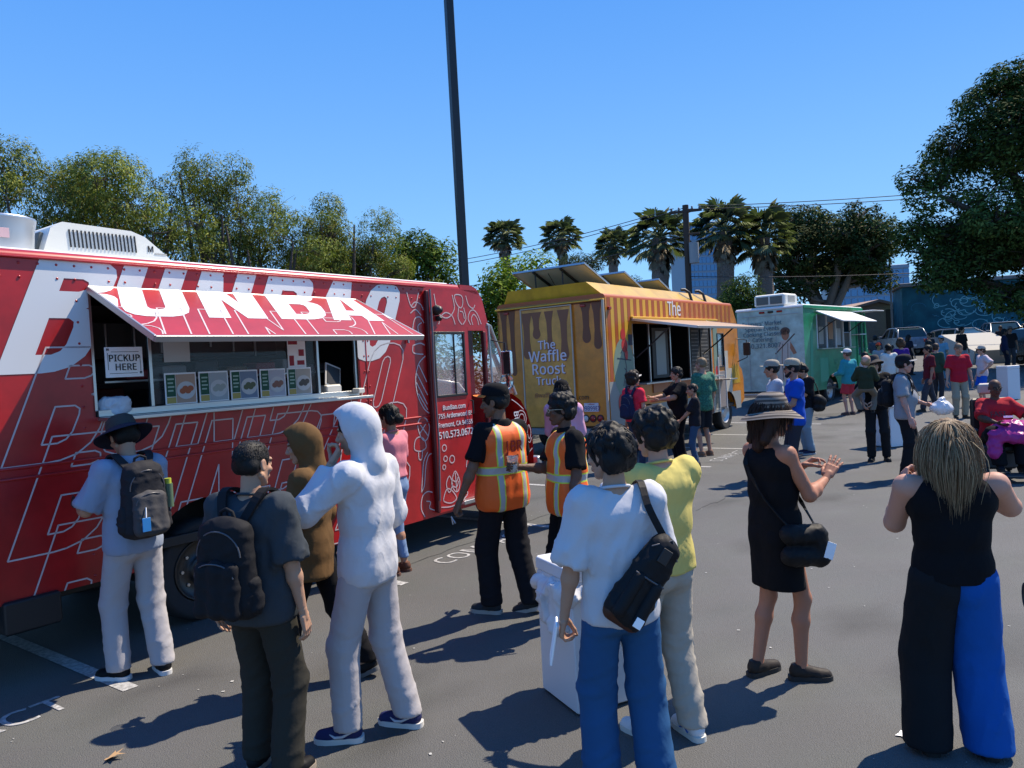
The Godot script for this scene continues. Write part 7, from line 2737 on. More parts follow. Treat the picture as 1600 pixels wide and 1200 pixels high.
	# big dark tree at the right edge
	tree({"name": "shade_tree", "label": "huge dark shade tree filling the right edge above the crowd", "at": [23.4, 0.75, -33.0], "seed": 130,
		"stems": [[[0, 0, 0, 0.5], [0.1, 2.0, 0, 0.42], [0, 3.2, 0, 0.36]], [[0, 2.8, 0, 0.3], [-1.8, 5.0, 0.5, 0.2], [-3.6, 6.4, 0.9, 0.14], [-5.2, 7.3, 0.8, 0.07]], [[0, 3.0, 0, 0.3], [-0.8, 6.0, 0, 0.22], [-1.8, 8.6, 0.2, 0.14], [-2.6, 10.2, 0.2, 0.07]], [[0, 3.0, 0, 0.3], [1.4, 6.4, -0.5, 0.22], [2.2, 10.0, -0.6, 0.14]], [[0, 3.0, 0, 0.3], [0.4, 6.4, 1.5, 0.2], [0.4, 10.6, 1.6, 0.12]], [[0, 2.6, 0, 0.25], [2.4, 4.8, 1.0, 0.16], [4.0, 6.0, 1.2, 0.1]]],
		"clumps": clump_list(131, 40, Vector3(0.6, 8.4, 0), Vector3(4.4, 4.2, 4.2), 1.1, 1.7, 0.75, 0.3) + clump_list(132, 26, Vector3(-0.6, 5.2, 0.6), Vector3(5.2, 2.2, 4.4), 0.9, 1.4, 0.6, 0.2) + [[-6.3, 8.0, 0.9, 0.7, 0.6], [-5.6, 7.2, 0.8, 1.0, 0.8], [-5.0, 8.3, 0.5, 0.9, 0.7], [-4.2, 9.5, 0.3, 1.0, 0.9], [-5.4, 4.4, 0.9, 0.9, 0.7], [-4.2, 3.6, 1.2, 0.8, 0.5], [-2.8, 11.0, 0.2, 1.1, 0.9], [-1.2, 12.2, 0.0, 1.2, 0.9], [0.8, 12.9, 0, 1.3, 1.0], [-6.0, 5.8, 0.5, 0.9, 0.7], [-0.9, 3.0, 1.6, 0.8, 0.6], [-5.4, 3.9, 0.9, 1.0, 0.7], [-3.2, 2.9, 1.4, 1.0, 0.6], [-2.0, 2.5, 1.6, 0.9, 0.6], [0.4, 2.6, 1.8, 1.0, 0.6], [1.6, 3.0, 1.8, 1.0, 0.7], [-6.0, 4.9, 0.6, 0.8, 0.6]],
		"leaves": 118000, "leaf": 0.2, "slim": 0.42, "hole": -0.24, "gap": 0.42, "limb": 0.12, "twigs": 9, "col": Color(0.035, 0.062, 0.018), "col2": Color(0.11, 0.155, 0.042), "bark": Color(0.06, 0.05, 0.04), "bark_key": "shade_bark", "leaf_key": "shade_leaf", "trans": Color(0.06, 0.1, 0.012)})
	# palms
	var ps := [[[0.0, 1.2, -62.0], 11.0, 0.95, "left small far palm with green crown against the sky", 1, 0.3], [[4.7, 1.2, -62.0], 10.8, 0.95, "middle small far palm, its lower crown behind a leafy tree", 2, 0.35], [[8.8, 1.2, -62.0], 9.8, 0.9, "right small far palm left of the large palms", 3, 0.3],
		[[9.0, 0.95, -44.5], 7.8, 1.12, "large palm with shaggy brown skirt left of the utility pole", 4, 0.52], [[12.5, 0.95, -44.0], 7.9, 1.12, "large palm with shaggy skirt just right of the blue tower", 5, 0.5], [[14.8, 0.95, -44.5], 7.5, 1.12, "large palm with shaggy skirt beside the dark ficus", 6, 0.52]]
	for q in ps:
		palm(v3(q[0]), q[1], q[2], q[3], q[4], q[5])

# ------------------------------------------------------------------ the crowd
func vest_mat() -> StandardMaterial3D:
	if mats.has("vest"):
		return mats["vest"]
	var im := Image.create(512, 512, false, Image.FORMAT_RGB8)
	im.fill(lin(0.85, 0.13, 0.012))
	var lime := lin(0.6, 0.75, 0.06)
	var silver := lin(0.42, 0.43, 0.43)
	# 0.8 m to 512 px: x from -0.4 m, y down from 1.5 m
	for x in [-0.11, 0.11]:
		var px := int((x + 0.4) * 640)
		im.fill_rect(Rect2i(px - 18, 0, 36, 512), lime)
		im.fill_rect(Rect2i(px - 12, 0, 24, 512), silver)
	im.fill_rect(Rect2i(0, 218, 512, 44), lime)
	im.fill_rect(Rect2i(0, 225, 512, 30), silver)
	var m := mat("vest", Color.WHITE, 0.6)
	m.albedo_texture = ImageTexture.create_from_image(im)
	m.uv1_scale = Vector3(1.25, 1.25, 1)
	m.uv1_offset = Vector3(0.5, 1.875, 0)
	return m


func held(t: Node3D, i: int, off: Vector3) -> Transform3D:
	var p: Transform3D = sks[t.name].palm[i]
	var x := t.transform * p
	x.basis = x.basis.orthonormalized()
	if i == 1:
		x.basis.x = -x.basis.x
		x.basis = x.basis.orthonormalized()
	return x.translated_local(off)


func hold_box(called: String, label: String, category: String, xf: Transform3D, size: Vector3, m: Material, bev := 0.006) -> MeshInstance3D:
	var mb := MB.new()
	mb.box(Vector3.ZERO, size, bev)
	var o := add(mb, called, m)
	o.transform = xf
	tag(o, label, category)
	return o


# nearest point of a garment's surface in a column along z, at the back (sign -1) or the front (1)
func surface_z(t: Node3D, x: float, y: float, s: float) -> float:
	var mb: MB = fronts[t.name]
	var best := -1e9
	for p in mb.v:
		if absf(p.x - x) < 0.03 and absf(p.y - y) < 0.03:
			best = maxf(best, p.z * s)
	return best * s


func badge(t: Node3D, label: String, x: float, y: float, col: Color) -> void:
	var z := surface_z(t, x, y, 1.0) + 0.012
	var o := thing("name_badge", label, "badge", t.position, t.rotation.y)
	o.scale = t.scale
	box_part(o, "card", Vector3(x, y, z), Vector3(0.09, 0.07, 0.004), mat("badge" + str(col), col, 0.5), 0.001)
	var mb := MB.new()
	var sh: float = sks[t.name].neck.y
	mb.tube([Vector3(x, y + 0.035, z), Vector3(x + 0.05, sh - 0.12, surface_z(t, x + 0.05, sh - 0.12, 1.0) + 0.008), Vector3(0.075, sh + 0.01, 0.03)], [0.004], 5)
	mb.tube([Vector3(x, y + 0.035, z), Vector3(x - 0.05, sh - 0.12, surface_z(t, x - 0.05, sh - 0.12, 1.0) + 0.008), Vector3(-0.075, sh + 0.01, 0.03)], [0.004], 5)
	add(mb, "lanyard", mat("lanyard", Color(0.02, 0.02, 0.03), 0.7), o)


func crowd() -> void:
	var pale := Color(0.5, 0.29, 0.2)
	var tan := Color(0.4, 0.21, 0.13)
	var asian := Color(0.45, 0.26, 0.17)
	var dark := Color(0.13, 0.068, 0.044)
	var black := Color(0.006, 0.006, 0.0075)
	var hair_b := Color(0.01, 0.0085, 0.008)
	var p: Node3D
	var o: Node3D
	# man in a wide sun hat at the counter
	p = person({"label": "person in wide navy sun hat, pale blue shirt and grey backpack at the counter", "at": [-2.58, 0, -5.1], "yaw": -128, "h": 1.71, "near": true, "seed": 1, "skin": asian, "head": [0, 22, 0],
		"lh": [0.2, 1.17, 0.3], "lp": [0.6, -1, -0.4], "rh": [-0.15, 1.15, 0.34], "rp": [-0.6, -1, -0.3], "lpose": "grip", "rpose": "grip", "lthumb": [-0.3, 1, 0.3], "rthumb": [0.3, 1, 0.3], "lf": [0.13, 0, 0.05], "rf": [-0.1, 0, -0.1], "lt": 25, "rt": -12, "build": 1.08,
		"top": {"col": Color(0.28, 0.33, 0.43), "ease": 0.03, "hem": -0.08, "sleeve": 0.95, "collar": true}, "bottom": {"col": Color(0.4, 0.385, 0.4), "ease": 0.024, "wide": 0.013, "wrinkle": 0.009}, "shoe": black, "sole": Color(0.6, 0.6, 0.6),
		"hair": {"style": "crop", "col": hair_b, "locks": 60}, "hat": {"kind": "bucket", "col": Color(0.012, 0.018, 0.04), "crown": Color(0.045, 0.047, 0.042), "brim_width": 0.095, "droop": 0.035, "tilt": 4.0, "lift": 0.05}})
	var grey := Color(0.07, 0.068, 0.07)
	o = backpack(p, {"label": "dark grey backpack worn by the person in the sun hat", "col": Color(0.022, 0.022, 0.026), "col2": grey, "width": 0.15, "low": 0.98, "high": 1.46, "back": -0.12})
	bar_part(o, "bottle", [Vector3(-0.165, 1.14, -0.2), Vector3(-0.165, 1.3, -0.2)], 0.03, mat("bottle", Color(0.1, 0.16, 0.1), 0.2), 10)
	bar_part(o, "bottle_cap", [Vector3(-0.165, 1.3, -0.2), Vector3(-0.165, 1.335, -0.2)], 0.022, mat("cap_lime", Color(0.45, 0.5, 0.05), 0.4), 10)
	box_part(o, "name_tag", Vector3(0.06, 1.07, -0.325), Vector3(0.055, 0.09, 0.006), mat("tag_blue", Color(0.04, 0.25, 0.6), 0.4), 0.002)
	bar_part(o, "tag_cord", [Vector3(0.06, 1.115, -0.325), Vector3(0.05, 1.18, -0.31)], 0.004, mat("paper", Color.WHITE), 5)
	hold_box("phone", "black phone held by the person in the sun hat", "phone", held(p, 1, Vector3(0.035, -0.01, 0.02)), Vector3(0.01, 0.15, 0.075), mat("black_trim", Color.WHITE))
	# charcoal t-shirt with a black backpack
	p = person({"label": "person in charcoal t-shirt with short black hair and large black backpack", "at": [-1.28, 0, -3.69], "yaw": 160, "h": 1.62, "near": true, "seed": 2, "skin": asian, "head": [-8, 4, 0], "build": 1.2, "shoulders": 1.08,
		"rh": [-0.25, 0.82, 0.04], "lh": [0.3, 0.85, 0.05], "rp": [-0.6, 0, -1], "top": {"col": Color(0.042, 0.05, 0.058), "ease": 0.036, "hem": -0.1, "sleeve": 0.95, "wide": 1.1, "wrinkle": 0.014}, "bottom": {"col": Color(0.032, 0.03, 0.024), "ease": 0.024, "wide": 0.016}, "shoe": black, "sole": Color(0.3, 0.25, 0.2),
		"lf": [0.12, 0, 0.06], "rf": [-0.13, 0, -0.02], "hair": {"style": "crop", "col": hair_b, "thick": 0.003, "locks": 700, "lock": 0.014, "lock_width": 0.0026, "lift": 1.6}})
	backpack(p, {"label": "large plain black backpack worn by the person in the charcoal t-shirt", "col": Color(0.012, 0.012, 0.014), "width": 0.165, "low": 0.92, "high": 1.4, "back": -0.15})
	# brown hooded coat
	p = person({"label": "person in brown hooded coat walking left with a clear cup", "at": [-1.31, 0, -4.8], "yaw": -95, "h": 1.6, "near": true, "seed": 3, "skin": asian, "head": [4, 8, 0], "lh": [0.12, 1.1, 0.3], "lp": [0.5, -1, -0.3], "lpose": "grip", "lthumb": [-0.2, 1, 0.4], "rh": [-0.2, 0.95, 0.15],
		"lf": [0.09, 0, 0.2], "rf": [-0.09, 0.02, -0.33], "heel": [25, 0], "top": {"col": Color(0.125, 0.068, 0.026), "kind": "long", "hood": "up", "ease": 0.034, "hem": -0.2, "flare": 0.025, "name": "coat", "wrinkle": 0.013}, "bottom": {"col": black, "ease": 0.02, "wide": 0.012}, "shoe": black, "sole": Color(0.12, 0.12, 0.12), "hair": {"style": "short", "col": hair_b, "thick": 0.004, "locks": 0}})
	cup("clear plastic cup held by the person in the brown coat", held(p, 1, Vector3(0.03, 0.0, 0.02)), Color(0.5, 0.5, 0.5))
	# white hoodie
	p = person({"label": "person in white hoodie with hood up and pale trousers, hand raised to the face", "at": [-0.82, 0, -4.08], "yaw": -114, "h": 1.73, "near": true, "seed": 4, "skin": asian, "head": [14, 6, 0], "lh": [0.16, 1.46, 0.1], "lp": [0.55, -1, -0.5], "lpose": "grip", "lthumb": [-1, 0.2, 0.2], "rh": [-0.24, 1.0, 0.2],
		"lf": [0.13, 0, 0.1], "rf": [-0.12, 0, -0.12], "lt": 22, "rt": 6, "top": {"col": Color(0.56, 0.56, 0.58), "kind": "long", "hood": "up", "ease": 0.033, "hem": -0.1, "name": "hoodie", "wrinkle": 0.011}, "bottom": {"col": Color(0.42, 0.395, 0.4), "ease": 0.024, "wide": 0.013, "wrinkle": 0.008}, "shoe": Color(0.02, 0.024, 0.085), "sole": Color(0.62, 0.6, 0.56), "hair": {"style": "short", "col": hair_b, "thick": 0.004, "locks": 0}})
	swoosh(p, [["curve", Color(0.55, 0.55, 0.58)]])
	# pink top at the far end of the counter
	p = person({"label": "person in pink off-shoulder top and light jeans with black hair bun, by the truck", "at": [-1.18, 0, -7.32], "yaw": -120, "h": 1.6, "near": true, "seed": 5, "skin": tan, "head": [6, 4, 0], "shoulders": 0.9, "lh": [0.12, 1.1, 0.3], "rh": [-0.15, 1.1, 0.28], "build": 1.12, "limb": 1.14,
		"top": {"col": Color(0.66, 0.22, 0.26), "kind": "tee", "ease": 0.012, "hem": 0.08, "sleeve": 0.8, "wrinkle": 0.006}, "bottom": {"col": Color(0.17, 0.25, 0.4), "ease": 0.01, "wide": 0.0, "cuff": 0.06, "wrinkle": 0.007}, "shoe": Color(0.12, 0.05, 0.03), "hair": {"style": "low_bun", "col": hair_b, "thick": 0.012, "locks": 160}})
	# two stewards in orange vests
	var vm := vest_mat()
	p = person({"label": "steward in orange reflective vest and black cap with orange brim, seen from behind", "at": [-0.12, 0, -6.0], "yaw": -142, "h": 1.76, "near": true, "seed": 6, "skin": Color(0.2, 0.11, 0.07), "head": [36, 4, 0], "build": 1.3, "belly": 0.03, "lh": [0.36, 0.86, 0.1], "rh": [-0.3, 0.95, 0.2], "lpose": "grip",
		"lf": [0.12, 0, 0.06], "rf": [-0.11, 0.01, -0.16], "lt": 28, "rt": 20, "heel": [16, 0], "top": {"col": black, "ease": 0.022, "hem": -0.06, "sleeve": 0.8, "collar": true}, "over": {"col": Color(0.85, 0.13, 0.01), "mat": vm, "kind": "tank", "ease": 0.046, "hem": -0.12, "name": "safety_vest", "wrinkle": 0.01},
		"bottom": {"col": Color(0.012, 0.012, 0.015), "ease": 0.026, "wide": 0.016}, "shoe": Color(0.03, 0.035, 0.04), "sole": Color(0.4, 0.38, 0.34), "hair": {"style": "crop", "col": hair_b, "locks": 40}, "hat": {"kind": "cap", "col": black, "brim": Color(0.8, 0.2, 0.04)}})
	vest_letters(p, 0.0)
	o = thing("key_ring", "keys hanging from the hand of the steward in the cap", "keys", held(p, 1, Vector3(0.02, -0.06, 0)).origin)
	bar_part(o, "key", [Vector3.ZERO, Vector3(0.01, -0.06, 0.01)], 0.006, mat("steel", Color.WHITE), 5)
	bar_part(o, "key", [Vector3.ZERO, Vector3(0.03, -0.05, 0.02)], 0.006, mat("steel", Color.WHITE), 5)
	p = person({"label": "steward in orange reflective vest and glasses with short black hair, holding a cup", "at": [0.37, 0, -5.75], "yaw": -72, "h": 1.68, "near": true, "seed": 7, "skin": dark, "head": [-12, 2, 0], "build": 1.2, "bust": 0.02, "shoulders": 0.95, "lh": [0.3, 0.86, 0.1], "rh": [-0.06, 1.22, 0.36], "lpose": "grip", "rpose": "grip", "rthumb": [0.2, 1, 0.3],
		"top": {"col": black, "ease": 0.022, "hem": -0.06, "sleeve": 0.8, "collar": true}, "over": {"col": Color(0.85, 0.13, 0.01), "mat": vm, "kind": "tank", "ease": 0.044, "hem": -0.1, "name": "safety_vest", "wrinkle": 0.01}, "bottom": {"col": black, "ease": 0.02, "wide": 0.01}, "shoe": black, "glasses": "clear",
		"hair": {"style": "mop", "col": hair_b, "thick": 0.012, "curl": 0.016, "locks": 60, "lock": 0.02}})
	cup("clear plastic cup of red drink held out by the steward in glasses", held(p, 0, Vector3(0.03, 0.0, 0.02)), Color(0.55, 0.5, 0.48))
	hold_box("phone", "black phone in the lowered hand of the steward in glasses", "phone", held(p, 1, Vector3(0.035, -0.02, 0.01)), Vector3(0.012, 0.15, 0.08), mat("black_trim", Color.WHITE))
	plastic_bag("translucent white carrier bag hanging between the steward and the person in the white t-shirt", Vector3(0.56, 0.98, -4.75), 0.13, 0.36)
	# white t-shirt with sling bag
	p = person({"label": "person in oversized white t-shirt and blue jeans with a black sling bag", "at": [0.42, 0, -3.33], "yaw": -172, "h": 1.62, "near": true, "seed": 8, "skin": asian, "head": [38, 4, 0], "build": 0.92, "shoulders": 0.93, "lh": [0.27, 0.84, 0.06], "lp": [0.5, 0, -1], "lpose": "grip", "rh": [-0.2, 1.0, 0.25],
		"lf": [0.12, 0, 0.04], "rf": [-0.13, 0, -0.04], "top": {"col": Color(0.55, 0.55, 0.57), "ease": 0.036, "hem": -0.07, "sleeve": 1.0, "wide": 1.15, "wrinkle": 0.016, "flare": 0.015}, "bottom": {"col": Color(0.022, 0.085, 0.2), "waist": 0.03, "ease": 0.02, "wide": 0.026, "taper": 1.4}, "shoe": Color(0.5, 0.5, 0.5), "sole": Color(0.6, 0.6, 0.6),
		"hair": {"style": "mop", "col": hair_b, "col2": Color(0.03, 0.026, 0.024), "thick": 0.016, "curl": 0.02, "locks": 900, "lock": 0.06, "lock_width": 0.0036, "wave": 0.5}})
	sling_bag(p)
	hold_box("phone", "flat white phone held low by the person in the white t-shirt", "phone", held(p, 1, Vector3(0.03, -0.06, 0.0)), Vector3(0.012, 0.2, 0.09), mat("paper", Color.WHITE))
	# yellow t-shirt
	p = person({"label": "person in yellow t-shirt and beige trousers with thick black hair", "at": [0.71, 0, -3.85], "yaw": -150, "h": 1.65, "near": true, "seed": 9, "skin": pale, "head": [10, 8, 0], "build": 1.0, "rh": [0.02, 1.1, 0.3], "rp": [-1, -0.5, -0.9], "lh": [0.1, 1.1, 0.3], "lf": [0.1, 0, 0.08], "rf": [-0.1, 0, -0.06], "rt": -8,
		"top": {"col": Color(0.6, 0.5, 0.15), "ease": 0.034, "hem": -0.02, "sleeve": 0.95, "wide": 1.4, "wrinkle": 0.014}, "bottom": {"col": Color(0.4, 0.36, 0.3), "ease": 0.02, "wide": 0.016, "wrinkle": 0.015}, "shoe": Color(0.68, 0.68, 0.68), "sole": Color(0.6, 0.6, 0.55), "hair": {"style": "mop", "col": hair_b, "col2": Color(0.03, 0.025, 0.022), "thick": 0.02, "curl": 0.022, "locks": 900, "lock": 0.055, "wave": 0.5}})
	swoosh(p, [["cross", Color(0.02, 0.1, 0.4)]])
	# black dress and striped hat
	p = person({"label": "person in sleeveless black dress and striped brown sun hat, hands raised", "at": [1.5, 0, -4.5], "yaw": 112, "h": 1.64, "near": true, "seed": 10, "skin": Color(0.42, 0.19, 0.115), "head": [-6, 4, 0], "shoulders": 0.94, "build": 1.22, "bust": 0.012, "rh": [-0.1, 1.23, 0.33], "rp": [-0.35, -1, 0], "rpose": "open", "rthumb": [0.8, 0.3, -0.6], "lh": [0.1, 1.28, 0.3], "lp": [0.3, -1, -0.1], "lpose": "pinch", "lthumb": [-0.5, 0.6, 0.5], "hd": [[-0.15, 0.9, 0.35], [0, 0.3, 0.7]],
		"lf": [0.1, 0, -0.1], "rf": [-0.09, 0, 0.08], "lt": 5, "rt": -30, "limb": 1.08, "top": {"col": black, "kind": "tank", "ease": 0.014, "hem": -0.06, "wrinkle": 0.006, "name": "dress"}, "bottom": {"col": black, "kind": "skirt", "hem": 0.585, "ease": 0.018, "wide": 0.012, "wrinkle": 0.006}, "shoe": Color(0.03, 0.024, 0.02), "sole": Color(0.02, 0.02, 0.02),
		"hair": {"style": "long", "length": 0.2, "col": Color(0.028, 0.014, 0.01), "col2": Color(0.08, 0.04, 0.025), "locks": 450, "wave": 0.25}, "hat": {"kind": "bucket", "col": Color(0.05, 0.042, 0.038), "stripe": Color(0.27, 0.225, 0.185), "brim_width": 0.09, "droop": 0.045, "tilt": -4.0, "lift": 0.055}})
	o = thing("shoulder_bag", "black shoulder bag with white paper tag at the hip of the black dress", "bag", p.position, p.rotation.y)
	o.scale = p.scale
	add(nets([cap(Vector3(-0.22, 0.93, 0.12), Vector3(-0.2, 0.95, -0.06), 0.06, 0.06), cap(Vector3(-0.22, 0.8, 0.14), Vector3(-0.2, 0.82, -0.06), 0.065, 0.06), cap(Vector3(-0.22, 0.93, 0.12), Vector3(-0.22, 0.8, 0.14), 0.06, 0.06)], 0.011, 0.03, {"amp": 0.004, "freq": Vector3(9, 9, 9)}), "bag_body", cloth("bagcloth", Color(0.012, 0.012, 0.013), 0.6), o)
	var mb := MB.new()
	strap(mb, [Vector3(-0.2, 0.98, -0.05), Vector3(-0.06, 1.18, -0.14), Vector3(0.09, 1.38, -0.13), Vector3(0.13, 1.46, -0.02), Vector3(0.1, 1.36, 0.12), Vector3(-0.08, 1.1, 0.15), Vector3(-0.22, 0.98, 0.12)], 0.025, 0.006, Vector3(0.7, 0.7, 0))
	add(mb, "strap", cloth("bagcloth", Color.WHITE), o)
	box_part(o, "paper_tag", Vector3(-0.29, 0.84, 0.16), Vector3(0.005, 0.1, 0.07), mat("paper", Color.WHITE), 0.001, Basis(Vector3.RIGHT, 0.4))
	# blonde person at the right edge
	p = person({"label": "person with long blonde hair in black top, one trouser leg black, one blue", "at": [2.0, 0, -3.55], "yaw": 168, "h": 1.55, "near": true, "seed": 11, "skin": Color(0.52, 0.28, 0.2), "head": [-6, -3, 0], "build": 1.12, "shoulders": 1.26, "limb": 1.4, "rh": [-0.17, 1.38, 0.33], "rp": [-1, -0.8, 0.1], "rpose": "grip", "rthumb": [0.3, 1, 0], "lh": [0.13, 1.36, 0.33], "lp": [0.35, -1, -0.1], "lpose": "grip", "lthumb": [-0.3, 1, 0], "hd": [[0, 0.8, 0.3], [0, 0.8, 0.3]],
		"lf": [0.15, 0, 0.02], "rf": [-0.14, 0, 0.0], "top": {"col": black, "kind": "tank", "ease": 0.034, "hem": 0.0, "flare": 0.02, "wrinkle": 0.009}, "bottom": {"col": Color(0.006, 0.085, 0.34), "col2": Color(0.011, 0.012, 0.014), "ease": 0.026, "wide": 0.034, "taper": 1.7, "cuff": -0.05, "wrinkle": 0.012, "freq": Vector3(7, 1.5, 7)}, "shoe": black,
		"hair": {"style": "long", "length": 0.46, "col": Color(0.17, 0.105, 0.058), "col2": Color(0.66, 0.5, 0.29), "locks": 2000, "lock_width": 0.0022, "wave": 0.75, "thick": 0.007, "spread": 0.75}})
	o = hold_box("phone", "black phone held up by the person with long blonde hair", "phone", held(p, 0, Vector3(0.02, -0.03, 0.0)), Vector3(0.012, 0.15, 0.075), mat("black_trim", Color.WHITE))
	o = thing("key_clip", "black metal clip hanging at the blue trouser leg", "clip", p.transform * Vector3(-0.32, 0.86, -0.05), p.rotation.y)
	mb = MB.new()
	var pts := []
	for i in 21:
		pts.append(Vector3(0, 0.055 * sin(TAU * i / 20), 0.026 * cos(TAU * i / 20)))
	mb.tube(pts, [0.006], 6, false)
	add(mb, "ring", mat("black_trim", Color.WHITE), o)
	# --- by the orange truck
	p = person({"label": "person in pink hooded top and black beanie behind the stewards", "at": [0.6, 0, -9.2], "yaw": 165, "h": 1.68, "seed": 12, "skin": tan, "head": [20, 14, 0], "top": {"col": Color(0.6, 0.32, 0.45), "kind": "long", "hood": "down", "ease": 0.034, "hem": -0.05}, "bottom": {"col": black}, "shoe": black, "hair": {"style": "long", "length": 0.16, "col": hair_b}, "hat": {"kind": "beanie", "col": black}, "lh": [0.12, 1.1, 0.3], "rh": [-0.12, 1.1, 0.3]})
	p = person({"label": "person in red shirt with dark curly hair and pale cap near the orange truck", "at": [2.12, 0, -13.4], "yaw": 130, "h": 1.66, "seed": 13, "skin": pale, "head": [-20, -6, 0], "build": 1.15, "top": {"col": Color(0.7, 0.03, 0.06), "ease": 0.025, "sleeve": 0.7}, "bottom": {"col": Color(0.03, 0.04, 0.07)}, "shoe": black, "hair": {"style": "curly", "col": Color(0.02, 0.012, 0.01), "thick": 0.03, "curl": 0.05}, "hat": {"kind": "cap", "col": Color(0.5, 0.48, 0.45)}})
	backpack(p, {"label": "navy backpack worn by the person in the red shirt", "col": Color(0.014, 0.018, 0.05), "near": false, "width": 0.14, "low": 0.95, "high": 1.38})
	p = person({"label": "large person in black t-shirt gesturing with both forearms at the orange truck counter", "at": [2.95, 0, -13.7], "yaw": -80, "h": 1.72, "seed": 14, "skin": tan, "head": [0, 2, 0], "build": 1.45, "belly": 0.07, "limb": 1.2, "lh": [0.16, 1.2, 0.42], "lp": [0.8, -1, 0], "rh": [-0.1, 1.24, 0.42], "rp": [-0.8, -1, 0], "lpose": "open", "rpose": "open", "top": {"col": black, "ease": 0.03, "sleeve": 0.85}, "bottom": {"col": black, "wide": 0.02}, "shoe": black, "hair": {"style": "short", "col": hair_b}})
	p = person({"label": "child in black shirt and blue jeans beside the large person in black", "at": [3.12, 0, -13.25], "yaw": -105, "h": 1.42, "seed": 15, "skin": tan, "head": [4, 6, 0], "build": 1.05, "head_size": 1.12, "lh": [0.1, 1.0, 0.3], "rh": [-0.12, 1.0, 0.3], "top": {"col": Color(0.016, 0.015, 0.019), "ease": 0.026, "sleeve": 0.9}, "bottom": {"col": Color(0.035, 0.075, 0.14), "ease": 0.016}, "shoe": Color(0.02, 0.02, 0.03), "hair": {"style": "crop", "col": hair_b}})
	p = person({"label": "bald bearded person in green leaf-print shirt and dark shorts at the orange truck", "at": [3.62, 0, -14.6], "yaw": -150, "h": 1.86, "seed": 16, "skin": Color(0.42, 0.24, 0.17), "head": [14, 0, 0], "top": {"col": Color(0.02, 0.11, 0.07), "mat": leaf_print(), "ease": 0.03, "hem": -0.12, "sleeve": 0.95}, "bottom": {"col": Color(0.012, 0.014, 0.02), "kind": "shorts", "len": 0.95, "wide": 0.02}, "shoe": Color(0.2, 0.12, 0.08), "hair": {"style": "crop", "col": Color(0.22, 0.15, 0.09), "thick": 0.003, "locks": 0}})
	# --- between the orange and the green truck
	p = person({"label": "person in white t-shirt and pale cap standing behind the bearded person", "at": [3.95, 0, -11.6], "yaw": -100, "h": 1.76, "seed": 17, "skin": tan, "head": [-10, 4, 0], "top": {"col": Color(0.5, 0.5, 0.52), "ease": 0.03, "hem": -0.1}, "bottom": {"col": Color(0.05, 0.05, 0.06)}, "shoe": black, "lh": [0.16, 1.0, 0.3], "hair": {"style": "crop", "col": hair_b}, "hat": {"kind": "cap", "col": Color(0.3, 0.27, 0.22)}})
	p = person({"label": "bearded person in royal blue t-shirt with khaki cap and dark glasses", "at": [4.03, 0, -11.0], "yaw": -95, "h": 1.77, "seed": 18, "skin": Color(0.36, 0.19, 0.13), "head": [-6, 2, 0], "build": 1.08, "glasses": "dark", "top": {"col": Color(0.008, 0.07, 0.42), "ease": 0.028, "hem": -0.1}, "bottom": {"col": Color(0.03, 0.03, 0.04)}, "shoe": black, "hair": {"style": "crop", "col": hair_b}, "hat": {"kind": "cap", "col": Color(0.36, 0.31, 0.23)}, "lh": [0.14, 1.05, 0.3]})
	beard(p)
	p = person({"label": "person in black t-shirt and light jeans looking down at a phone", "at": [5.4, 0, -14.1], "yaw": -88, "h": 1.68, "seed": 19, "skin": pale, "head": [0, 32, 0], "lean": [0, -0.01, 0.02], "lh": [0.06, 1.12, 0.33], "rh": [-0.06, 1.12, 0.33], "lpose": "grip", "rpose": "grip", "lthumb": [-0.3, 1, 0.4], "rthumb": [0.3, 1, 0.4], "top": {"col": Color(0.013, 0.012, 0.014), "ease": 0.03, "sleeve": 0.85}, "bottom": {"col": Color(0.19, 0.27, 0.34), "wide": 0.014}, "shoe": Color(0.02, 0.02, 0.05), "sole": Color(0.4, 0.4, 0.4), "hair": {"style": "mop", "col": hair_b, "thick": 0.014}})
	hold_box("phone", "phone with red case in the hands of the person in light jeans", "phone", held(p, 1, Vector3(0.03, -0.02, 0.03)), Vector3(0.012, 0.15, 0.075), mat("phone_red", Color(0.4, 0.03, 0.05), 0.4))
	o = thing("shoulder_bag", "black bag slung at the hip of the person in light jeans", "bag", p.position, p.rotation.y)
	add(nets([cap(Vector3(0.2, 1.0, -0.12), Vector3(0.16, 0.96, -0.2), 0.1, 0.09), cap(Vector3(0.2, 0.86, -0.1), Vector3(0.16, 0.86, -0.18), 0.08, 0.08)], 0.016, 0.04), "bag_body", cloth("bagcloth", Color.WHITE), o)
	mb = MB.new()
	strap(mb, [Vector3(0.18, 1.06, -0.16), Vector3(0.0, 1.3, -0.16), Vector3(-0.13, 1.47, -0.02), Vector3(-0.05, 1.3, 0.15), Vector3(0.2, 1.02, 0.02)], 0.03, 0.006)
	add(mb, "strap", cloth("bagcloth", Color.WHITE), o)
	p = person({"label": "person in teal shirt, red shorts and white cap at the green truck counter", "at": [9.2, ground_height(-21), -21.0], "yaw": -160, "h": 1.78, "seed": 20, "skin": Color(0.48, 0.25, 0.18), "build": 1.1, "head": [10, 0, 0], "top": {"col": Color(0.03, 0.25, 0.3), "kind": "long", "ease": 0.032, "hem": -0.1}, "bottom": {"col": Color(0.42, 0.035, 0.05), "kind": "shorts", "len": 0.8, "wide": 0.02}, "shoe": Color(0.1, 0.06, 0.05), "hair": {"style": "crop", "col": Color(0.1, 0.07, 0.05)}, "hat": {"kind": "cap", "col": Color(0.65, 0.65, 0.64)}, "lh": [0.22, 1.1, 0.25], "rh": [-0.22, 1.1, 0.25]})
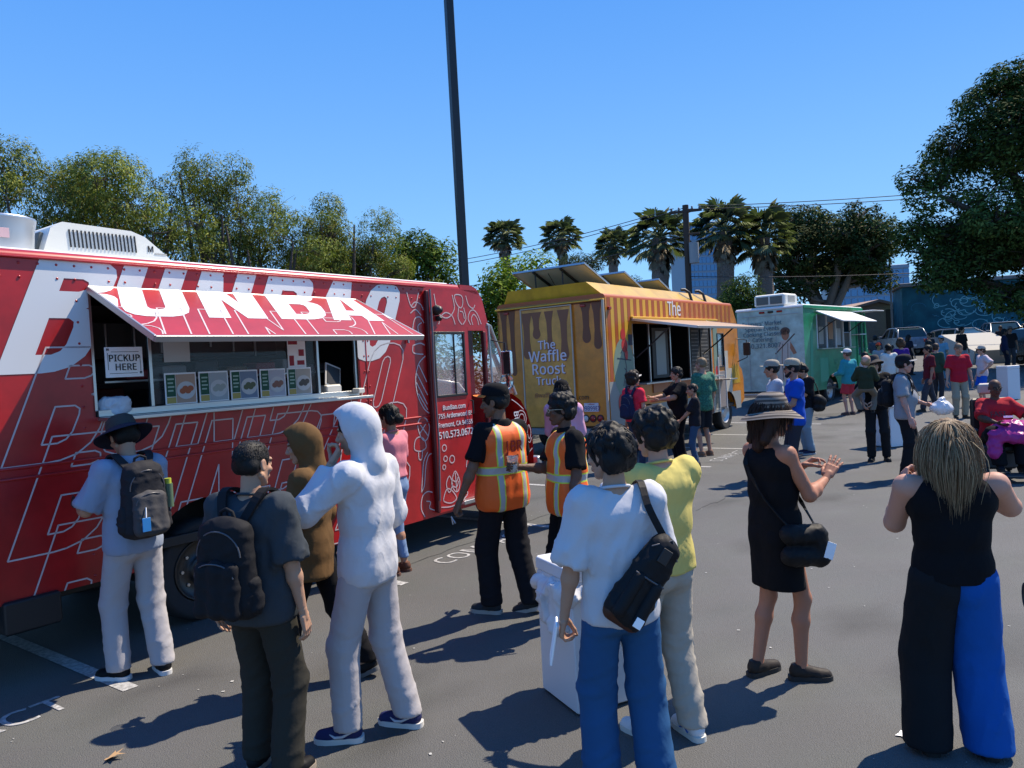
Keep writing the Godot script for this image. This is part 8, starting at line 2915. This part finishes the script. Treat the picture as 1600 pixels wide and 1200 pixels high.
	p = person({"label": "dark haired person half hidden behind the teal shirt", "at": [9.95, ground_height(-21.5), -21.6], "yaw": -150, "h": 1.66, "seed": 38, "far": true, "skin": pale, "top": {"col": Color(0.5, 0.47, 0.45)}, "bottom": {"col": Color(0.1, 0.12, 0.16)}, "shoe": black, "hair": {"style": "long", "length": 0.2, "col": hair_b}})
	# carer with a small child
	p = person({"label": "person in black with floppy hat and sunglasses carrying a small child", "at": [6.05, 0, -12.8], "yaw": -25, "h": 1.72, "seed": 21, "skin": pale, "head": [0, 0, 6], "glasses": "dark", "rh": [-0.2, 1.02, 0.3], "rp": [-1, -0.6, 0], "lh": [-0.06, 0.98, 0.34], "lp": [1, -0.8, 0], "top": {"col": black, "ease": 0.03, "sleeve": 0.9}, "bottom": {"col": Color(0.014, 0.014, 0.016), "wide": 0.01}, "shoe": black, "lf": [0.13, 0, 0.02], "rf": [-0.1, 0, 0.08], "hair": {"style": "long", "length": 0.18, "col": Color(0.02, 0.014, 0.01)}, "hat": {"kind": "bucket", "col": Color(0.03, 0.026, 0.024), "crown": Color(0.035, 0.03, 0.028), "brim_width": 0.07, "droop": 0.04}})
	p = person({"label": "small child in olive jacket carried on the arm, fair curly hair", "at": [5.72, 0.72, -12.42], "yaw": 160, "h": 1.02, "seed": 22, "skin": Color(0.55, 0.33, 0.25), "head_size": 1.45, "head": [-20, 6, 10], "lh": [0.2, 1.25, 0.3], "rh": [-0.2, 1.2, 0.3], "lf": [0.16, 0.22, 0.18], "rf": [-0.16, 0.2, 0.2], "lk": [0.6, 0, 1], "rk": [-0.6, 0, 1], "top": {"col": Color(0.03, 0.04, 0.022), "kind": "long", "ease": 0.05, "hem": -0.05}, "bottom": {"col": Color(0.16, 0.14, 0.11), "ease": 0.04}, "shoe": black, "hair": {"style": "curly", "col": Color(0.3, 0.2, 0.1), "thick": 0.035}})
	p = person({"label": "person in black cap, grey shirt and dark trousers holding a white bag", "at": [5.63, 0, -11.05], "yaw": 58, "h": 1.74, "seed": 25, "skin": Color(0.52, 0.27, 0.2), "head": [20, 4, 0], "build": 1.28, "belly": 0.05, "rh": [-0.3, 0.82, 0.1], "lh": [0.12, 1.06, 0.26], "lpose": "grip", "lthumb": [-0.4, 1, 0.2], "lf": [0.14, 0, 0.04], "rf": [-0.14, 0, -0.02], "top": {"col": Color(0.27, 0.28, 0.3), "ease": 0.026, "hem": -0.08, "sleeve": 0.85, "collar": true}, "bottom": {"col": Color(0.012, 0.012, 0.014), "ease": 0.022, "wide": 0.012}, "shoe": Color(0.05, 0.05, 0.06), "sole": Color(0.3, 0.3, 0.3), "hair": {"style": "crop", "col": hair_b}, "hat": {"kind": "cap", "col": Color(0.014, 0.014, 0.018), "brim": Color(0.3, 0.3, 0.31)}})
	badge(p, "white name badge on a lanyard of the person in the grey shirt", 0.02, 1.14, Color(0.6, 0.66, 0.75))
	o = backpack(p, {"label": "slim black backpack whose strap crosses the grey shirt", "col": Color(0.012, 0.012, 0.014), "near": false, "width": 0.12, "low": 1.05, "high": 1.42, "back": -0.15})
	plastic_bag("white bag of takeaway food held in front of the grey shirt", held(p, 1, Vector3(0.02, -0.12, 0.05)).origin, 0.15, 0.17)
	p = person({"label": "person seated in a powered wheelchair in red printed t-shirt", "at": [6.75, 0.02, -10.75], "yaw": -14, "h": 1.72, "seat": 0.4, "seed": 29, "skin": Color(0.1, 0.05, 0.035), "build": 1.4, "belly": 0.06, "limb": 1.2, "head": [0, 4, 0], "lf": [0.14, 0.14, 0.52], "rf": [-0.14, 0.14, 0.52], "lk": [0.3, 1, 1], "rk": [-0.3, 1, 1], "lh": [0.36, 0.74, 0.36], "rh": [-0.12, 0.78, 0.4], "lp": [1, -0.5, -0.5], "rp": [-1, -0.5, -0.5], "top": {"col": Color(0.42, 0.02, 0.03), "ease": 0.032, "hem": 0.0, "sleeve": 0.9}, "bottom": {"col": black, "ease": 0.03, "wide": 0.02}, "shoe": black, "glasses": "dark"})
	wheelchair(p)
	# --- farther people
	var y := 0.0
	var far := [
		["person in red polo shirt and khaki trousers walking towards the camera, looking down", 11.0, -18.9, -12, 1.84, Color(0.42, 0.012, 0.03), Color(0.3, 0.26, 0.19), Color(0.46, 0.25, 0.17), {"style": "crop", "col": Color(0.2, 0.13, 0.09), "thick": 0.004}, {"rh": [-0.3, 0.82, 0.1], "head": [10, 16, 0]}],
		["person in dark red shirt walking behind the red polo shirt", 11.3, -20.8, -100, 1.78, Color(0.12, 0.012, 0.02), Color(0.04, 0.045, 0.06), Color(0.35, 0.18, 0.12), {"style": "short", "col": hair_b}, {"lf": [0.1, 0, 0.22], "rf": [-0.1, 0, -0.22]}],
		["person in pale pink t-shirt, blue shorts and pale cap, hand on hip", 13.3, -21.7, -95, 1.64, Color(0.62, 0.5, 0.52), Color(0.01, 0.1, 0.5), Color(0.5, 0.28, 0.2), {"style": "short", "col": Color(0.05, 0.03, 0.02)}, {"shorts": true, "lh": [0.24, 1.05, 0.05], "lp": [1, 0, -0.7], "cap": Color(0.45, 0.4, 0.33)}],
		["person in white jacket seen from behind, dark hair tied back", 11.6, -23.6, 175, 1.76, Color(0.62, 0.62, 0.58), Color(0.03, 0.03, 0.05), pale, {"style": "bun", "col": hair_b}, {"long": true}],
		["person in long purple top with big curly brown hair", 13.0, -25.6, 170, 1.78, Color(0.06, 0.02, 0.2), Color(0.012, 0.014, 0.05), pale, {"style": "curly", "col": Color(0.08, 0.045, 0.025), "thick": 0.05, "curl": 0.06}, {"long": true}],
		["person in grey top and orange-red cap beside the green truck nose", 13.6, -28.4, 10, 1.6, Color(0.3, 0.3, 0.33), Color(0.1, 0.1, 0.12), tan, {"style": "short", "col": hair_b}, {"cap": Color(0.75, 0.08, 0.03)}],
		["person in dark grey shirt standing by the silver car", 15.2, -32.0, 150, 1.78, Color(0.06, 0.065, 0.075), Color(0.03, 0.03, 0.04), tan, {"style": "short", "col": hair_b}, {}],
		["person in light blue shirt in the crowd under the tree", 16.6, -29.6, -60, 1.7, Color(0.16, 0.3, 0.38), Color(0.12, 0.25, 0.32), tan, {"style": "short", "col": hair_b}, {"cap": Color(0.3, 0.36, 0.42)}],
		["person with long black hair in dark clothes, left of the shaded group", 16.9, -32.6, 100, 1.72, Color(0.014, 0.014, 0.022), Color(0.012, 0.012, 0.016), tan, {"style": "long", "length": 0.35, "col": hair_b}, {}],
		["person with short hair in black beside the long-haired one", 17.9, -32.8, -80, 1.74, Color(0.02, 0.02, 0.026), Color(0.012, 0.012, 0.016), tan, {"style": "short", "col": hair_b}, {}],
		["tall person in black at the middle of the shaded group", 19.4, -33.0, 20, 1.9, Color(0.014, 0.014, 0.018), Color(0.3, 0.3, 0.32), tan, {"style": "mop", "col": hair_b}, {}],
		["person in navy top at the right of the shaded group", 20.2, -31.4, 60, 1.78, Color(0.012, 0.016, 0.045), Color(0.012, 0.012, 0.02), dark, {"style": "short", "col": hair_b}, {"long": true}],
		["dark dressed person walking in front of the white entrance", 24.9, -39.0, -40, 1.7, Color(0.02, 0.02, 0.026), Color(0.02, 0.022, 0.03), dark, {"style": "short", "col": hair_b}, {"lh": [0.36, 1.0, 0.1], "lp": [1, 0, -0.4], "lf": [0.1, 0, 0.2], "rf": [-0.1, 0, -0.2]}],
		["dark dressed broad person beside the black car", 25.4, -38.0, 160, 1.76, Color(0.016, 0.016, 0.02), Color(0.014, 0.014, 0.018), dark, {"style": "crop", "col": hair_b}, {"build": 1.2}],
		["person in pale shirt and jeans at the back left of the shaded group", 15.6, -34.5, 40, 1.74, Color(0.34, 0.34, 0.36), Color(0.05, 0.07, 0.12), tan, {"style": "short", "col": hair_b}, {}],
		["person in maroon top behind the red polo shirt in the tree shade", 14.6, -26.8, -140, 1.68, Color(0.13, 0.02, 0.04), Color(0.02, 0.02, 0.03), dark, {"style": "long", "length": 0.2, "col": hair_b}, {}],
		["person in dark green jacket between the purple top and the dark red shirt", 12.9, -23.3, 120, 1.72, Color(0.03, 0.06, 0.04), Color(0.03, 0.03, 0.035), pale, {"style": "short", "col": Color(0.05, 0.03, 0.02)}, {"long": true}],
		["person in black with a grey cap, farthest right of the shaded group", 21.8, -33.5, -20, 1.78, Color(0.018, 0.018, 0.022), Color(0.05, 0.05, 0.06), tan, {"style": "short", "col": hair_b}, {"cap": Color(0.2, 0.2, 0.21)}],
		["crouching person in grey among the shaded group", 17.4, -28.6, 80, 1.2, Color(0.1, 0.12, 0.14), Color(0.06, 0.06, 0.08), tan, {"style": "short", "col": hair_b}, {}]]
	var i := 0
	for q in far:
		var ex: Dictionary = q[9]
		var d := {"label": q[0], "at": [q[1], ground_height(q[2]), q[2]], "yaw": q[3], "h": q[4], "seed": 40 + i, "far": i > 3, "skin": q[7], "hair": q[8], "shoe": Color(0.03, 0.025, 0.02),
			"top": {"col": q[5], "ease": 0.03, "hem": -0.08, "kind": "long" if ex.has("long") else "tee", "sleeve": 0.85}, "bottom": {"col": q[6], "wide": 0.012, "kind": "shorts" if ex.has("shorts") else "trousers"}}
		for k in ["rh", "lh", "head", "lf", "rf", "lp", "build"]:
			if ex.has(k):
				d[k] = ex[k]
		if ex.has("cap"):
			d["hat"] = {"kind": "cap", "col": ex.cap}
		person(d)
		i += 1


func leaf_print() -> StandardMaterial3D:
	var m := mat("leaf_shirt", Color.WHITE, 0.85)
	m.albedo_texture = noise_tex(71, 0.045, lin(0.008, 0.05, 0.04), lin(0.05, 0.26, 0.15), 256, 2, 0.5)
	m.uv1_triplanar = true
	m.uv1_scale = Vector3(2.2, 2.2, 2.2)
	return m


func beard(t: Node3D) -> void:
	var mb := nets([cap(Vector3(-0.05, -0.055, 0.03), Vector3(-0.016, -0.1, 0.072), 0.022, 0.022), cap(Vector3(0.05, -0.055, 0.03), Vector3(0.016, -0.1, 0.072), 0.022, 0.022), cap(Vector3(-0.02, -0.05, 0.092), Vector3(0.02, -0.05, 0.092), 0.008, 0.008), cap(Vector3(-0.016, -0.1, 0.072), Vector3(0.016, -0.1, 0.072), 0.024, 0.024)], 0.008, 0.015)
	var o := MB.new()
	for i in mb.c.size():
		mb.c[i] = Color(0.012, 0.01, 0.009)
	o.join(mb, sks[t.name].head)
	add(o, "beard", vmat("hair", 0.42), t)


func vest_letters(t: Node3D, x0: float) -> void:
	var i := 0
	for ch in ["J", "B", "R"]:
		var x := 0.05 - i * 0.058
		var z := surface_z(t, x, 1.3, -1.0) - 0.004
		var z2 := surface_z(t, x - 0.02, 1.3, -1.0) - 0.004
		var o := letter(ch, 0.085, Vector3(x, 1.3, minf(z, z2) - 0.006), Basis(Vector3.UP, PI), mat("vest_red", Color(0.25, 0.01, 0.01), 0.6), t, "lettering", 0.25, "Droid Sans", 0.8)
		i += 1


func swoosh(t: Node3D, what: Array) -> void:
	# side stripes on both shoes, outer and inner side
	var sk: Dictionary = sks[t.name]
	for s in t.get_children():
		if not s.name.begins_with("shoe"):
			continue
	for i in 2:
		var ank: Vector3 = sk.ank[i] - Vector3(0, 0.085, 0)
		var mb := MB.new()
		for sd in [-1, 1]:
			var x: float = 0.047 * sd
			if what[0][0] == "curve":
				mb.tube([Vector3(x * 1.0, 0.075, -0.05), Vector3(x, 0.045, 0.02), Vector3(x * 0.97, 0.04, 0.06), Vector3(x * 0.9, 0.058, 0.09)], [0.003, 0.008, 0.008, 0.002], 6)
			else:
				mb.tube([Vector3(x, 0.08, -0.03), Vector3(x * 0.98, 0.04, 0.06)], [0.005], 6)
				mb.tube([Vector3(x, 0.04, -0.02), Vector3(x * 0.95, 0.08, 0.05)], [0.005], 6)
		var o := MB.new()
		var yaw: float = [-10.0, 10.0][i]
		if what[0][0] == "curve":
			yaw = [6.0, 22.0][i]
		o.join(mb, Transform3D(Basis(Vector3.UP, deg_to_rad(yaw)), ank))
		add(o, "shoe_stripe", mat("stripe" + str(what[0][1]), what[0][1], 0.5), t)


func cup(label: String, xf: Transform3D, col: Color) -> void:
	var t := thing("plastic_cup", label, "cup", xf.origin)
	var mb := MB.new()
	mb.lathe([Vector2(0.001, -0.06), Vector2(0.03, -0.06), Vector2(0.042, 0.06), Vector2(0.045, 0.062), Vector2(0.04, 0.06), Vector2(0.029, -0.055), Vector2(0.001, -0.055)], 20)
	add(mb, "cup_wall", glass_mat(), t)
	mb = MB.new()
	mb.lathe([Vector2(0.001, -0.052), Vector2(0.028, -0.052), Vector2(0.033, 0.0), Vector2(0.001, 0.0)], 16)
	add(mb, "drink", mat("drink" + str(col), col, 0.2), t)


func plastic_bag(label: String, at: Vector3, r: float, h: float) -> void:
	var mb := nets([ell(Vector3(0, -h * 0.3, 0), Vector3(r, h * 0.5, r * 0.7)), cap(Vector3(-0.03, 0, 0), Vector3(-0.02, h * 0.45, 0), 0.05, 0.02), cap(Vector3(0.03, 0, 0), Vector3(0.02, h * 0.45, 0), 0.05, 0.02)], 0.012, 0.05, {"amp": 0.012, "freq": Vector3(7, 4, 7), "seed": 9})
	var m := mat("poly_bag", Color(0.72, 0.72, 0.74), 0.25)
	m.backlight_enabled = true
	m.backlight = Color(0.6, 0.6, 0.6)
	var o := add(mb, "carrier_bag", m)
	o.position = at
	tag(o, label, "bag")


func sling_bag(t: Node3D) -> void:
	var o := thing("sling_bag", "black sling bag with brown base worn across the white t-shirt", "bag", t.position, t.rotation.y)
	o.scale = t.scale
	var z := surface_z(t, -0.05, 1.15, -1.0) - 0.03
	# slanted down to the left hip (towards +x)
	var a := Vector3(-0.17, 1.22, z)
	var b := Vector3(0.03, 0.95, z - 0.01)
	var d := (b - a).normalized()
	var n := Vector3(-d.y, d.x, 0)
	add(nets([cap(a + n * 0.03, b + n * 0.055, 0.042, 0.05), cap(a - n * 0.03, b - n * 0.055, 0.042, 0.05), cap(a, b, 0.045, 0.055)], 0.01, 0.04, {"amp": 0.006, "freq": Vector3(6, 6, 6)}), "bag_body", cloth("bagcloth", Color(0.012, 0.012, 0.013), 0.6), o)
	add(nets([cap(b + n * 0.055 + d * 0.022, b - n * 0.055 + d * 0.022, 0.044, 0.044)], 0.01, 0.03), "leather_base", cloth("leather", Color(0.07, 0.028, 0.016), 0.5), o)
	add(nets([cap(a.lerp(b, 0.5) + n * 0.045 + Vector3(0, 0, -0.045), b + n * 0.05 + Vector3(0, 0, -0.05), 0.03, 0.032), cap(a.lerp(b, 0.5) - n * 0.045 + Vector3(0, 0, -0.045), b - n * 0.05 + Vector3(0, 0, -0.05), 0.03, 0.032)], 0.009, 0.04), "front_pocket", cloth("bagcloth", Color.WHITE), o)
	var bs := Basis(n, -d, n.cross(-d))
	box_part(o, "woven_label", b - n * 0.045 + d * 0.0 + Vector3(0, 0, -0.086), Vector3(0.04, 0.045, 0.004), mat("paper", Color.WHITE), 0.001, bs)
	box_part(o, "buckle", a + d * 0.03 + Vector3(0, 0, -0.06), Vector3(0.05, 0.07, 0.012), mat("black_trim", Color.WHITE), 0.004, bs)
	var mb := MB.new()
	mb.tube([a.lerp(b, 0.45) + n * 0.075 + Vector3(0, 0, -0.05), a.lerp(b, 0.45) + Vector3(0, 0, -0.075), a.lerp(b, 0.45) - n * 0.075 + Vector3(0, 0, -0.05)], [0.0045], 6)
	mb.tube([a + n * 0.07 + d * 0.02 + Vector3(0, 0, -0.04), a - d * 0.05 + Vector3(0, 0, -0.04), a - n * 0.07 + d * 0.02 + Vector3(0, 0, -0.04)], [0.004], 6)
	add(mb, "zip", mat("zip", Color(0.09, 0.09, 0.1), 0.35, 0.3), o)
	var st := MB.new()
	var sk: Dictionary = sks[t.name]
	var sh: Vector3 = sk.sho[0]
	strap(st, [a - d * 0.03 + Vector3(0, 0, 0.01), Vector3(sh.x * 0.75, sh.y - 0.02, sh.z - 0.12), Vector3(sh.x * 0.72, sh.y + 0.088, sh.z - 0.02), Vector3(sh.x * 0.62, sh.y - 0.0, sh.z + 0.12), Vector3(0.02, 1.22, 0.15), Vector3(0.14, 1.1, 0.09)], 0.032, 0.008)
	add(st, "strap", cloth("bagcloth", Color.WHITE), o)


func wheelchair(t: Node3D) -> void:
	var o := thing("wheelchair", "black powered wheelchair under the person in the red t-shirt", "wheelchair", t.position - Vector3(0, 0.02, 0), t.rotation.y)
	var blk := mat("black_trim", Color.WHITE)
	var gm := mat("chair_grey", Color(0.05, 0.05, 0.055), 0.5)
	box_part(o, "seat_cushion", Vector3(0, 0.42, 0.1), Vector3(0.52, 0.1, 0.5), blk, 0.04)
	box_part(o, "backrest", Vector3(0, 0.78, -0.24), Vector3(0.5, 0.62, 0.09), blk, 0.04)
	box_part(o, "headrest", Vector3(0, 1.22, -0.25), Vector3(0.28, 0.16, 0.08), mat("chair_pale", Color(0.4, 0.38, 0.35), 0.7), 0.035)
	box_part(o, "motor_box", Vector3(0, 0.24, -0.1), Vector3(0.42, 0.24, 0.55), gm, 0.04)
	for sd in [-1, 1]:
		box_part(o, "armrest", Vector3(0.34 * sd, 0.68, 0.1), Vector3(0.07, 0.05, 0.42), blk, 0.02)
		bar_part(o, "arm_post", [Vector3(0.34 * sd, 0.66, -0.08), Vector3(0.3 * sd, 0.4, -0.12)], 0.018, gm)
		bar_part(o, "leg_bar", [Vector3(0.14 * sd, 0.42, 0.32), Vector3(0.15 * sd, 0.12, 0.5)], 0.02, gm)
		var w := MB.new()
		for q in [[0.31, 0.18, 0.0], [0.28, 0.09, 0.42], [0.28, 0.09, -0.42]]:
			var ring := []
			for i in 21:
				ring.append(Vector3(q[0] * sd, q[1] + (q[1] - 0.035) * sin(TAU * i / 20), q[2] + (q[1] - 0.035) * cos(TAU * i / 20)))
			var wm := MB.new()
			wm.tube(ring, [0.035], 8, false)
			wm.cyl(Vector3((q[0] - 0.015) * sd, q[1], q[2]), Vector3((q[0] + 0.015) * sd, q[1], q[2]), q[1] - 0.04, 16)
			add(wm, "wheel", mat("tyre", Color(0.022, 0.022, 0.023), 0.85), o)
	box_part(o, "foot_plate", Vector3(0, 0.1, 0.58), Vector3(0.42, 0.03, 0.26), gm, 0.01)
	bar_part(o, "joystick", [Vector3(0.36, 0.7, 0.36), Vector3(0.36, 0.78, 0.37)], 0.014, blk)
	# bright pink bag on the lap
	var b := thing("lap_bag", "shiny magenta bag lying on the lap of the seated person", "bag", t.position, t.rotation.y)
	add(nets([ell(Vector3(0.06, 0.66, 0.36), Vector3(0.26, 0.14, 0.16)), cap(Vector3(-0.16, 0.6, 0.46), Vector3(-0.2, 0.38, 0.52), 0.09, 0.08), cap(Vector3(0.24, 0.58, 0.46), Vector3(0.2, 0.34, 0.54), 0.08, 0.06), cap(Vector3(-0.1, 0.6, 0.5), Vector3(0.2, 0.56, 0.52), 0.08, 0.08)], 0.014, 0.05, {"amp": 0.012, "freq": Vector3(6, 6, 6), "seed": 4}), "bag_body", cloth("magenta", Color(0.38, 0.035, 0.2), 0.3), b)
	var z := surface_z(t, 0.0, 0.88, 1.0)
	letter("FAST", 0.07, Vector3(-0.02, 0.88, z + 0.012), Basis(Vector3.RIGHT, -0.25), blk, t, "lettering", 0.25)
	box_part(t, "shirt_print", Vector3(0.1, 0.84, surface_z(t, 0.1, 0.84, 1.0) + 0.006), Vector3(0.12, 0.03, 0.004), mat("paper", Color.WHITE), 0.001)


func small_things() -> void:
	# white bins with bag liners
	bin("tall white bin with loose plastic liner beside the person in the white t-shirt", Vector3(0.36, 0, -4.4), 0.42, 0.8, 25.0, true)
	bin("white bin standing behind the person in the grey shirt", Vector3(7.15, 0, -14.6), 0.5, 0.95, 20.0, true)
	bin("white bin behind the person in the blue shorts", Vector3(14.6, ground_height(-22.5), -22.6), 0.42, 1.0, 10.0, false)
	# dry leaf and scraps
	var mb := MB.new()
	var out := pv([0, 0, 0.03, 0.012, 0.05, 0.05, 0.065, 0.025, 0.1, 0.04, 0.085, 0.01, 0.13, 0.0, 0.09, -0.015, 0.1, -0.045, 0.065, -0.03, 0.045, -0.05, 0.03, -0.015])
	mb.poly(out, Transform3D(Basis(Vector3.RIGHT, -PI / 2), Vector3(-0.06, 0, 0)))
	for i in mb.v.size():
		mb.v[i].y = 0.012 + 0.016 * sin(mb.v[i].x * 30.0) + 0.25 * absf(mb.v[i].z)
	var lf := add(mb, "dry_leaf", mat("dry_leaf", Color(0.38, 0.24, 0.12), 0.8))
	lf.position = Vector3(-2.18, 0, -3.95)
	tag(lf, "large curled brown dry leaf on the asphalt at the lower left", "leaf")
	mb = MB.new()
	mb.poly(pv([-0.05, 0, -0.02, 0.02, 0.0, 0.045, 0.02, 0.02, 0.055, 0.025, 0.03, 0.0, 0.05, -0.03, 0.01, -0.02, -0.02, -0.04, -0.025, -0.012]), Transform3D(Basis(Vector3.RIGHT, -PI / 2), Vector3.ZERO))
	var pc := add(mb, "paper_scrap", mat("paper", Color.WHITE))
	pc.position = Vector3(1.84, 0.007, -3.74)
	tag(pc, "torn white paper scrap on the asphalt near the blonde person", "paper")


func bin(label: String, at: Vector3, w: float, h: float, turn: float, liner: bool) -> void:
	var t := thing("waste_bin", label, "bin", at, deg_to_rad(turn))
	var m := mat("bin_white", Color(0.66, 0.67, 0.69), 0.5)
	box_part(t, "body", Vector3(0, h * 0.45 + 0.01, 0), Vector3(w, h * 0.9, w), m, 0.012)
	box_part(t, "lid_flap", Vector3(0, h * 0.95 + 0.004, -0.0), Vector3(w * 1.02, h * 0.1, w * 1.02), m, 0.015)
	box_part(t, "opening", Vector3(0, h + 0.003, 0), Vector3(w * 0.6, 0.008, w * 0.6), mat("black_trim", Color.WHITE), 0.002)
	if liner:
		var mb := nets([cap(Vector3(-w * 0.45, h * 0.83, w * 0.5), Vector3(w * 0.45, h * 0.83, w * 0.5), 0.035, 0.035), cap(Vector3(-w * 0.5, h * 0.83, -w * 0.45), Vector3(-w * 0.5, h * 0.83, w * 0.45), 0.04, 0.04), cap(Vector3(-w * 0.5, h * 0.8, w * 0.2), Vector3(-w * 0.54, h * 0.6, w * 0.25), 0.05, 0.05), cap(Vector3(-w * 0.52, h * 0.75, -w * 0.1), Vector3(-w * 0.54, h * 0.64, -w * 0.1), 0.05, 0.04)], 0.012, 0.04, {"amp": 0.02, "freq": Vector3(8, 5, 8)})
		var pm := mat("poly_bag", Color(0.72, 0.72, 0.74), 0.25)
		add(mb, "liner", pm, t)
